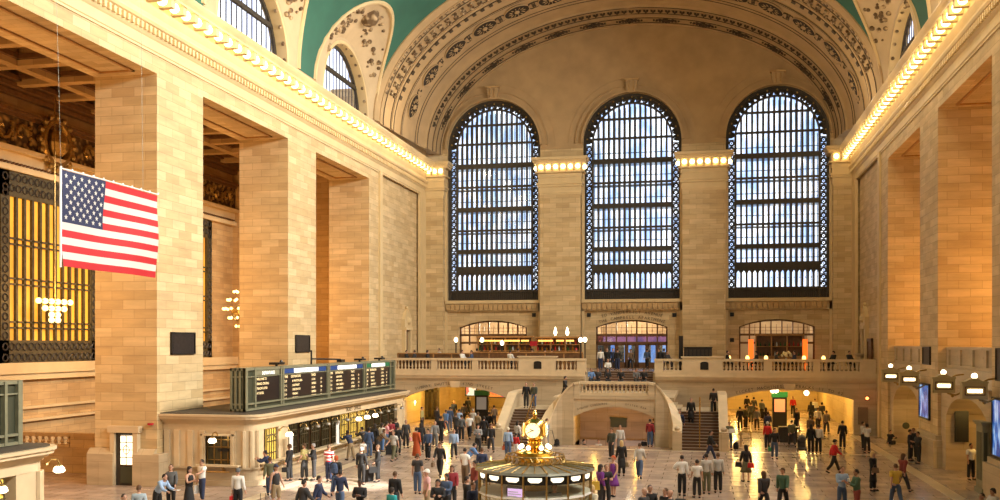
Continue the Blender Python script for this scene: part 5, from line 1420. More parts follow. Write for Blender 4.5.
poster(56.9, 59.2, 2.45, 4.25, 'backlit blue poster on the right wall below the tall plaque', 1)
poster(41.8, 44.9, 1.85, 4.2, 'backlit blue poster cut off by the right frame edge', 2)
# tall kiosk pylon
t = thing('phone_kiosk', 'tall narrow grey-green metal kiosk standing by the right wall', 'kiosk', (12.0, 46.1, 0)); b = MB(); b.box(11.9, 12.2, 45.6, 46.6, 0, 3.0); b.box(11.85, 12.2, 45.5, 46.7, 0, .25); b.build('cabinet', 'green', t)
b = MB(); b.box(11.85, 12.2, 45.5, 46.7, 3.0, 3.08); b.box(11.8, 12.2, 45.42, 46.78, 3.08, 3.16); b.build('cap', 'green', t); b = MB(); b.box(11.88, 11.9, 45.75, 46.45, .6, 2.7); b.box(11.95, 12.1, 45.58, 45.6, .6, 2.7); b.build('panel', 'green_d', t)
# arcade panels
x0, x1 = at_depth(954, 53.9), at_depth(968, 53.9); b = MB(); b.box(x0, x1, 53.75, 53.85, 1.5, 3.2); b.box(x0+.06, x1-.06, 53.72, 53.75, 1.56, 3.14); tag(b.build('dark_wall_panel', 'black', base='auto'), 'tall dark brown panel inside the arch right of centre pier', 'panel')
xx = at_depth(906, 67.4); b = MB(); b.lathe([(.02, 0), (.22, 0), (.22, .06), (.02, .08)], (0, 0, 0), 16); b.v = [(xx+v[0], 67.45-v[2], 1.2+v[1]) for v in b.v]; tag(b.build('wall_medallion', 'green_d', base='auto'), 'small round green disc on the yellow arch wall at right', 'disc')
# parapets of the right gallery
for i, (ya, yb) in enumerate(((30.1, 40.9), (45.3, 55.12), (59.48, 69.35))):
    b = MB(); b.box(XR+.5, XR+.9, ya, yb, 5.3, 6.25); b.box(XR+.4, XR+1.0, ya, yb, 6.25, 6.4); b.box(XR+.42, XR+.9, ya, yb, 5.3, 5.45); b.box(XR-.12, XR+1.0, ya, yb, 4.25, 4.45); b.box(XR-.2, XR+1, ya, yb, 4.45, 4.55)
    n = 4; y = ya+.3; w = (yb-ya-.6)/n
    for k in range(n+1): b.box(XR+.4, XR+.5, y+k*w-.22, y+k*w+.22, 5.45, 6.25)
    for k in range(n): b.box(XR+.46, XR+.5, y+k*w+.5, y+(k+1)*w-.5, 5.85, 5.95)
    struct(b.build('wall_gallery', 'stone_low'))
x0, x1 = at_depth(858, YB), at_depth(868, YB); b = MB(); b.box(x0, x1, YB+.02, YB+.15, .75, 2.0); b.box(x0+.08, x1-.08, YB, YB+.02, .85, 1.9); tag(b.build('bronze_wall_panel', 'stair', base='auto'), 'reddish brown panel on the corner wall below the red lamp', 'panel')
xx = at_depth(867, YB); t = thing('red_lamp', 'small glowing red alarm lamp in the right corner wall', 'lamp', (xx, YB, 2.6)); b = MB(); b.box(xx-.12, xx+.12, YB+.02, YB+.15, 2.5, 2.8); b.build('bracket', 'black', t); b = MB(); b.ball((xx, YB-.08, 2.65), .11, 8); b.build('lens', 'redlamp', t, True)
# underpass fittings
def pylon(px, fy, l, scr, top):
    x, y = ground(px, fy); t = thing('information_pylon', l, 'sign pillar', (x, y, 0)); b = MB(); b.box(x-.55, x+.55, y-.2, y+.2, 0, 2.35); b.build('cabinet', 'black', t); b = MB(); b.box(x-.6, x+.6, y-.25, y+.25, 2.35, 2.75); b.build('header', top, t); b = MB(); b.box(x-.4, x+.4, y-.23, y-.2, 1.2, 2.2); b.build('display', scr, t)
M['orange_scr'] = mat('orange_screen', (.5, .2, .1), .3, emit=(.9, .28, .12), es=.8); M['grey_scr'] = mat('grey_screen', (.2, .2, .2), .3, emit=(.4, .36, .3), es=.3)
pylon(779.5, 427, 'black pillar with green top and orange screen under the right arch', 'orange_scr', 'sign_green'); pylon(482, 424, 'black pillar with dark green top under the left arch', 'grey_scr', 'sign_green')
for (px_, py_, Y, l) in ((776, 390.5, 76, 'left of a pair of ceiling globes under the right arch'), (773, 390.5, 76.6, 'right of a pair of ceiling globes under the right arch'), (806.5, 393, 79, 'single ceiling globe under the right arch')):
    x = at_depth(px_, Y); dc = -x*ST+Y*CT; z = H+(343-py_)*dc/F_; t = thing('ceiling_globe', l, 'lamp', (x, Y, z)); b = MB(); b.tube([(x, Y, z+.2), (x, Y, 4.0)], .03, 5); b.build('stem', 'gold_d', t); b = MB(); b.ball((x, Y, z), .2, 8); b.build('glass_globe', 'globe', t, True)
for px_, py_, l in ((414.5, 402, 'lower left wall lamp by the dark glass doors'), (408, 402, 'wall lamp at far left of the left arch')):
    x = at_depth(px_, 78); dc = -x*ST+78*CT; z = H+(343-py_)*dc/F_; b = MB(); b.ball((x, 78, z), .13, 8); b.tube([(x, 78, z-.3), (x, 78, z-.1)], .05, 5); tag(b.build('wall_lamp', 'globe', base='auto'), l, 'lamp')
t = thing('glass_doors', 'dark bronze glass doors in the passage under the left arch', 'door', (at_depth(424, 81), 81, 0)); x0, x1 = at_depth(416.5, 81), at_depth(438, 81); b = MB()
for k in range(5): x = x0+(x1-x0)*k/4; b.box(x-.1, x+.1, 80.9, 81.1, 0, 3.6)
for z in (0, 2.35, 3.45): b.box(x0, x1, 80.9, 81.1, z, z+.2)
b.build('frame', 'bronze_g', t); b = MB(); b.box(x0, x1, 81.0, 81.05, .2, 3.5); b.build('glazing', 'windark', t)
def advert(px0, px1, Y, z0, z1, l, cols):
    x0, x1 = at_depth(px0, Y), at_depth(px1, Y); t = thing('lit_advert', l, 'advertisement', ((x0+x1)/2, Y, z0)); b = MB(); b.box(x0-.08, x1+.08, Y+.01, Y+.15, z0-.08, z1+.08); b.build('frame', 'black', t)
    m, nt, out = new_mat('advert_picture'); g = nt.nodes.new('ShaderNodeNewGeometry'); v = nt.nodes.new('ShaderNodeTexVoronoi'); v.inputs['Scale'].default_value = 2.2; r = nt.nodes.new('ShaderNodeValToRGB'); r.color_ramp.interpolation = 'CONSTANT'; e = r.color_ramp.elements
    e[0].color = (*cols[0], 1); e[1].position = .7; e[1].color = (*cols[-1], 1)
    for i, c in enumerate(cols[1:-1]): q = e.new(.3+.2*i); q.color = (*c, 1)
    nt.links.new(g.outputs['Position'], v.inputs['Vector']); s_ = nt.nodes.new('ShaderNodeSeparateColor'); nt.links.new(v.outputs['Color'], s_.inputs[0]); nt.links.new(s_.outputs[0], r.inputs[0]); p = nt.nodes.new('ShaderNodeEmission'); p.inputs[1].default_value = 1.1; nt.links.new(r.outputs[0], p.inputs[0]); nt.links.new(p.outputs[0], out.inputs[0])
    b = MB(); b.box(x0, x1, Y-.01, Y+.01, z0, z1); b.build('picture', m, t)
advert(466, 476, 90, 1.6, 3.9, 'bright white and yellow lit display beyond the left arch', [(1, .9, .6), (1, .5, .1), (.9, .2, .1), (.2, .3, .1)])
advert(487.5, 508, 90, 2.6, 3.9, 'orange and white lit display top right in the left arch', [(1, .25, .05), (1, .45, .1), (1, .9, .8), (.9, .1, .05)])
advert(488, 508, 89.8, 1.5, 2.5, 'magenta and orange lit display below in the left arch', [(.8, .03, .15), (.8, .03, .2), (1, .3, .05), (1, .2, .05)])
b = MB(); x0, x1 = at_depth(728, 75.5), at_depth(737, 75.5); b.box(x0, x1, 75.4, 75.5, 2.75, 3.15); tag(b.build('exit_direction_sign', 'sign_green', base='auto'), 'small green direction sign hanging at the left of the right arch', 'sign')
# queue barrier under the right arch
t = thing('queue_barrier', 'thin brass rail barrier on the floor before the right arch', 'barrier', (*ground(745, 443), 0)); b = MB(); p = [ground(740, 436), ground(741, 447), ground(751, 447), ground(750, 436)]
b.tube([(*q, .95) for q in p], .03, 5); b.build('rail', 'gold_d', t)
for q in p: b = MB(); b.tube([(*q, 0), (*q, .95)], .03, 5); b.build('post', 'gold_d', t)
# ================================================================== people
def rotx(v, a): return Vector((v.x, v.y*cos(a)-v.z*sin(a), v.y*sin(a)+v.z*cos(a)))
def sag(a, L): return Vector((0, -sin(a)*L, -cos(a)*L))      # a = angle forward from straight down
# pose: (torso lean, (hip, knee) L, (hip, knee) R, (shoulder fwd, abduct, elbow, inward) L, same R, head turn)
D = radians
POSES = {
 'st':   (0, (3, 2), (-3, 2), (4, 9, 12, 0), (2, 9, 14, 0), 0),
 'st2':  (0, (9, 10), (-4, 2), (12, 8, 30, 10), (-4, 10, 10, 0), 20),
 'wk':   (4, (26, 8), (-22, 18), (-24, 7, 16, 0), (26, 7, 26, 0), 0),
 'wk2':  (4, (-20, 22), (24, 6), (22, 7, 30, 0), (-20, 8, 14, 0), 5),
 'hip':  (0, (5, 4), (-3, 2), (-10, 42, 78, 60), (3, 9, 12, 0), 0),
 'ph':   (0, (4, 4), (-3, 2), (38, 18, 128, 18), (4, 9, 16, 0), 15),
 'hold': (3, (3, 2), (-3, 2), (22, 8, 85, 35), (24, 8, 88, 35), 0),
 'fold': (0, (4, 3), (-4, 2), (16, 10, 98, 62), (16, 10, 98, 62), -10),
 'arm':  (0, (4, 3), (-4, 2), (60, 30, 22, 5), (2, 9, 14, 0), 25),
 'bend': (38, (8, 6), (-2, 4), (30, 8, 50, 10), (34, 8, 40, 10), 0),
 'lean': (26, (14, 6), (-10, 4), (50, 16, 70, 30), (50, 16, 70, 30), 0),
 'sit':  (4, (86, 84), (84, 82), (22, 10, 62, 22), (24, 10, 60, 22), 0),
 'sitf': (12, (112, 128), (108, 120), (48, 12, 60, 25), (44, 12, 66, 25), 0),
}
def joints(pose):
    ln, lL, lR, aL, aR, ht = POSES[pose]; ln = D(ln); J = {}
    J['pel'] = Vector((0, 0, 0)); 
    up = lambda h, x=0, y=0: rotx(Vector((x, y, h)), ln)
    J['wai'] = up(.16); J['che'] = up(.36); J['upc'] = up(.46); J['nek'] = up(.55, 0, .0); J['hed'] = up(.60, 0, -.012)
    for s, k, (h, kn) in ((1, 'L', lL), (-1, 'R', lR)):
        h, kn = D(h), D(kn); hip = Vector((.092*s, 0, -.05)); J['hip'+k] = hip
        kne = hip+sag(h, .41)+Vector((.012*s, 0, 0)); ank = kne+sag(h-kn, .40); J['kne'+k] = kne; J['ank'+k] = ank
        fa = max(-.6, min(.5, (h-kn)))*.8; J['toe'+k] = ank+Vector((.02*s, -.165*cos(fa), -.045+.16*sin(fa)*(.9)))
        J['hee'+k] = ank+Vector((0, .035, -.045))
    for s, k, (f, ab, el, inw) in ((1, 'L', aL), (-1, 'R', aR)):
        f, ab, el, inw = D(f), D(ab), D(el), D(inw)
        sh = up(.475, .175*s, .01); J['sho'+k] = sh
        d = Vector((sin(ab)*s, -sin(f)*cos(ab), -cos(f)*cos(ab))); elb = sh+d*.285; J['elb'+k] = elb
        g = f+el; d2 = Vector((sin(ab)*s*(1-inw)-sin(inw)*s*.9, -sin(g), -cos(g))).normalized(); wr = elb+d2*.25; J['wri'+k] = wr; J['han'+k] = wr+d2*.085; J['hd'+k] = d2
    zmin = min(J['ankL'].z, J['ankR'].z, 9)-.075
    if pose == 'sit': base = -.47+.0
    elif pose == 'sitf': base = -.12
    else: base = zmin
    for k in J:
        if not k.startswith('hd'): J[k] = J[k]-Vector((0, 0, base))
    return J
def skin(nodes, edges, name, sub=1):
    me = bpy.data.meshes.new(name); me.from_pydata([tuple(n[0]) for n in nodes], edges, []); ob = bpy.data.objects.new(name, me); COL.objects.link(ob)
    m = ob.modifiers.new('s', 'SKIN'); m.use_smooth_shade = True
    me.update()
    if not me.skin_vertices: bpy.context.view_layer.objects.active = ob
    sv = me.skin_vertices[0].data
    for i, n in enumerate(nodes): sv[i].radius = n[1] if isinstance(n[1], tuple) else (n[1], n[1]); sv[i].use_root = (i == 0)
    if sub: ms = ob.modifiers.new('u', 'SUBSURF'); ms.levels = sub; ms.render_levels = sub
    dg = bpy.context.evaluated_depsgraph_get(); ev = ob.evaluated_get(dg); r = ev.to_mesh()
    out = ([tuple(v.co) for v in r.vertices], [tuple(p.vertices) for p in r.polygons]); ev.to_mesh_clear(); bpy.data.objects.remove(ob); bpy.data.meshes.remove(me); return out
def chain(J, spec):
    nodes = []; idx = {}; edges = []
    for a, b_, ra, rb_ in spec:
        for k, r in ((a, ra), (b_, rb_)):
            if k not in idx: idx[k] = len(nodes); nodes.append((J[k], r))
        edges.append((idx[a], idx[b_]))
    return nodes, edges
G = 1.25     # skin modifier with subdivision shrinks the radius
def body_mesh(J, key):
    sp = [('wai', 'pel', .105*G, .105*G), ('wai', 'che', .10*G, .105*G), ('che', 'upc', .10*G, .072*G), ('upc', 'nek', .072*G, .050*G), ('nek', 'hed', .050*G, .048*G)]
    for k in 'LR':
        sp += [('pel', 'hip'+k, .10*G, .066*G), ('hip'+k, 'kne'+k, .066*G, .046*G), ('kne'+k, 'ank'+k, .046*G, .034*G), ('ank'+k, 'toe'+k, .036*G, .028*G),
               ('upc', 'sho'+k, .072*G, .050*G), ('sho'+k, 'elb'+k, .055*G, .038*G), ('elb'+k, 'wri'+k, .038*G, .026*G), ('wri'+k, 'han'+k, .026*G, .034*G)]
    nodes, edges = chain(J, sp); v, f = skin(nodes, edges, key); b = MB(); b.m = 0; b.add(v, f)
    h = J['hed']; 
    # head: chin to crown .235
    prof = [(.028, -.012, -.016), (.050, .008, -.014), (.060, .035, -.008), (.068, .075, 0), (.075, .115, .004), (.077, .15, .006), (.072, .185, .008), (.055, .213, .008), (.028, .228, .006)]
    n = 14; vs = []
    for r, z, dy in prof:
        for k in range(n):
            a = 2*pi*k/n; x = r*cos(a); y = r*1.22*sin(a)+dy
            vs.append((h.x+x, h.y+y-.0, h.z+z))
    fs = [(i*n+k, i*n+(k+1) % n, (i+1)*n+(k+1) % n, (i+1)*n+k) for i in range(len(prof)-1) for k in range(n)]+[tuple(range(n))[::-1], tuple(range((len(prof)-1)*n, len(prof)*n))]
    b.add(vs, fs)
    b.add([(h.x-.013, h.y-.085, h.z+.085), (h.x+.013, h.y-.085, h.z+.085), (h.x, h.y-.118, h.z+.09), (h.x, h.y-.088, h.z+.13)], [(0, 1, 2), (1, 3, 2), (3, 0, 2)])   # nose
    for s in (-1, 1): b.ball((h.x+s*.078, h.y+.01, h.z+.108), .02, 6, 1.6)      # ears
    b.m = 1
    for s in (-1, 1): b.ball((h.x+s*.030, h.y-.083, h.z+.125), .010, 5)
    b.m = 2; b.lathe([(.006, -.006), (.02, 0), (.006, .006)], (h.x, h.y-.084, h.z+.052), 6)
    b.m = 0
    for k, s in (('L', 1), ('R', -1)):      # hands
        p = J['han'+k]; d = J['hd'+k]; side = d.cross(Vector((1, 0, 0))).normalized() if abs(d.x) < .9 else Vector((0, 1, 0)); inn = d.cross(side)
        for q, (off, L_) in enumerate(((-.028, .062), (-.010, .072), (.009, .070), (.027, .055))):
            a0 = p+side*off-d*.02; a1 = a0+d*(L_*.5)+inn*.004; a2 = a0+d*L_*.9+inn*.02*(-s if inn.x*s > 0 else s)
            b.tube([a0, a1, a2], [.0095, .009, .007], 5)
        b.tube([p-d*.05-side*.025, p-d*.02-side*.05, p+d*.012-side*.055], [.012, .011, .008], 5)
    return b
def cloth(J, key, kind):
    b = MB()
    if kind in ('ls', 'ss', 'tk', 'coat'):
        sp = [('pel', 'wai', .132*G, .122*G), ('wai', 'che', .122*G, .136*G), ('che', 'upc', .136*G, .115*G), ('upc', 'nek', .115*G, .056*G)]
        J = dict(J); J['nek'] = J['nek']-Vector((0, 0, .015)); J['pel'] = J['pel']+(J['pel']-J['wai'])*.35
        if kind == 'coat': J['pel'] = J['pel']-Vector((0, 0, .05))
        for k in 'LR':
            J['cuf'+k] = J['elb'+k].lerp(J['wri'+k], .93); J['mid'+k] = J['sho'+k].lerp(J['elb'+k], .72)
            if kind in ('ls', 'coat'): sp += [('upc', 'sho'+k, .126*G, .080*G), ('sho'+k, 'elb'+k, .080*G, .058*G), ('elb'+k, 'cuf'+k, .058*G, .045*G)]
            elif kind == 'ss': sp += [('upc', 'sho'+k, .126*G, .078*G), ('sho'+k, 'mid'+k, .078*G, .066*G)]
            else: J['str'+k] = J['upc'].lerp(J['sho'+k], .5); sp += [('upc', 'str'+k, .115*G, .06*G)]
        nodes, edges = chain(J, sp); v, f = skin(nodes, edges, key); b.add(v, f)
        if kind == 'coat': 
            p = J['pel']; n = 14; prof = [(.165, .06), (.17, -.1), (.19, -.28), (.205, -.42)]
            b.lathe([(r, z) for r, z in prof][::-1], (p.x, p.y, p.z), n, 1.0, .78)
    elif kind in ('tr', 'sh'):
        J = dict(J); J['bel'] = J['pel'].lerp(J['wai'], .75); sp = [('bel', 'pel', .112*G, .118*G)]
        for k in 'LR':
            J['hem'+k] = J['kne'+k].lerp(J['ank'+k], .93 if kind == 'tr' else .1); 
            sp += [('pel', 'hip'+k, .120*G, .092*G), ('hip'+k, 'kne'+k, .092*G, .072*G), ('kne'+k, 'hem'+k, .072*G, .064*G if kind == 'tr' else .08*G)]
        nodes, edges = chain(J, sp); v, f = skin(nodes, edges, key); b.add(v, f)
    elif kind in ('sk', 'dr'):
        p = J['pel']; kn = (J['kneL']+J['kneR'])/2; end = p.lerp(kn, 1.0 if kind == 'sk' else 1.75); end = Vector((end.x, p.y+(end.y-p.y)*.5, end.z)); n = 16
        prof = [(.118, .13, 0), (.150, .02, 0), (.168, -.10, 0)]; L_ = p.z-end.z
        prof += [(.178+.03*q, -.10-(L_-.10)*q/3, (end.y-p.y)*q/3) for q in (1, 2, 3)]
        vs = [(p.x+r*cos(2*pi*k/n)*(1+.05*(k % 2)), p.y+dy+r*.85*sin(2*pi*k/n), p.z+z) for r, z, dy in prof[::-1] for k in range(n)]
        fs = [(i*n+k, i*n+(k+1) % n, (i+1)*n+(k+1) % n, (i+1)*n+k) for i in range(len(prof)-1) for k in range(n)]+[tuple(range(n))[::-1], tuple(range((len(prof)-1)*n, len(prof)*n))]
        b.add(vs, fs)
    elif kind == 'shoes':
        for k in 'LR': b.tube([J['hee'+k]+Vector((0, 0, .012)), J['ank'+k]+Vector((0, -.03, -.035)), J['toe'+k]+Vector((0, .04, .012)), J['toe'+k]+Vector((0, -.025, .0))], [.036, .046, .042, .022], 8)
    return b
def hair_mesh(J, kind):
    h = J['hed']; b = MB(); c = Vector((h.x, h.y+.012, h.z+.125)); n = 14
    def shell(r, zlo_front, zlo_back, top=.118, puff=1.0):
        rows = 7; vs = []
        for i in range(rows+1):
            for k in range(n):
                a = 2*pi*k/n; back = (1+sin(a))/2; lo = zlo_front+(zlo_back-zlo_front)*min(1, back*1.6)
                ph = .12+(pi/2-.12)*min(1, i/5.0); rr = r*puff*sin(ph)**.8; z = top*cos(ph)
                if i > 5: z = lo*(i-5)/2.0 if lo < 0 else z
                if lo > 0: z = max(z, lo)
                vs.append((c.x+rr*cos(a), c.y+rr*1.2*sin(a)+.004, c.z+z))
        fs = [(i*n+k, (i+1)*n+k, (i+1)*n+(k+1) % n, i*n+(k+1) % n) for i in range(rows) for k in range(n)]+[tuple(range(n))]
        b.add(vs, fs)
    if kind == 's': shell(.086, .062, -.045)
    elif kind == 'm': shell(.094, .052, -.085, .122)
    elif kind == 'l':
        shell(.094, .048, -.10, .122)
        b.lathe([(.05, -.30), (.085, -.22), (.095, -.08), (.085, .02), (.05, .07)], (c.x, c.y+.045, c.z), 12, 1.0, .62)
    elif kind == 'b': shell(.09, .05, -.08, .12); b.ball((c.x, c.y+.11, c.z+.05), .045, 8)
    elif kind == 'c':      # cap
        shell(.094, .035, -.03, .13); b.add([(c.x-.07, c.y-.085, c.z+.04), (c.x+.07, c.y-.085, c.z+.04), (c.x+.05, c.y-.17, c.z+.025), (c.x-.05, c.y-.17, c.z+.025), (c.x-.07, c.y-.085, c.z+.052), (c.x+.07, c.y-.085, c.z+.052), (c.x+.05, c.y-.17, c.z+.035), (c.x-.05, c.y-.17, c.z+.035)], [(3, 2, 1, 0), (4, 5, 6, 7), (0, 1, 5, 4), (1, 2, 6, 5), (2, 3, 7, 6), (3, 0, 4, 7)])
    return b
CM = {}
CC = dict(K=(.012, .011, .012), k=(.035, .033, .035), N=(.02, .03, .075), n=(.05, .08, .16), W=(.72, .70, .66), w=(.50, .48, .45), G=(.20, .20, .20), g=(.10, .10, .10), R=(.55, .02, .02), r=(.25, .02, .03),
          B=(.30, .42, .62), b=(.10, .20, .42), J=(.055, .09, .17), T=(.28, .20, .11), t=(.16, .10, .055), O=(.11, .105, .055), o=(.055, .06, .04), Y=(.62, .42, .06), y=(.42, .36, .14), P=(.16, .03, .24), p=(.70, .30, .34), E=(.02, .20, .09), e=(.06, .13, .08), Q=(.02, .30, .32), M=(.22, .04, .03), X=(.45, .08, .02), S=(.33, .40, .46), C=(.60, .55, .42),
          D=(.02, .013, .01), H=(.09, .045, .02), L=(.55, .38, .17), g2=(.3, .3, .3))
def cm(k):
    if k not in CM: CM[k] = mat('cloth_'+{'K': 'black', 'k': 'charcoal', 'N': 'navy', 'n': 'slate_blue', 'W': 'white', 'w': 'off_white', 'G': 'mid_grey', 'g': 'dark_grey', 'R': 'red', 'r': 'dark_red', 'B': 'light_blue', 'b': 'blue', 'J': 'denim', 'T': 'khaki', 't': 'brown', 'O': 'olive', 'o': 'dark_olive', 'Y': 'yellow', 'y': 'yellow_green', 'P': 'purple', 'p': 'pink', 'E': 'green', 'e': 'dull_green', 'Q': 'teal', 'M': 'maroon', 'X': 'orange_red', 'S': 'grey_blue', 'C': 'cream', 'D': 'dark', 'H': 'brown_hair', 'L': 'blonde'}.get(k, 'grey_hair'), CC[k], .8)
    return CM[k]
M['skin_l'] = mat('fair_skin', (.50, .28, .19), .55); M['skin_m'] = mat('tan_skin', (.34, .17, .10), .55); M['skin_d'] = mat('dark_skin', (.12, .055, .03), .5)
M['eye'] = mat('eye_dark', (.02, .015, .012), .3); M['lip'] = mat('lips', (.35, .10, .09), .5)
def striped(name, c1, c2, sc):
    m, nt, out = new_mat(name); tc = nt.nodes.new('ShaderNodeTexCoord'); w = nt.nodes.new('ShaderNodeTexWave'); w.bands_direction = 'Z'; w.inputs['Scale'].default_value = sc
    nt.links.new(tc.outputs['Object'], w.inputs['Vector']); r = nt.nodes.new('ShaderNodeValToRGB'); r.color_ramp.interpolation = 'CONSTANT'; e = r.color_ramp.elements; e[0].color = (*c1, 1); e[1].position = .5; e[1].color = (*c2, 1)
    nt.links.new(w.outputs['Fac'], r.inputs[0]); p = nt.nodes.new('ShaderNodeBsdfPrincipled'); p.inputs['Roughness'].default_value = .8; nt.links.new(r.outputs[0], p.inputs['Base Color']); nt.links.new(p.outputs[0], out.inputs[0]); return m
CM['Z'] = striped('cloth_red_white_stripes', (.6, .02, .03), (.75, .72, .7), 1.9); CM['V'] = striped('cloth_pink_check', (.72, .30, .32), (.75, .55, .52), 7)
JC = {}; MC = {}
def get(pose, kind):
    if pose not in JC: JC[pose] = joints(pose)
    if (pose, kind) not in MC:
        J = JC[pose]
        if kind == 'body': b = body_mesh(J, 'body')
        elif kind.startswith('hair'): b = hair_mesh(J, kind[4:])
        else: b = cloth(J, kind, kind)
        me = bpy.data.meshes.new({'body': 'body', 'ls': 'long_sleeved_top', 'ss': 'short_sleeved_top', 'tk': 'sleeveless_top', 'coat': 'coat', 'tr': 'trousers', 'sh': 'shorts', 'sk': 'skirt', 'dr': 'long_skirt', 'shoes': 'shoes'}.get(kind, 'hair'))
        me.from_pydata([tuple(v) for v in b.v], [], b.f); me.materials.append(M['skin_l'])
        if kind == 'body':
            me.materials.append(M['eye']); me.materials.append(M['lip']); me.polygons.foreach_set('material_index', b.mi)
        me.polygons.foreach_set('use_smooth', [True]*len(b.f)); me.update(); MC[(pose, kind)] = me
    return MC[(pose, kind)]
PN_ = {}
def person(px, yy, pose, face, tk, top, bk, bot, hk, hair, label, z=0., skn='l', s=1.0, loc=None, hat=None):
    """yy > 0: image row of the feet; yy < 0: image row of the crown"""
    hh = {'bend': 1.50, 'lean': 1.60, 'sit': 1.27, 'sitf': .93}.get(pose, 1.70)*s
    if loc: x, y = loc
    elif yy > 0: x, y = ground(px, yy, z)
    else:
        dc = (H-z-hh)*F_/(-yy-343.0); xc = (px-500)/F_*dc; x, y = xc*CT-dc*ST, xc*ST+dc*CT
    if 41 < y < 65 and x < -19.35: x, y = x*(-19.35/x), y*(-19.35/x)
    t = bpy.data.objects.new('person', None); COL.objects.link(t); t.location = (x, y, z+(-.43 if pose == 'sit' and z > 0 else 0)+(.43 if pose == 'sit' and z > 0 else 0)); t.rotation_euler = (0, 0, D(face)); t.scale = (s, s, s); t.empty_display_size = .3
    tag(t, label, 'person')
    J = JC.get(pose) 
    for kind, m, nm in (('body', M['skin_'+skn], 'body'), (tk, cm(top), {'ls': 'long_sleeved_top', 'ss': 'short_sleeved_top', 'tk': 'sleeveless_top', 'coat': 'coat'}[tk]), (bk, cm(bot), {'tr': 'trousers', 'sh': 'shorts', 'sk': 'skirt', 'dr': 'long_skirt'}[bk]), ('shoes', cm('K'), 'shoes'), ('hair'+hk, cm(hair), 'cap' if hk == 'c' else 'hair')):
        if kind == 'hair0': continue
        o = bpy.data.objects.new(nm, get(pose, kind)); COL.objects.link(o); o.parent = t
        o.material_slots[0].link = 'OBJECT'; o.material_slots[0].material = m
    return t
def hand_pos(t, pose, k):
    J = JC[pose]; v = J['han'+k]*t.scale[0]; a = t.rotation_euler[2]; return Vector((t.location.x+v.x*cos(a)-v.y*sin(a), t.location.y+v.x*sin(a)+v.y*cos(a), t.location.z+v.z))
def bag(kind, col, p, label, rz=0):
    p = Vector(p)
    t = lthing({'hand': 'handbag', 'brief': 'briefcase', 'case': 'rolling_suitcase', 'back': 'backpack', 'shop': 'shopping_bag'}[kind], label, {'hand': 'bag', 'brief': 'briefcase', 'case': 'suitcase', 'back': 'backpack', 'shop': 'bag'}[kind], tuple(p), None, rz)
    b = MB(); m = cm(col)
    if kind == 'case':
        b.box(-.2, .2, -.12, .12, .04, .58); b.box(-.17, .17, -.14, -.12, .1, .5); b.build('case_body', m, t)
        b = MB(); b.tube([(-.1, .1, .58), (-.1, .1, .95), (.1, .1, .95), (.1, .1, .58)], .012, 5); b.build('handle', 'black', t)
        for s in (-1, 1): w = MB(); w.lathe([(.01, -.015), (.035, -.015), (.035, .015), (.01, .015)], (0, 0, 0), 10); w.v = [(s*.17+v[2], .09+v[0], .036+v[1]) for v in w.v]; w.build('wheel', 'black', t)
    elif kind == 'back': b.lathe([(.10, 0), (.16, .03), (.17, .2), (.14, .38), (.06, .45)], (0, 0, 0), 10, 1, .7); b.box(-.1, .1, -.16, -.1, .05, .22); b.build('pack', m, t)
    else:
        w, h, d = {'hand': (.16, .22, .06), 'brief': (.21, .28, .05), 'shop': (.16, .34, .06)}[kind]
        b.prism([(-w, 0), (w, 0), (w*.85, h), (-w*.85, h)], 'y', -d, d); b.build('bag_body', m, t)
        b = MB(); b.tube([(-w*.5, 0, h), (-w*.3, 0, h+.13), (w*.3, 0, h+.13), (w*.5, 0, h)], .010, 5); b.build('handle', m, t)
    return t
def held(t, pose, k, kind, col, label, drop=None):
    p = hand_pos(t, pose, k); dz = {'hand': .35, 'brief': .41, 'shop': .47}[kind]; p.z = max(.02, p.z-dz); return bag(kind, col, p, label, t.rotation_euler[2]+pi/2)
Pn = person
# --- bottom left corner
Pn(124, -496, 'st', 60, 'ls', 'K', 'tr', 'K', 's', 'D', 'person with dark hair just showing at the bottom edge left of the bent one')
Pn(139, -487, 'st', 200, 'ls', 'S', 'tr', 'k', 's', 'H', 'person in pale grey-blue shirt at the bottom edge, leftmost of the crowd but one')
p = Pn(157, -477, 'bend', 80, 'ls', 'B', 'tr', 'K', 's', 'D', 'person in light blue shirt bending over papers below the lit pier door')
b = MB(); q = hand_pos(p, 'bend', 'L'); b.box(q.x-.1, q.x+.12, q.y-.08, q.y+.08, q.z, q.z+.012); tag(b.build('paper_sheet', 'white', base='auto'), 'white sheet of paper in the hands of the bending person', 'paper')
Pn(171, -466, 'st2', 20, 'ls', 'g', 'tr', 'K', 's', 'H', 'person in open grey cardigan looking down beside the bending man')
Pn(189, -468, 'hold', 75, 'tk', 'K', 'dr', 'K', 'l', 'D', 'person with long dark hair and sleeveless black dress near the ticket office corner')
p = Pn(202, -461, 'arm', -30, 'ss', 'W', 'tr', 'N', 's', 'D', 'person in white printed t-shirt and dark jeans pointing, near the ticket office corner'); held(p, 'arm', 'R', 'shop', 'W', 'white plastic bag held by the person in the white t-shirt')
p = Pn(238, -470, 'st', 185, 'ls', 'W', 'tr', 'K', 'c', 'g', 'person in white shirt and grey cap seen from behind below the office end window'); held(p, 'st', 'L', 'shop', 'R', 'red bag carried beside the person in white shirt and grey cap')
Pn(270, -457, 'wk', 200, 'ls', 'O', 'tr', 'J', 's', 'H', 'person in olive jacket walking at the foot of the ticket counter')
p = Pn(276, -466, 'st2', 60, 'tk', 'k', 'sh', 'T', 'c', 'N', 'person in dark tank top, blue cap and beige shorts by the ticket office'); 
bag('case', 'K', (*ground(263, 519), 0), 'dark suitcase on the floor left of the person in beige shorts', .4)
Pn(271, 472, 'lean', -80, 'ls', 'N', 'tr', 'b', 's', 'D', 'person in navy top leaning at the first lit ticket window')
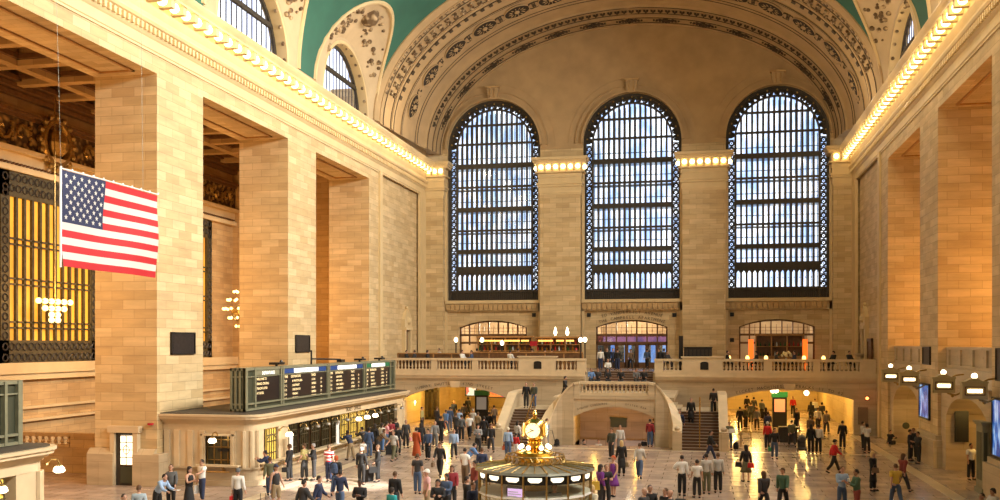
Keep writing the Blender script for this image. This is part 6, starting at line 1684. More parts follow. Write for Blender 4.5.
p = Pn(289.5, 479, 'st', -90, 'ls', 'K', 'tr', 'K', 'm', 'H', 'person in black coat with shoulder bag standing before the second ticket window'); held(p, 'st', 'L', 'hand', 'K', 'black handbag of the person in black at the second ticket window')
Pn(304.5, 480, 'st2', -100, 'ss', 'y', 'tr', 'k', 's', 'H', 'person in yellow-green shirt queuing before the ticket windows')
Pn(314, 480, 'hold', -60, 'ls', 'K', 'tr', 'k', 's', 'g2', 'person in black jacket with grey hair queuing beside the yellow-green shirt')
Pn(329, 482, 'st', 175, 'ss', 'Z', 'tr', 'N', 's', 'H', 'person in red and white striped shirt seen from behind at the ticket queue')
b = MB(); x, y = ground(329, 482)
p = Pn(336, -456, 'wk2', 190, 'ls', 'K', 'tr', 'J', 'm', 'X', 'person with reddish hair and dark coat right of the striped shirt'); bag('back', 'n', (p.location.x+.02, p.location.y-.26, .98), 'slate blue backpack on the person with reddish hair')
Pn(303, -480, 'wk', 150, 'ls', 'k', 'tr', 'K', 's', 'D', 'person in dark hooded jacket at the bottom edge below the queue')
Pn(318, -476, 'wk2', 100, 'ls', 'N', 'tr', 'N', 's', 'D', 'slim person in navy hurrying at the bottom edge below the queue')
Pn(340, -470, 'wk', 190, 'ls', 'N', 'tr', 'J', 's', 'D', 'person in navy jacket and jeans at the bottom edge under the reddish-haired one')
p = Pn(361.5, 485, 'st', 180, 'ls', 'K', 'tr', 'K', 's', 'g2', 'bald-headed person in black suit seen from behind beside a suitcase', skn='l'); bag('case', 'K', (*ground(369, 482), 0), 'black rolling suitcase between the two black-suited people', 1.2)
p = Pn(378, 482, 'st2', -60, 'ls', 'K', 'tr', 'K', 's', 'H', 'person in black suit with a bag, facing the other suited person'); held(p, 'st2', 'L', 'brief', 'K', 'black bag held by the right of the two suited people')
Pn(351, 453, 'lean', 250, 'ls', 'N', 'tr', 'T', 's', 'D', 'person in navy jacket and khaki trousers leaning on the far ticket counter', skn='d')
Pn(365, 452, 'lean', 240, 'ls', 'k', 'tr', 'K', 's', 'D', 'person in charcoal leaning at the counter right of the khaki trousers')
Pn(369, 458, 'st', 200, 'ls', 'n', 'tr', 'J', 'm', 'D', 'person in slate blue top and jeans in the counter crowd')
Pn(375, 453, 'st2', 170, 'ls', 'K', 'tr', 'K', 'l', 'D', 'person all in black with long hair in the counter crowd')
Pn(382, 452, 'st', 150, 'ls', 'W', 'tr', 'b', 'l', 'D', 'person in white top and blue trousers in the counter crowd')
Pn(386.5, 450, 'hold', 120, 'ss', 'p', 'tr', 'J', 'm', 'D', 'person in pink and white top in the counter crowd')
Pn(363, 463, 'st', 200, 'ss', 'W', 'sh', 'T', 's', 'D', 'child in white t-shirt in front of the counter crowd', s=.72)
Pn(378, 457, 'bend', 100, 'ls', 't', 'tr', 'k', 'm', 'H', 'person in brown bending down in front of the counter crowd')
p = Pn(394, 461, 'wk', -20, 'ss', 'w', 'tr', 'O', 's', 'H', 'person in white shirt and dark tie walking past the counter crowd')
bag('case', 'K', (*ground(389, 455), 0), 'small black suitcase beside the person in white shirt and tie', .3)
Pn(398, 455, 'st', 190, 'ls', 'K', 'tr', 'K', 's', 'D', 'person in black behind the white shirt and tie')
Pn(391, 446, 'st', 220, 'ls', 'r', 'tr', 'K', 's', 'H', 'person in dark red top at the far end of the ticket office')
Pn(396, 443, 'st2', 250, 'ls', 'K', 'tr', 'k', 's', 'H', 'farthest person in black at the end of the ticket office')
p = Pn(406, 448, 'st', 30, 'ls', 'k', 'tr', 'K', 's', 'H', 'person in charcoal with pink bag right of the ticket office end'); held(p, 'st', 'L', 'hand', 'p', 'pink bag of the person right of the ticket office end')
Pn(416.5, 458, 'st', 160, 'ls', 'X', 'dr', 'X', 'm', 'D', 'person in long orange-red dress seen from behind')
Pn(421, 452, 'st', 200, 'ls', 'K', 'tr', 'K', 'l', 'D', 'dark-haired person in black just behind the orange-red dress')
p = Pn(428, 460, 'st2', -10, 'ls', 'n', 'tr', 'K', 'm', 'D', 'person in slate jacket and black trousers right of the orange-red dress'); held(p, 'st2', 'L', 'hand', 'K', 'black handbag beside the slate jacket')
Pn(417.5, 494, 'st', 180, 'ss', 'k', 'tr', 'J', 's', 'H', 'person in charcoal t-shirt and jeans seen from behind, alone left of centre')
Pn(360, -481, 'fold', 0, 'ls', 'K', 'tr', 'K', 'b', 'D', 'person with tied-back hair and black top, arms folded, at the bottom edge', skn='d')
Pn(395, -473, 'st', 170, 'ls', 'K', 'tr', 'k', 's', 'H', 'person in black jacket seen from behind at the bottom edge behind a teal top')
Pn(392, -489, 'st', 150, 'ls', 'Q', 'tr', 'K', 'm', 'D', 'child-height person in teal top at the bottom edge', s=.9)
Pn(427, -471, 'st', -60, 'ss', 'V', 'tr', 'T', 'c', 'W', 'person in pink checked shirt and white cap near the bottom edge')
Pn(438, -481, 'hold', 10, 'ls', 'K', 'tr', 'K', 'l', 'D', 'person in black jacket over white blouse at the bottom edge')
Pn(435, 448, 'wk', 15, 'ls', 'G', 'tr', 'g', 's', 'H', 'person in grey jacket walking out of the left arch')
Pn(441, 443, 'st', 170, 'ls', 'K', 'tr', 'K', 's', 'D', 'person in black right behind the grey jacket at the left arch')
p = Pn(454, 459, 'wk2', 10, 'ls', 'B', 'tr', 'k', 's', 'D', 'person in light blue shirt and dark trousers striding from the left arch')
p = Pn(440, 477, 'wk', 0, 'ls', 'K', 'tr', 'K', 'm', 'H', 'person in black jacket with brown bag walking toward the viewer'); held(p, 'wk', 'R', 'hand', 't', 'brown bag of the person walking toward the viewer')
Pn(465, 486, 'st2', 170, 'ss', 'W', 'tr', 't', 's', 'D', 'person in white shirt and brown trousers left of the booth')
Pn(467.5, 476, 'bend', 120, 'ls', 'b', 'tr', 'k', 's', 'D', 'person in blue shirt bending behind the white shirt near the booth')
Pn(482, -449, 'st', 190, 'ls', 'N', 'tr', 'K', 's', 'H', 'person in navy coat partly behind the booth roof')
p = Pn(478, 454, 'hold', 10, 'ls', 'G', 'tr', 'K', 'm', 'D', 'person in grey patterned top holding things near the left stairs')
p = Pn(491, 452, 'wk', 20, 'ls', 'K', 'tr', 'k', 'm', 'H', 'slim person in black with a pale coat over the arm by the left stairs')
Pn(452, -467, 'st2', 10, 'ls', 'r', 'tr', 'K', 'l', 'H', 'person with red and green scarf left of the booth')
Pn(447, -475, 'hold', -20, 'ls', 'J', 'tr', 'K', 'l', 'D', 'person in denim jacket at the bottom edge left of the booth')
Pn(467, -478, 'st', 120, 'ls', 'K', 'tr', 'K', 's', 'D', 'person in black leather jacket at the bottom edge beside the booth')
Pn(473, -484, 'st', 60, 'ls', 'N', 'tr', 'N', 's', 'H', 'person in navy top at the bottom edge touching the booth')
Pn(475, -462, 'st2', -40, 'ls', 'M', 'tr', 'K', 'm', 'D', 'person in dark maroon close to the left side of the booth')
p = Pn(508, 458, 'st', 180, 'ls', 'B', 'tr', 'J', 'c', 'C', 'person in pale blue jacket and cream cap seen from behind, by the clock'); held(p, 'st', 'L', 'hand', 'X', 'orange-brown bag on the person in pale blue jacket by the clock')
Pn(516, 457, 'st', 170, 'ls', 'R', 'tr', 'W', 's', 'D', 'child in red jacket left of the clock', s=.78)
Pn(517.5, 449, 'st2', 150, 'ls', 'w', 'tr', 'k', 'l', 'D', 'person in off-white blouse behind the child in red')
Pn(547, 446, 'st', 90, 'ls', 'b', 'tr', 'J', 's', 'H', 'person in blue jacket half hidden behind the clock')
x, y = ground(557, 446); bag('back', 'K', (x, y, .02), 'black backpack on a luggage cart right of the clock'); b = MB(); b.tube([(x-.1, y+.1, .05), (x-.35, y+.2, 1.0), (x-.6, y+.2, .95)], .02, 5); b.tube([(x-.2, y-.1, .05), (x+.2, y-.1, .05)], .02, 5); b.ball((x-.15, y+.1, .08), .08, 8); tag(b.build('luggage_cart', 'black', base='auto'), 'thin metal luggage cart handle by the black backpack', 'cart')
# --- crowd in the left arch
for (px_, y_, po, fa, tk, tc, bk, bc, hk, hc, l) in (
 (450, 430, 'st', 180, 'ls', 'n', 'tr', 'J', 's', 'D', 'person in slate shirt walking away into the left arch'),
 (459, 432, 'wk', 180, 'ss', 'B', 'tr', 'k', 's', 'D', 'person in pale blue shirt walking away into the left arch'),
 (445.5, 433, 'wk2', 160, 'ls', 'b', 'tr', 'J', 's', 'H', 'person in blue jacket walking into the left arch'),
 (469.5, 439, 'wk', 180, 'ss', 'W', 'tr', 'K', 's', 'H', 'person in white shirt and black trousers under the left arch'),
 (461.5, 441, 'st', 190, 'ls', 'g', 'tr', 'K', 's', 'D', 'person in dark grey under the left arch beside the white shirt'),
 (456, 438, 'st2', 170, 'ls', 'k', 'tr', 'k', 'm', 'H', 'person in charcoal with brown hair under the left arch'),
 (484, 443, 'st', 185, 'coat', 'K', 'tr', 'K', 'm', 'D', 'tall person in long black coat left of the stair newel'),
 (478, 437, 'st2', 160, 'ls', 'T', 'tr', 'K', 's', 'H', 'person in khaki top under the left arch before the black pillar'),
 (494, 428, 'st', 200, 'ls', 't', 'tr', 'K', 's', 'D', 'person in brown standing by the magenta display'),
 (468, 417, 'st', 200, 'ls', 'K', 'tr', 'K', 'm', 'D', 'distant person in black before the white lit display'),
 (441, 442, 'wk', 180, 'ls', 'r', 'tr', 'k', 's', 'D', 'person in dark red at the left side of the left arch'),
 (437, 430, 'st', 150, 'ls', 'k', 'tr', 'k', 's', 'H', 'person in charcoal by the dark glass doors'),
 (473, 433, 'st', 170, 'ls', 'w', 'tr', 'T', 's', 'g2', 'grey-haired person in off-white under the left arch'),
 (489, 436, 'wk2', 190, 'ls', 'K', 'tr', 'J', 's', 'D', 'person in black jacket and jeans at the right of the left arch'),
 (422, 430, 'st', 90, 'ls', 'y', 'tr', 'K', 's', 'D', 'person in mustard top in front of the dark glass doors'),
 (464, 424, 'wk', 170, 'ls', 'g', 'tr', 'K', 'm', 'D', 'person in dark grey deep inside the left arch'),
 (454, 421, 'wk', 10, 'ls', 'N', 'tr', 'K', 's', 'H', 'person in navy coming forward deep inside the left arch')):
    Pn(px_, y_, po, fa, tk, tc, bk, bc, hk, hc, l)
# --- landings and stairs
Pn(522.5, 0, 'st', 0, 'ls', 'K', 'tr', 'k', 's', 'D', 'left one of two people standing on the left stair landing', 2.1, loc=(-12.0, 66.2))
Pn(531, 0, 'st2', -10, 'ls', 'o', 'tr', 'J', 's', 'H', 'right one of two people standing on the left stair landing, in jeans', 2.1, loc=(-11.4, 65.9))
Pn(564, 0, 'wk', 80, 'ls', 'K', 'tr', 'K', 'm', 'D', 'person in black climbing the side flight left of the landing balustrade', 2.6, loc=(-9.35, 66.5))
for px_, c, l, hk, dy in ((591, 'b', 'person in blue behind the landing balustrade, leftmost of the row', 's', 0), (598, 'k', 'person in charcoal behind the landing balustrade, second of the row', 's', .3), (607.5, 'K', 'person in black behind the landing balustrade, third of the row', 'm', 0), (621, 'K', 'person in black behind the landing balustrade, middle of the row', 's', .2), (636, 'g', 'person in dark grey behind the landing balustrade, second from right', 's', 0), (644, 'K', 'person in black behind the landing balustrade, rightmost of the row', 'm', .2)):
    Pn(px_, 0, 'sit', 0 if dy else 20, 'ls', c, 'tr', 'k', hk, 'D', l, 3.45, loc=(at_depth(px_, 71.3+dy), 71.3+dy), skn='m')
for px_, Y, po, fa, c, bc, hk, l in ((600.5, 78.0, 'st', 180, 'W', 'N', 's', 'person in white shirt at the top of the central steps'), (607, 79, 'st', 0, 'K', 'k', 's', 'person in black left among those at the top of the central steps'), (617.5, 77.6, 'st', 180, 'K', 'N', 's', 'tallest dark figure at the top of the central steps'), (630.5, 80, 'wk', 10, 't', 'K', 'm', 'person in brown before the middle street doors'), (613, 80.5, 'st', 20, 'N', 'K', 's', 'person in navy near the street doors behind the others'), (659, 78, 'st', -60, 'K', 'K', 's', 'dark figure left of the two behind the right balustrade end'), (664, 78.3, 'st', 180, 'k', 'K', 'm', 'dark figure right of the two behind the right balustrade end'), (647, 84, 'wk', 170, 'J', 'K', 's', 'person in denim leaving by the street doors')):
    Pn(px_, 0, po, fa, 'ls', c, 'tr', bc, hk, 'D', l, BF, loc=(at_depth(px_, Y), Y))
Pn(608, 0, 'sit', 0, 'ls', 'W', 'tr', 'k', 's', 'H', 'person in white sitting on the top central step', BF-.35, loc=(at_depth(608, 76.2), 76.2))
STOOL = []
for px_, Y, po, fa, c, hk, l in ((406, 74.9, 'sit', 90, 'K', 's', 'seated diner in black, far left of the balcony'), (415, 74.9, 'sit', -90, 'k', 's', 'seated diner in charcoal, second from far left'), (427, 74.8, 'sit', 90, 'K', 'm', 'seated diner in black left of the waiter'), (439, 77.2, 'st2', -40, 'W', 's', 'waiter in white shirt standing at the left balcony tables'), (462, 74.9, 'sit', 60, 'W', 's', 'seated diner in white below the first globe lamp'), (472, 74.9, 'sit', -70, 'n', 's', 'seated diner in slate blue beside the white-shirted diner'), (477, 77.4, 'st', 200, 'k', 'm', 'person in charcoal standing at the bar by the second globe lamp'), (510, 74.7, 'sit', 160, 'W', 's', 'diner in white with back to the hall, before the bar'), (532, 77.6, 'st', 180, 'w', 's', 'bar guest in off-white between the two bottle shelves'), (576, 77.0, 'st2', 30, 'W', 'c', 'bartender in white with red hat near the stair gap'), (545, 77.7, 'st', 180, 'K', 's', 'bar guest in black near the amber shelves'), (552, 77.7, 'st', 170, 'r', 'm', 'bar guest in dark red near the amber shelves'), (490, 77.5, 'st', 190, 'K', 's', 'bar guest in black right of the second globe lamp'), (518, 77.5, 'st', 150, 'k', 's', 'bar guest in charcoal before the left bottle shelves'),
                              (727, 74.6, 'sit', 90, 'K', 's', 'seated guest in black, leftmost on the right balcony'), (757, 74.6, 'sit', -90, 'K', 'm', 'seated guest in black between second and third candle'), (776, 74.6, 'sit', 90, 'k', 's', 'seated guest in charcoal left of the flower vase'), (795, 74.6, 'sit', -90, 'N', 's', 'seated guest in navy right of the flower vase'), (834, 75.2, 'sit', -60, 'K', 'm', 'seated guest in black at the right end of the balcony'), (849, 75.4, 'sit', 40, 'k', 's', 'seated guest in charcoal at the far right end of the balcony'), (667, 75.2, 'sit', 60, 'k', 's', 'seated person in charcoal at the left end of the right balcony')):
    up_ = .32 if po == 'sit' else 0
    Pn(px_, 0, po, fa, 'ls', c, 'tr', 'K', hk, 'R' if hk == 'c' else 'D', l, BF+up_, loc=(at_depth(px_, Y), Y))
    if up_:
        st_ = lthing('bar_stool', 'dark bar stool on the far balcony carrying a seated guest', 'stool', (at_depth(px_, Y), Y, BF), 'occupied bar stools of the balcony') if not STOOL else dup(STOOL[0], (at_depth(px_, Y), Y, BF))
        if not STOOL:
            STOOL.append(st_); b = MB(); b.lathe([(.17, .64), (.19, .67), (.17, .70)], (0, .03, 0), 12); b.build('seat', 'chair_dark', st_)
            for q in range(4): a = pi/4+pi/2*q; b = MB(); b.tube([(.12*cos(a), .03+.12*sin(a), .64), (.19*cos(a), .03+.19*sin(a), 0)], .015, 5); b.build('leg', 'black', st_)
# --- middle of the hall 
Pn(584, 0, 'st', 90, 'ls', 'K', 'tr', 'K', 's', 'D', 'person in black whose upper body shows at the left of the arched recess', -1.5, loc=(at_depth(584, 63.6), 63.6))
Pn(598.5, 0, 'st', 0, 'ls', 'w', 'tr', 'K', 's', 'D', 'person in off-white with only head and shoulders showing in the arched recess', -1.5, loc=(at_depth(598.5, 64.4), 64.4), s=.95)
Pn(611.5, 459, 'st2', -20, 'ls', 'o', 'tr', 'k', 'm', 'H', 'person in dark green jacket in front of the arched recess')
Pn(620, 455, 'st', 20, 'ls', 'w', 'tr', 'G', 's', 'H', 'person in off-white right of the dark green jacket')
p = Pn(621.5, 476, 'st', 200, 'coat', 'K', 'tr', 'K', 'l', 'L', 'blonde person in long black coat with shoulder bag in mid hall'); held(p, 'st', 'R', 'hand', 'T', 'beige bag of the blonde person in mid hall')
Pn(650, 447, 'st', 170, 'ls', 'r', 'tr', 'J', 's', 'D', 'person in dark red jacket right in the arched recess'); bag('brief', 'K', (*ground(644, 446), 0), 'black bag on the floor beside the dark red jacket')
Pn(654, 446, 'st', 190, 'ls', 'K', 'tr', 'K', 's', 'H', 'person in black touching the dark red jacket')
Pn(639.5, 478, 'wk', 175, 'ls', 'w', 'tr', 'J', 's', 'H', 'person in pale grey sweater and jeans walking in mid hall')
Pn(613.5, -457, 'st2', -30, 'tk', 'P', 'sk', 'P', 'm', 'X', 'person in purple sleeveless dress right of the booth')
Pn(606, -466, 'hold', 20, 'ss', 'K', 'tr', 'K', 's', 'H', 'person in black t-shirt right of the booth, before the purple dress')
p = Pn(600.5, -466, 'st', 120, 'ls', 'P', 'tr', 'k', 'l', 'D', 'person in dark purple hidden behind the black t-shirt by the booth'); q = ground(597, 545); bag('shop', 'Y', (p.location.x-.15, p.location.y-.35, .8), 'bright yellow bag between booth and black t-shirt')
Pn(592.5, -487, 'hold', -40, 'ls', 'C', 'tr', 'k', 'l', 'L', 'blonde person in cream top at the bottom edge right of the booth')
Pn(568, 0, 'hold', 10, 'ss', 'G', 'tr', 'k', 's', 'H', 'clerk in grey t-shirt reading inside the right part of the booth', .35, loc=(-4.65, 30.7))
Pn(514, -493, 'st', 180, 'ls', 'K', 'tr', 'K', 'm', 'H', 'brown-haired person at the bottom edge in front of the booth screen')
Pn(644, -490, 'st', 60, 'ls', 'k', 'tr', 'k', '0', 'D', 'balding person at the bottom edge, left of a group of four')
Pn(650, -487, 'st', 10, 'ls', 'K', 'tr', 'K', 's', 'D', 'person in dark suit at the bottom edge, second of a group of four')
Pn(665.5, -490, 'st', -40, 'ls', 'K', 'tr', 'K', 's', 'H', 'brown-haired person in dark coat at the bottom edge, third of a group of four')
Pn(670.5, -492, 'st', -90, 'ls', 'k', 'tr', 'K', '0', 'D', 'person with bare head at the bottom edge, rightmost of a group of four')
bag('case', 'K', (*ground(680.5, 514), 0), 'black suitcase at the bottom edge left of the white-shirted group', 0)
Pn(682, 496, 'hip', 175, 'ls', 'W', 'tr', 'K', 's', 'D', 'leftmost of four white-shirted people seen from behind, elbow out')
Pn(697, 498, 'st2', 200, 'ss', 'W', 'tr', 'K', 's', 'D', 'shortest of the four white-shirted people, short dark hair', s=.93)
Pn(706.5, 494, 'st', 180, 'ls', 'w', 'tr', 'O', 's', 'D', 'tallest of the four in a pale shirt with olive trousers')
Pn(718, 493, 'st', 185, 'ls', 'w', 'tr', 'K', 's', 'H', 'rightmost of the four pale-shirted people, black trousers')
Pn(710, 461, 'wk', 90, 'ls', 'K', 'tr', 'N', 's', 'D', 'dark figure hurrying past the foot of the right stairs')
p = Pn(746, 482, 'st2', -160, 'ls', 'K', 'sk', 'O', 'l', 'D', 'person with long black hair and olive skirt carrying a red bag'); bag('hand', 'R', (p.location.x+.22, p.location.y-.25, .72), 'red handbag at the hip of the person in olive skirt'); bag('hand', 'K', (p.location.x-.35, p.location.y-.05, .72), 'black bag on the left of the person in olive skirt')
Pn(764, -471, 'wk', 200, 'ls', 'k', 'tr', 'K', 'l', 'H', 'person in charcoal with mustard scarf near the bottom edge at right of centre')
Pn(783, -468, 'wk2', -20, 'ls', 'e', 'tr', 'K', 'm', 'H', 'person in dull green top and black trousers walking near the bottom edge')
p = Pn(842, -468, 'hold', 15, 'ls', 'B', 'tr', 'J', 's', 'H', 'person in light blue shirt and belted jeans holding a cup')
b = MB(); q = hand_pos(p, 'hold', 'L'); b.lathe([(.035, 0), (.045, .12)], (q.x, q.y-.05, q.z), 8); tag(b.build('paper_cup', 'white', base='auto'), 'small paper cup held by the person in light blue shirt', 'cup')
Pn(857, -471, 'hold', -80, 'ls', 'e', 'tr', 'M', 's', 'D', 'person in grey-green jacket facing the man in light blue shirt', skn='m')
p = Pn(834, 473, 'wk', 100, 'ls', 'R', 'tr', 'K', 'c', 'K', 'person in bright red jacket and dark cap walking right')
Pn(842.5, 449, 'st', 180, 'ls', 'K', 'tr', 'K', 's', 'D', 'person all in black standing before the right end of the arch')
p = Pn(729.5, 450, 'hold', 20, 'ss', 'O', 'tr', 'J', 's', 'H', 'person in olive t-shirt and jeans reading beside the right stair newel'); bag('back', 'K', (*ground(736, 449), 0), 'black bag on the floor beside the right stair newel')
b = MB(); q = hand_pos(p, 'hold', 'L'); b.box(q.x-.25, q.x+.15, q.y-.15, q.y-.12, q.z-.15, q.z+.12); tag(b.build('newspaper', 'white', base='auto'), 'white newspaper held by the person in olive t-shirt', 'newspaper')
Pn(767.5, 450, 'st', 160, 'ls', 'R', 'tr', 'K', 's', 'w', 'person in red jacket with white headwear at the mouth of the right arch')
p = Pn(774.5, 459, 'st2', 10, 'ls', 'K', 'tr', 'J', 'l', 'D', 'person in black jacket over red top and jeans before the right arch'); held(p, 'st2', 'R', 'hand', 'E', 'bright green bag of the person in red top and jeans')
Pn(792, 447, 'wk', 190, 'ls', 'O', 'tr', 'k', 's', 'D', 'person in olive suit jacket walking into the right arch')
Pn(811, 454, 'st', 180, 'ls', 'K', 'tr', 'K', 'l', 'D', 'person all in black beside the pushchair')
Pn(818.5, 454, 'st', 180, 'ls', 'W', 'tr', 'K', 's', 'D', 'person in white top with red pattern right of the pushchair')
x, y = ground(802, 455); t = thing('pushchair', 'dark child pushchair with white wheels at the mouth of the right arch', 'pushchair', (x, y, 0)); b = MB()
b.prism([(y-.35, .3), (y+.15, .35), (y+.3, .85), (y+.2, .85), (y+.05, .48), (y-.35, .4)], 'x', x-.22, x+.22); b.build('seat', cm('k'), t); b = MB(); b.tube([(x, y+.05+.33*cos(pi*k/8), .72+.3*sin(pi*k/8)) for k in range(7)], .2, 8); b.build('hood', cm('g'), t)
b = MB()
for s in (-.24, .24): b.tube([(x+s, y-.4, .1), (x+s, y+.35, 1.0)], .018, 5); b.tube([(x+s, y+.35, .1), (x+s, y-.1, .45)], .018, 5)
b.tube([(x-.24, y+.35, 1.0), (x+.24, y+.35, 1.0)], .018, 5); b.build('frame', 'black', t)
for s in (-.27, .27):
    for yy in (-.38, .36): w = MB(); w.lathe([(.02, -.02), (.1, -.02), (.1, .02), (.02, .02)], (0, 0, 0), 12); w.v = [(x+s+v[2], y+yy+v[0], .1+v[1]) for v in w.v]; w.build('wheel', 'white', t)
# --- right arch crowd
for (px_, y_, po, fa, tk, tc, bk, bc, hk, hc, l) in (
 (740, 430, 'st', 180, 'ls', 'K', 'tr', 'K', 's', 'D', 'person in black at the left inside the right arch'),
 (745.5, 429, 'st2', 150, 'ls', 'o', 'tr', 'K', 's', 'D', 'person in dark olive inside the right arch, second from left'),
 (757, 430, 'wk', 180, 'ls', 'G', 'tr', 'k', 's', 'H', 'person in mid grey shirt walking away inside the right arch'),
 (751, 424, 'st', 170, 'ls', 'k', 'tr', 'K', 'm', 'H', 'person in charcoal behind the grey shirt in the right arch'),
 (747, 414, 'wk', 180, 'ls', 'K', 'tr', 'K', 's', 'D', 'distant black figure high at the left of the right arch'),
 (754, 416, 'wk2', 200, 'ls', 'k', 'tr', 'K', 'm', 'D', 'distant charcoal figure beside the other distant one in the right arch'),
 (766, 431, 'st', 160, 'ls', 'K', 'tr', 'K', 'l', 'D', 'person in black with long hair left of the black pillar'),
 (762, 420, 'st2', 150, 'ls', 'g', 'tr', 'K', 's', 'D', 'person in dark grey farther back left of the black pillar'),
 (793, 416, 'st', 0, 'ls', 'R', 'tr', 'K', 's', 'H', 'distant person in red top right of the black pillar'),
 (796.5, 431, 'wk', 10, 'ls', 'K', 'dr', 'K', 'm', 'D', 'person in black dress walking right of the black pillar'),
 (810.5, 441, 'wk', 185, 'ls', 't', 'tr', 'K', 's', 'D', 'person in brown coat walking under the right arch'),
 (818, 430, 'wk2', 180, 'ls', 'w', 'tr', 'K', 's', 'H', 'person in off-white with backpack straps under the right arch'),
 (811, 423, 'st', 180, 'ls', 'K', 'tr', 'K', 'l', 'D', 'person in black farther back in the middle of the right arch'),
 (826.5, 434, 'wk', 180, 'ls', 'T', 'tr', 'k', 's', 'H', 'person in khaki top at the right of the right arch'),
 (815, 419, 'st', 190, 'ls', 'W', 'tr', 'J', 's', 'H', 'distant person in white top under the right arch'),
 (768, 436, 'wk', 180, 'ls', 'N', 'tr', 'K', 's', 'D', 'person in navy jacket walking in before the black pillar'),
 (822, 423, 'wk', 180, 'ls', 'k', 'tr', 'k', 'm', 'D', 'person in charcoal far back at the right of the right arch')):
    Pn(px_, y_, po, fa, tk, tc, bk, bc, hk, hc, l)
b = MB(); b.box(*sorted((ground(789, 444)[0]-.6, ground(789, 444)[0]+.6)), ground(789, 442)[1]-.4, ground(789, 442)[1]+.4, 0, .95)
o = tag(b.build('dark_waste_bin', 'bronze', base='auto'), 'wide dark bin beside the black pillar under the right arch', 'bin'); b = MB(); c_ = ground(789, 442); b.box(c_[0]-.66, c_[0]+.66, c_[1]-.46, c_[1]+.46, .95, 1.02); b.build('lid', 'black', o)
Pn(691, 0, 'st', 0, 'coat', 'K', 'tr', 'K', 's', 'H', 'person in dark coat coming down the right flight', 1.3, loc=(at_depth(691, 63.8), 63.8))
Pn(679, 0, 'wk', -10, 'ls', 'N', 'tr', 'N', 's', 'H', 'person in navy low on the right flight by its left parapet', .65, loc=(at_depth(680, 62.3), 62.3))
Pn(714.5, 0, 'wk2', 180, 'ls', 'K', 'tr', 'K', 's', 'D', 'dark figure climbing the right flight by the right parapet', 1.9, loc=(at_depth(713.5, 65.4), 65.4))
# --- right part of the hall
Pn(863, 450, 'st', 100, 'ls', 'w', 'tr', 'K', 's', 'D', 'left one of a close pair in pale shirts by the corner panel')
Pn(867, 453, 'fold', 200, 'ss', 'W', 'tr', 'K', 'm', 'D', 'right one of a close pair in white shirts by the corner panel')
Pn(889, 444, 'sitf', 40, 'ls', 'K', 'tr', 'K', 's', 'D', 'person in black sitting on the floor against the right wall')
Pn(910, 461, 'st', 80, 'ls', 'K', 'tr', 'K', 's', 'D', 'left one of three dark-clothed people standing by the right wall', skn='m')
Pn(913.5, 459, 'st2', -20, 'ls', 'K', 'tr', 'K', 's', 'D', 'middle one of three dark-clothed people standing by the right wall', skn='m')
Pn(918.5, 464, 'hold', -70, 'ls', 'k', 'tr', 'K', 's', 'D', 'right one of three dark-clothed people standing by the right wall', skn='m')
p = Pn(971, 480, 'ph', 30, 'ss', 'W', 'tr', 'K', 's', 'D', 'person in white t-shirt on the phone beside the tall metal kiosk', skn='m')
p = Pn(873, 491, 'st', 60, 'coat', 'K', 'tr', 'K', 'l', 'L', 'blonde person in long black coat with brown bag at right'); bag('hand', 't', (p.location.x+.05, p.location.y-.25, .85), 'brown handbag of the blonde person in the long black coat')
Pn(896, -464, 'wk', 190, 'ss', 'Y', 'tr', 'J', 's', 'H', 'person in yellow shirt and jeans walking near the right bottom')
Pn(902.5, 492, 'wk2', 120, 'ls', 'M', 'tr', 'k', 'l', 'H', 'person in maroon top walking behind the yellow shirt')
Pn(994, -489, 'sit', -70, 'ss', 'w', 'tr', 'p', 'm', 'D', 'seated person in pale top at the bottom right corner', .0, skn='m')
Pn(983, -494, 'sit', -60, 'ls', 'r', 'tr', 'K', 's', 'D', 'seated person in dark red at the bottom right corner', .0, skn='m')
x, y = ground(990, 522); t = thing('stone_bench', 'low stone bench at the bottom right corner under the seated pair', 'bench', (x+.1, y+.3, 0)); b = MB(); b.box(x-.6, x+1.2, y-.2, y+1.2, .36, .44); b.build('seat', 'trim_lo', t)
for q in (-.4, .8): b = MB(); b.box(x+q, x+q+.2, y-.05, y+1.0, 0, .36); b.build('support', 'trim_lo', t)
# ------------------------------------------------------------------ light, world, camera
def point(name, loc, power, col=(1, .72, .38), r=.3):
    l = bpy.data.lights.new(name, 'POINT'); l.energy = power; l.color = col; l.shadow_soft_size = r
    o = bpy.data.objects.new(name, l); o.location = loc; COL.objects.link(o); return o
def area(name, loc, rot, sx, sy, power, col):
    l = bpy.data.lights.new(name, 'AREA'); l.shape = 'RECTANGLE'; l.size = sx; l.size_y = sy; l.spread = radians(122); l.energy = power; l.color = col
    o = bpy.data.objects.new(name, l); o.location = loc; o.rotation_euler = rot; COL.objects.link(o); return o
WARM = (1, .66, .30)
for y in (24, 35, 50, 64.3): point('chandelier_light', (-31, y, 9.5), 1500, (1, .50, .14), .6)
for y in (35, 50, 64.3): point('chandelier_light', (16.8, y, 9.5), 1100, (1, .50, .13), .5)
# cove lamps standing on the cornices wash the vault
for y in range(4, 84, 10):
    point('cove_light', (XL+3, y, 24.4), 330, (1, .80, .52), .4); point('cove_light', (XR-3, y, 24.4), 300, (1, .80, .52), .4)
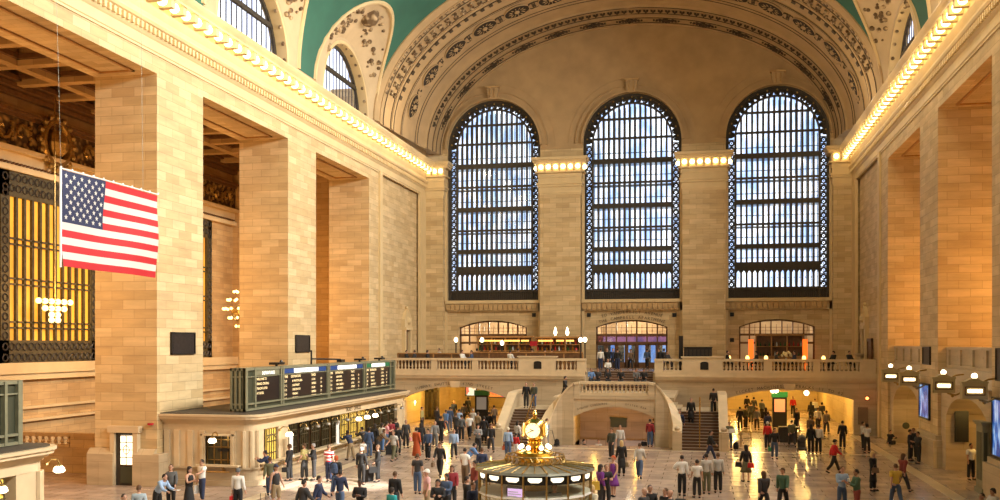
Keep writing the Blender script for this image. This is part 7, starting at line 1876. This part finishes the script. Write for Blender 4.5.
# cornice bulbs' glow
for y in range(20, 86, 6):
    point('cornice_glow', (XL+1.9, y, 21.4), 65, (1, .76, .42), .5); point('cornice_glow', (XR-1.9, y, 21.4), 55, (1, .70, .30), .5)
YEL = (1, .62, .16)
for x, y in ((-21, 78), (-18.5, 84), (-17, 92), (4, 78), (8, 78), (6, 86), (3, 94), (8.5, 94)): point('passage_light', (x, y, 3.3), 760 if x < 0 else 520, YEL, .2)
for x, y in ((14.0, 64.3), (14.0, 50.2)): point('arcade_light', (x, y, 3.2), 150, (1, .62, .16), .15)
for x in (-18.57, -6.14, 6.13): point('vestibule_light', (x, 89.5, 8.2), 620 if x < 0 else 300, (1, .84, .62), .3)
for x in (-7, -4.2): point('ramp_light', (x, 63.6, 1.9), 70, (1, .55, .10), .15)
for c in BAYS:   # daylight entering by the south lunettes
    area('lunette_daylight', (XR-.5, c, 26.0), (0, radians(68), 0), 4, 7, 4400, (1, .95, .84))
sp = bpy.data.lights.new('sun_patch_spot', 'SPOT'); sp.energy = 300000; sp.color = (1, .95, .85); sp.spot_size = radians(7); sp.spot_blend = .35; sp.shadow_soft_size = .3  # spot lamp added at a lunette, standing in for sun on the floor
so = bpy.data.objects.new('sun_patch_spot', sp); COL.objects.link(so); so.location = (XR-.4, 38.5, 25.2); so.rotation_euler = (Vector((-17.0, 42.6, 0))-so.location).to_track_quat('-Z', 'Y').to_euler()
w = bpy.data.worlds.new('sky'); SC.world = w; w.use_nodes = True
bg = w.node_tree.nodes['Background']; bg.inputs[0].default_value = (.84, .90, 1.0, 1); bg.inputs[1].default_value = 2.3
cam = bpy.data.cameras.new('camera'); co = bpy.data.objects.new('camera', cam); COL.objects.link(co)
co.location = (0, 0, H); co.rotation_euler = (pi/2, 0, TH)
cam.sensor_width = 36; cam.lens = 36*970/1000; cam.shift_y = .093; cam.clip_end = 500; cam.clip_start = .2
SC.camera = co
SC.view_settings.view_transform = 'Standard'; SC.view_settings.look = 'None'; SC.view_settings.gamma = 1; SC.view_settings.exposure = .02
SC.view_settings.use_curve_mapping = False
SC.cycles.use_denoising = True; SC.cycles.max_bounces = 5; SC.cycles.diffuse_bounces = 3; SC.cycles.transparent_max_bounces = 8
SC.cycles.sample_clamp_indirect = 6; SC.cycles.use_light_tree = True
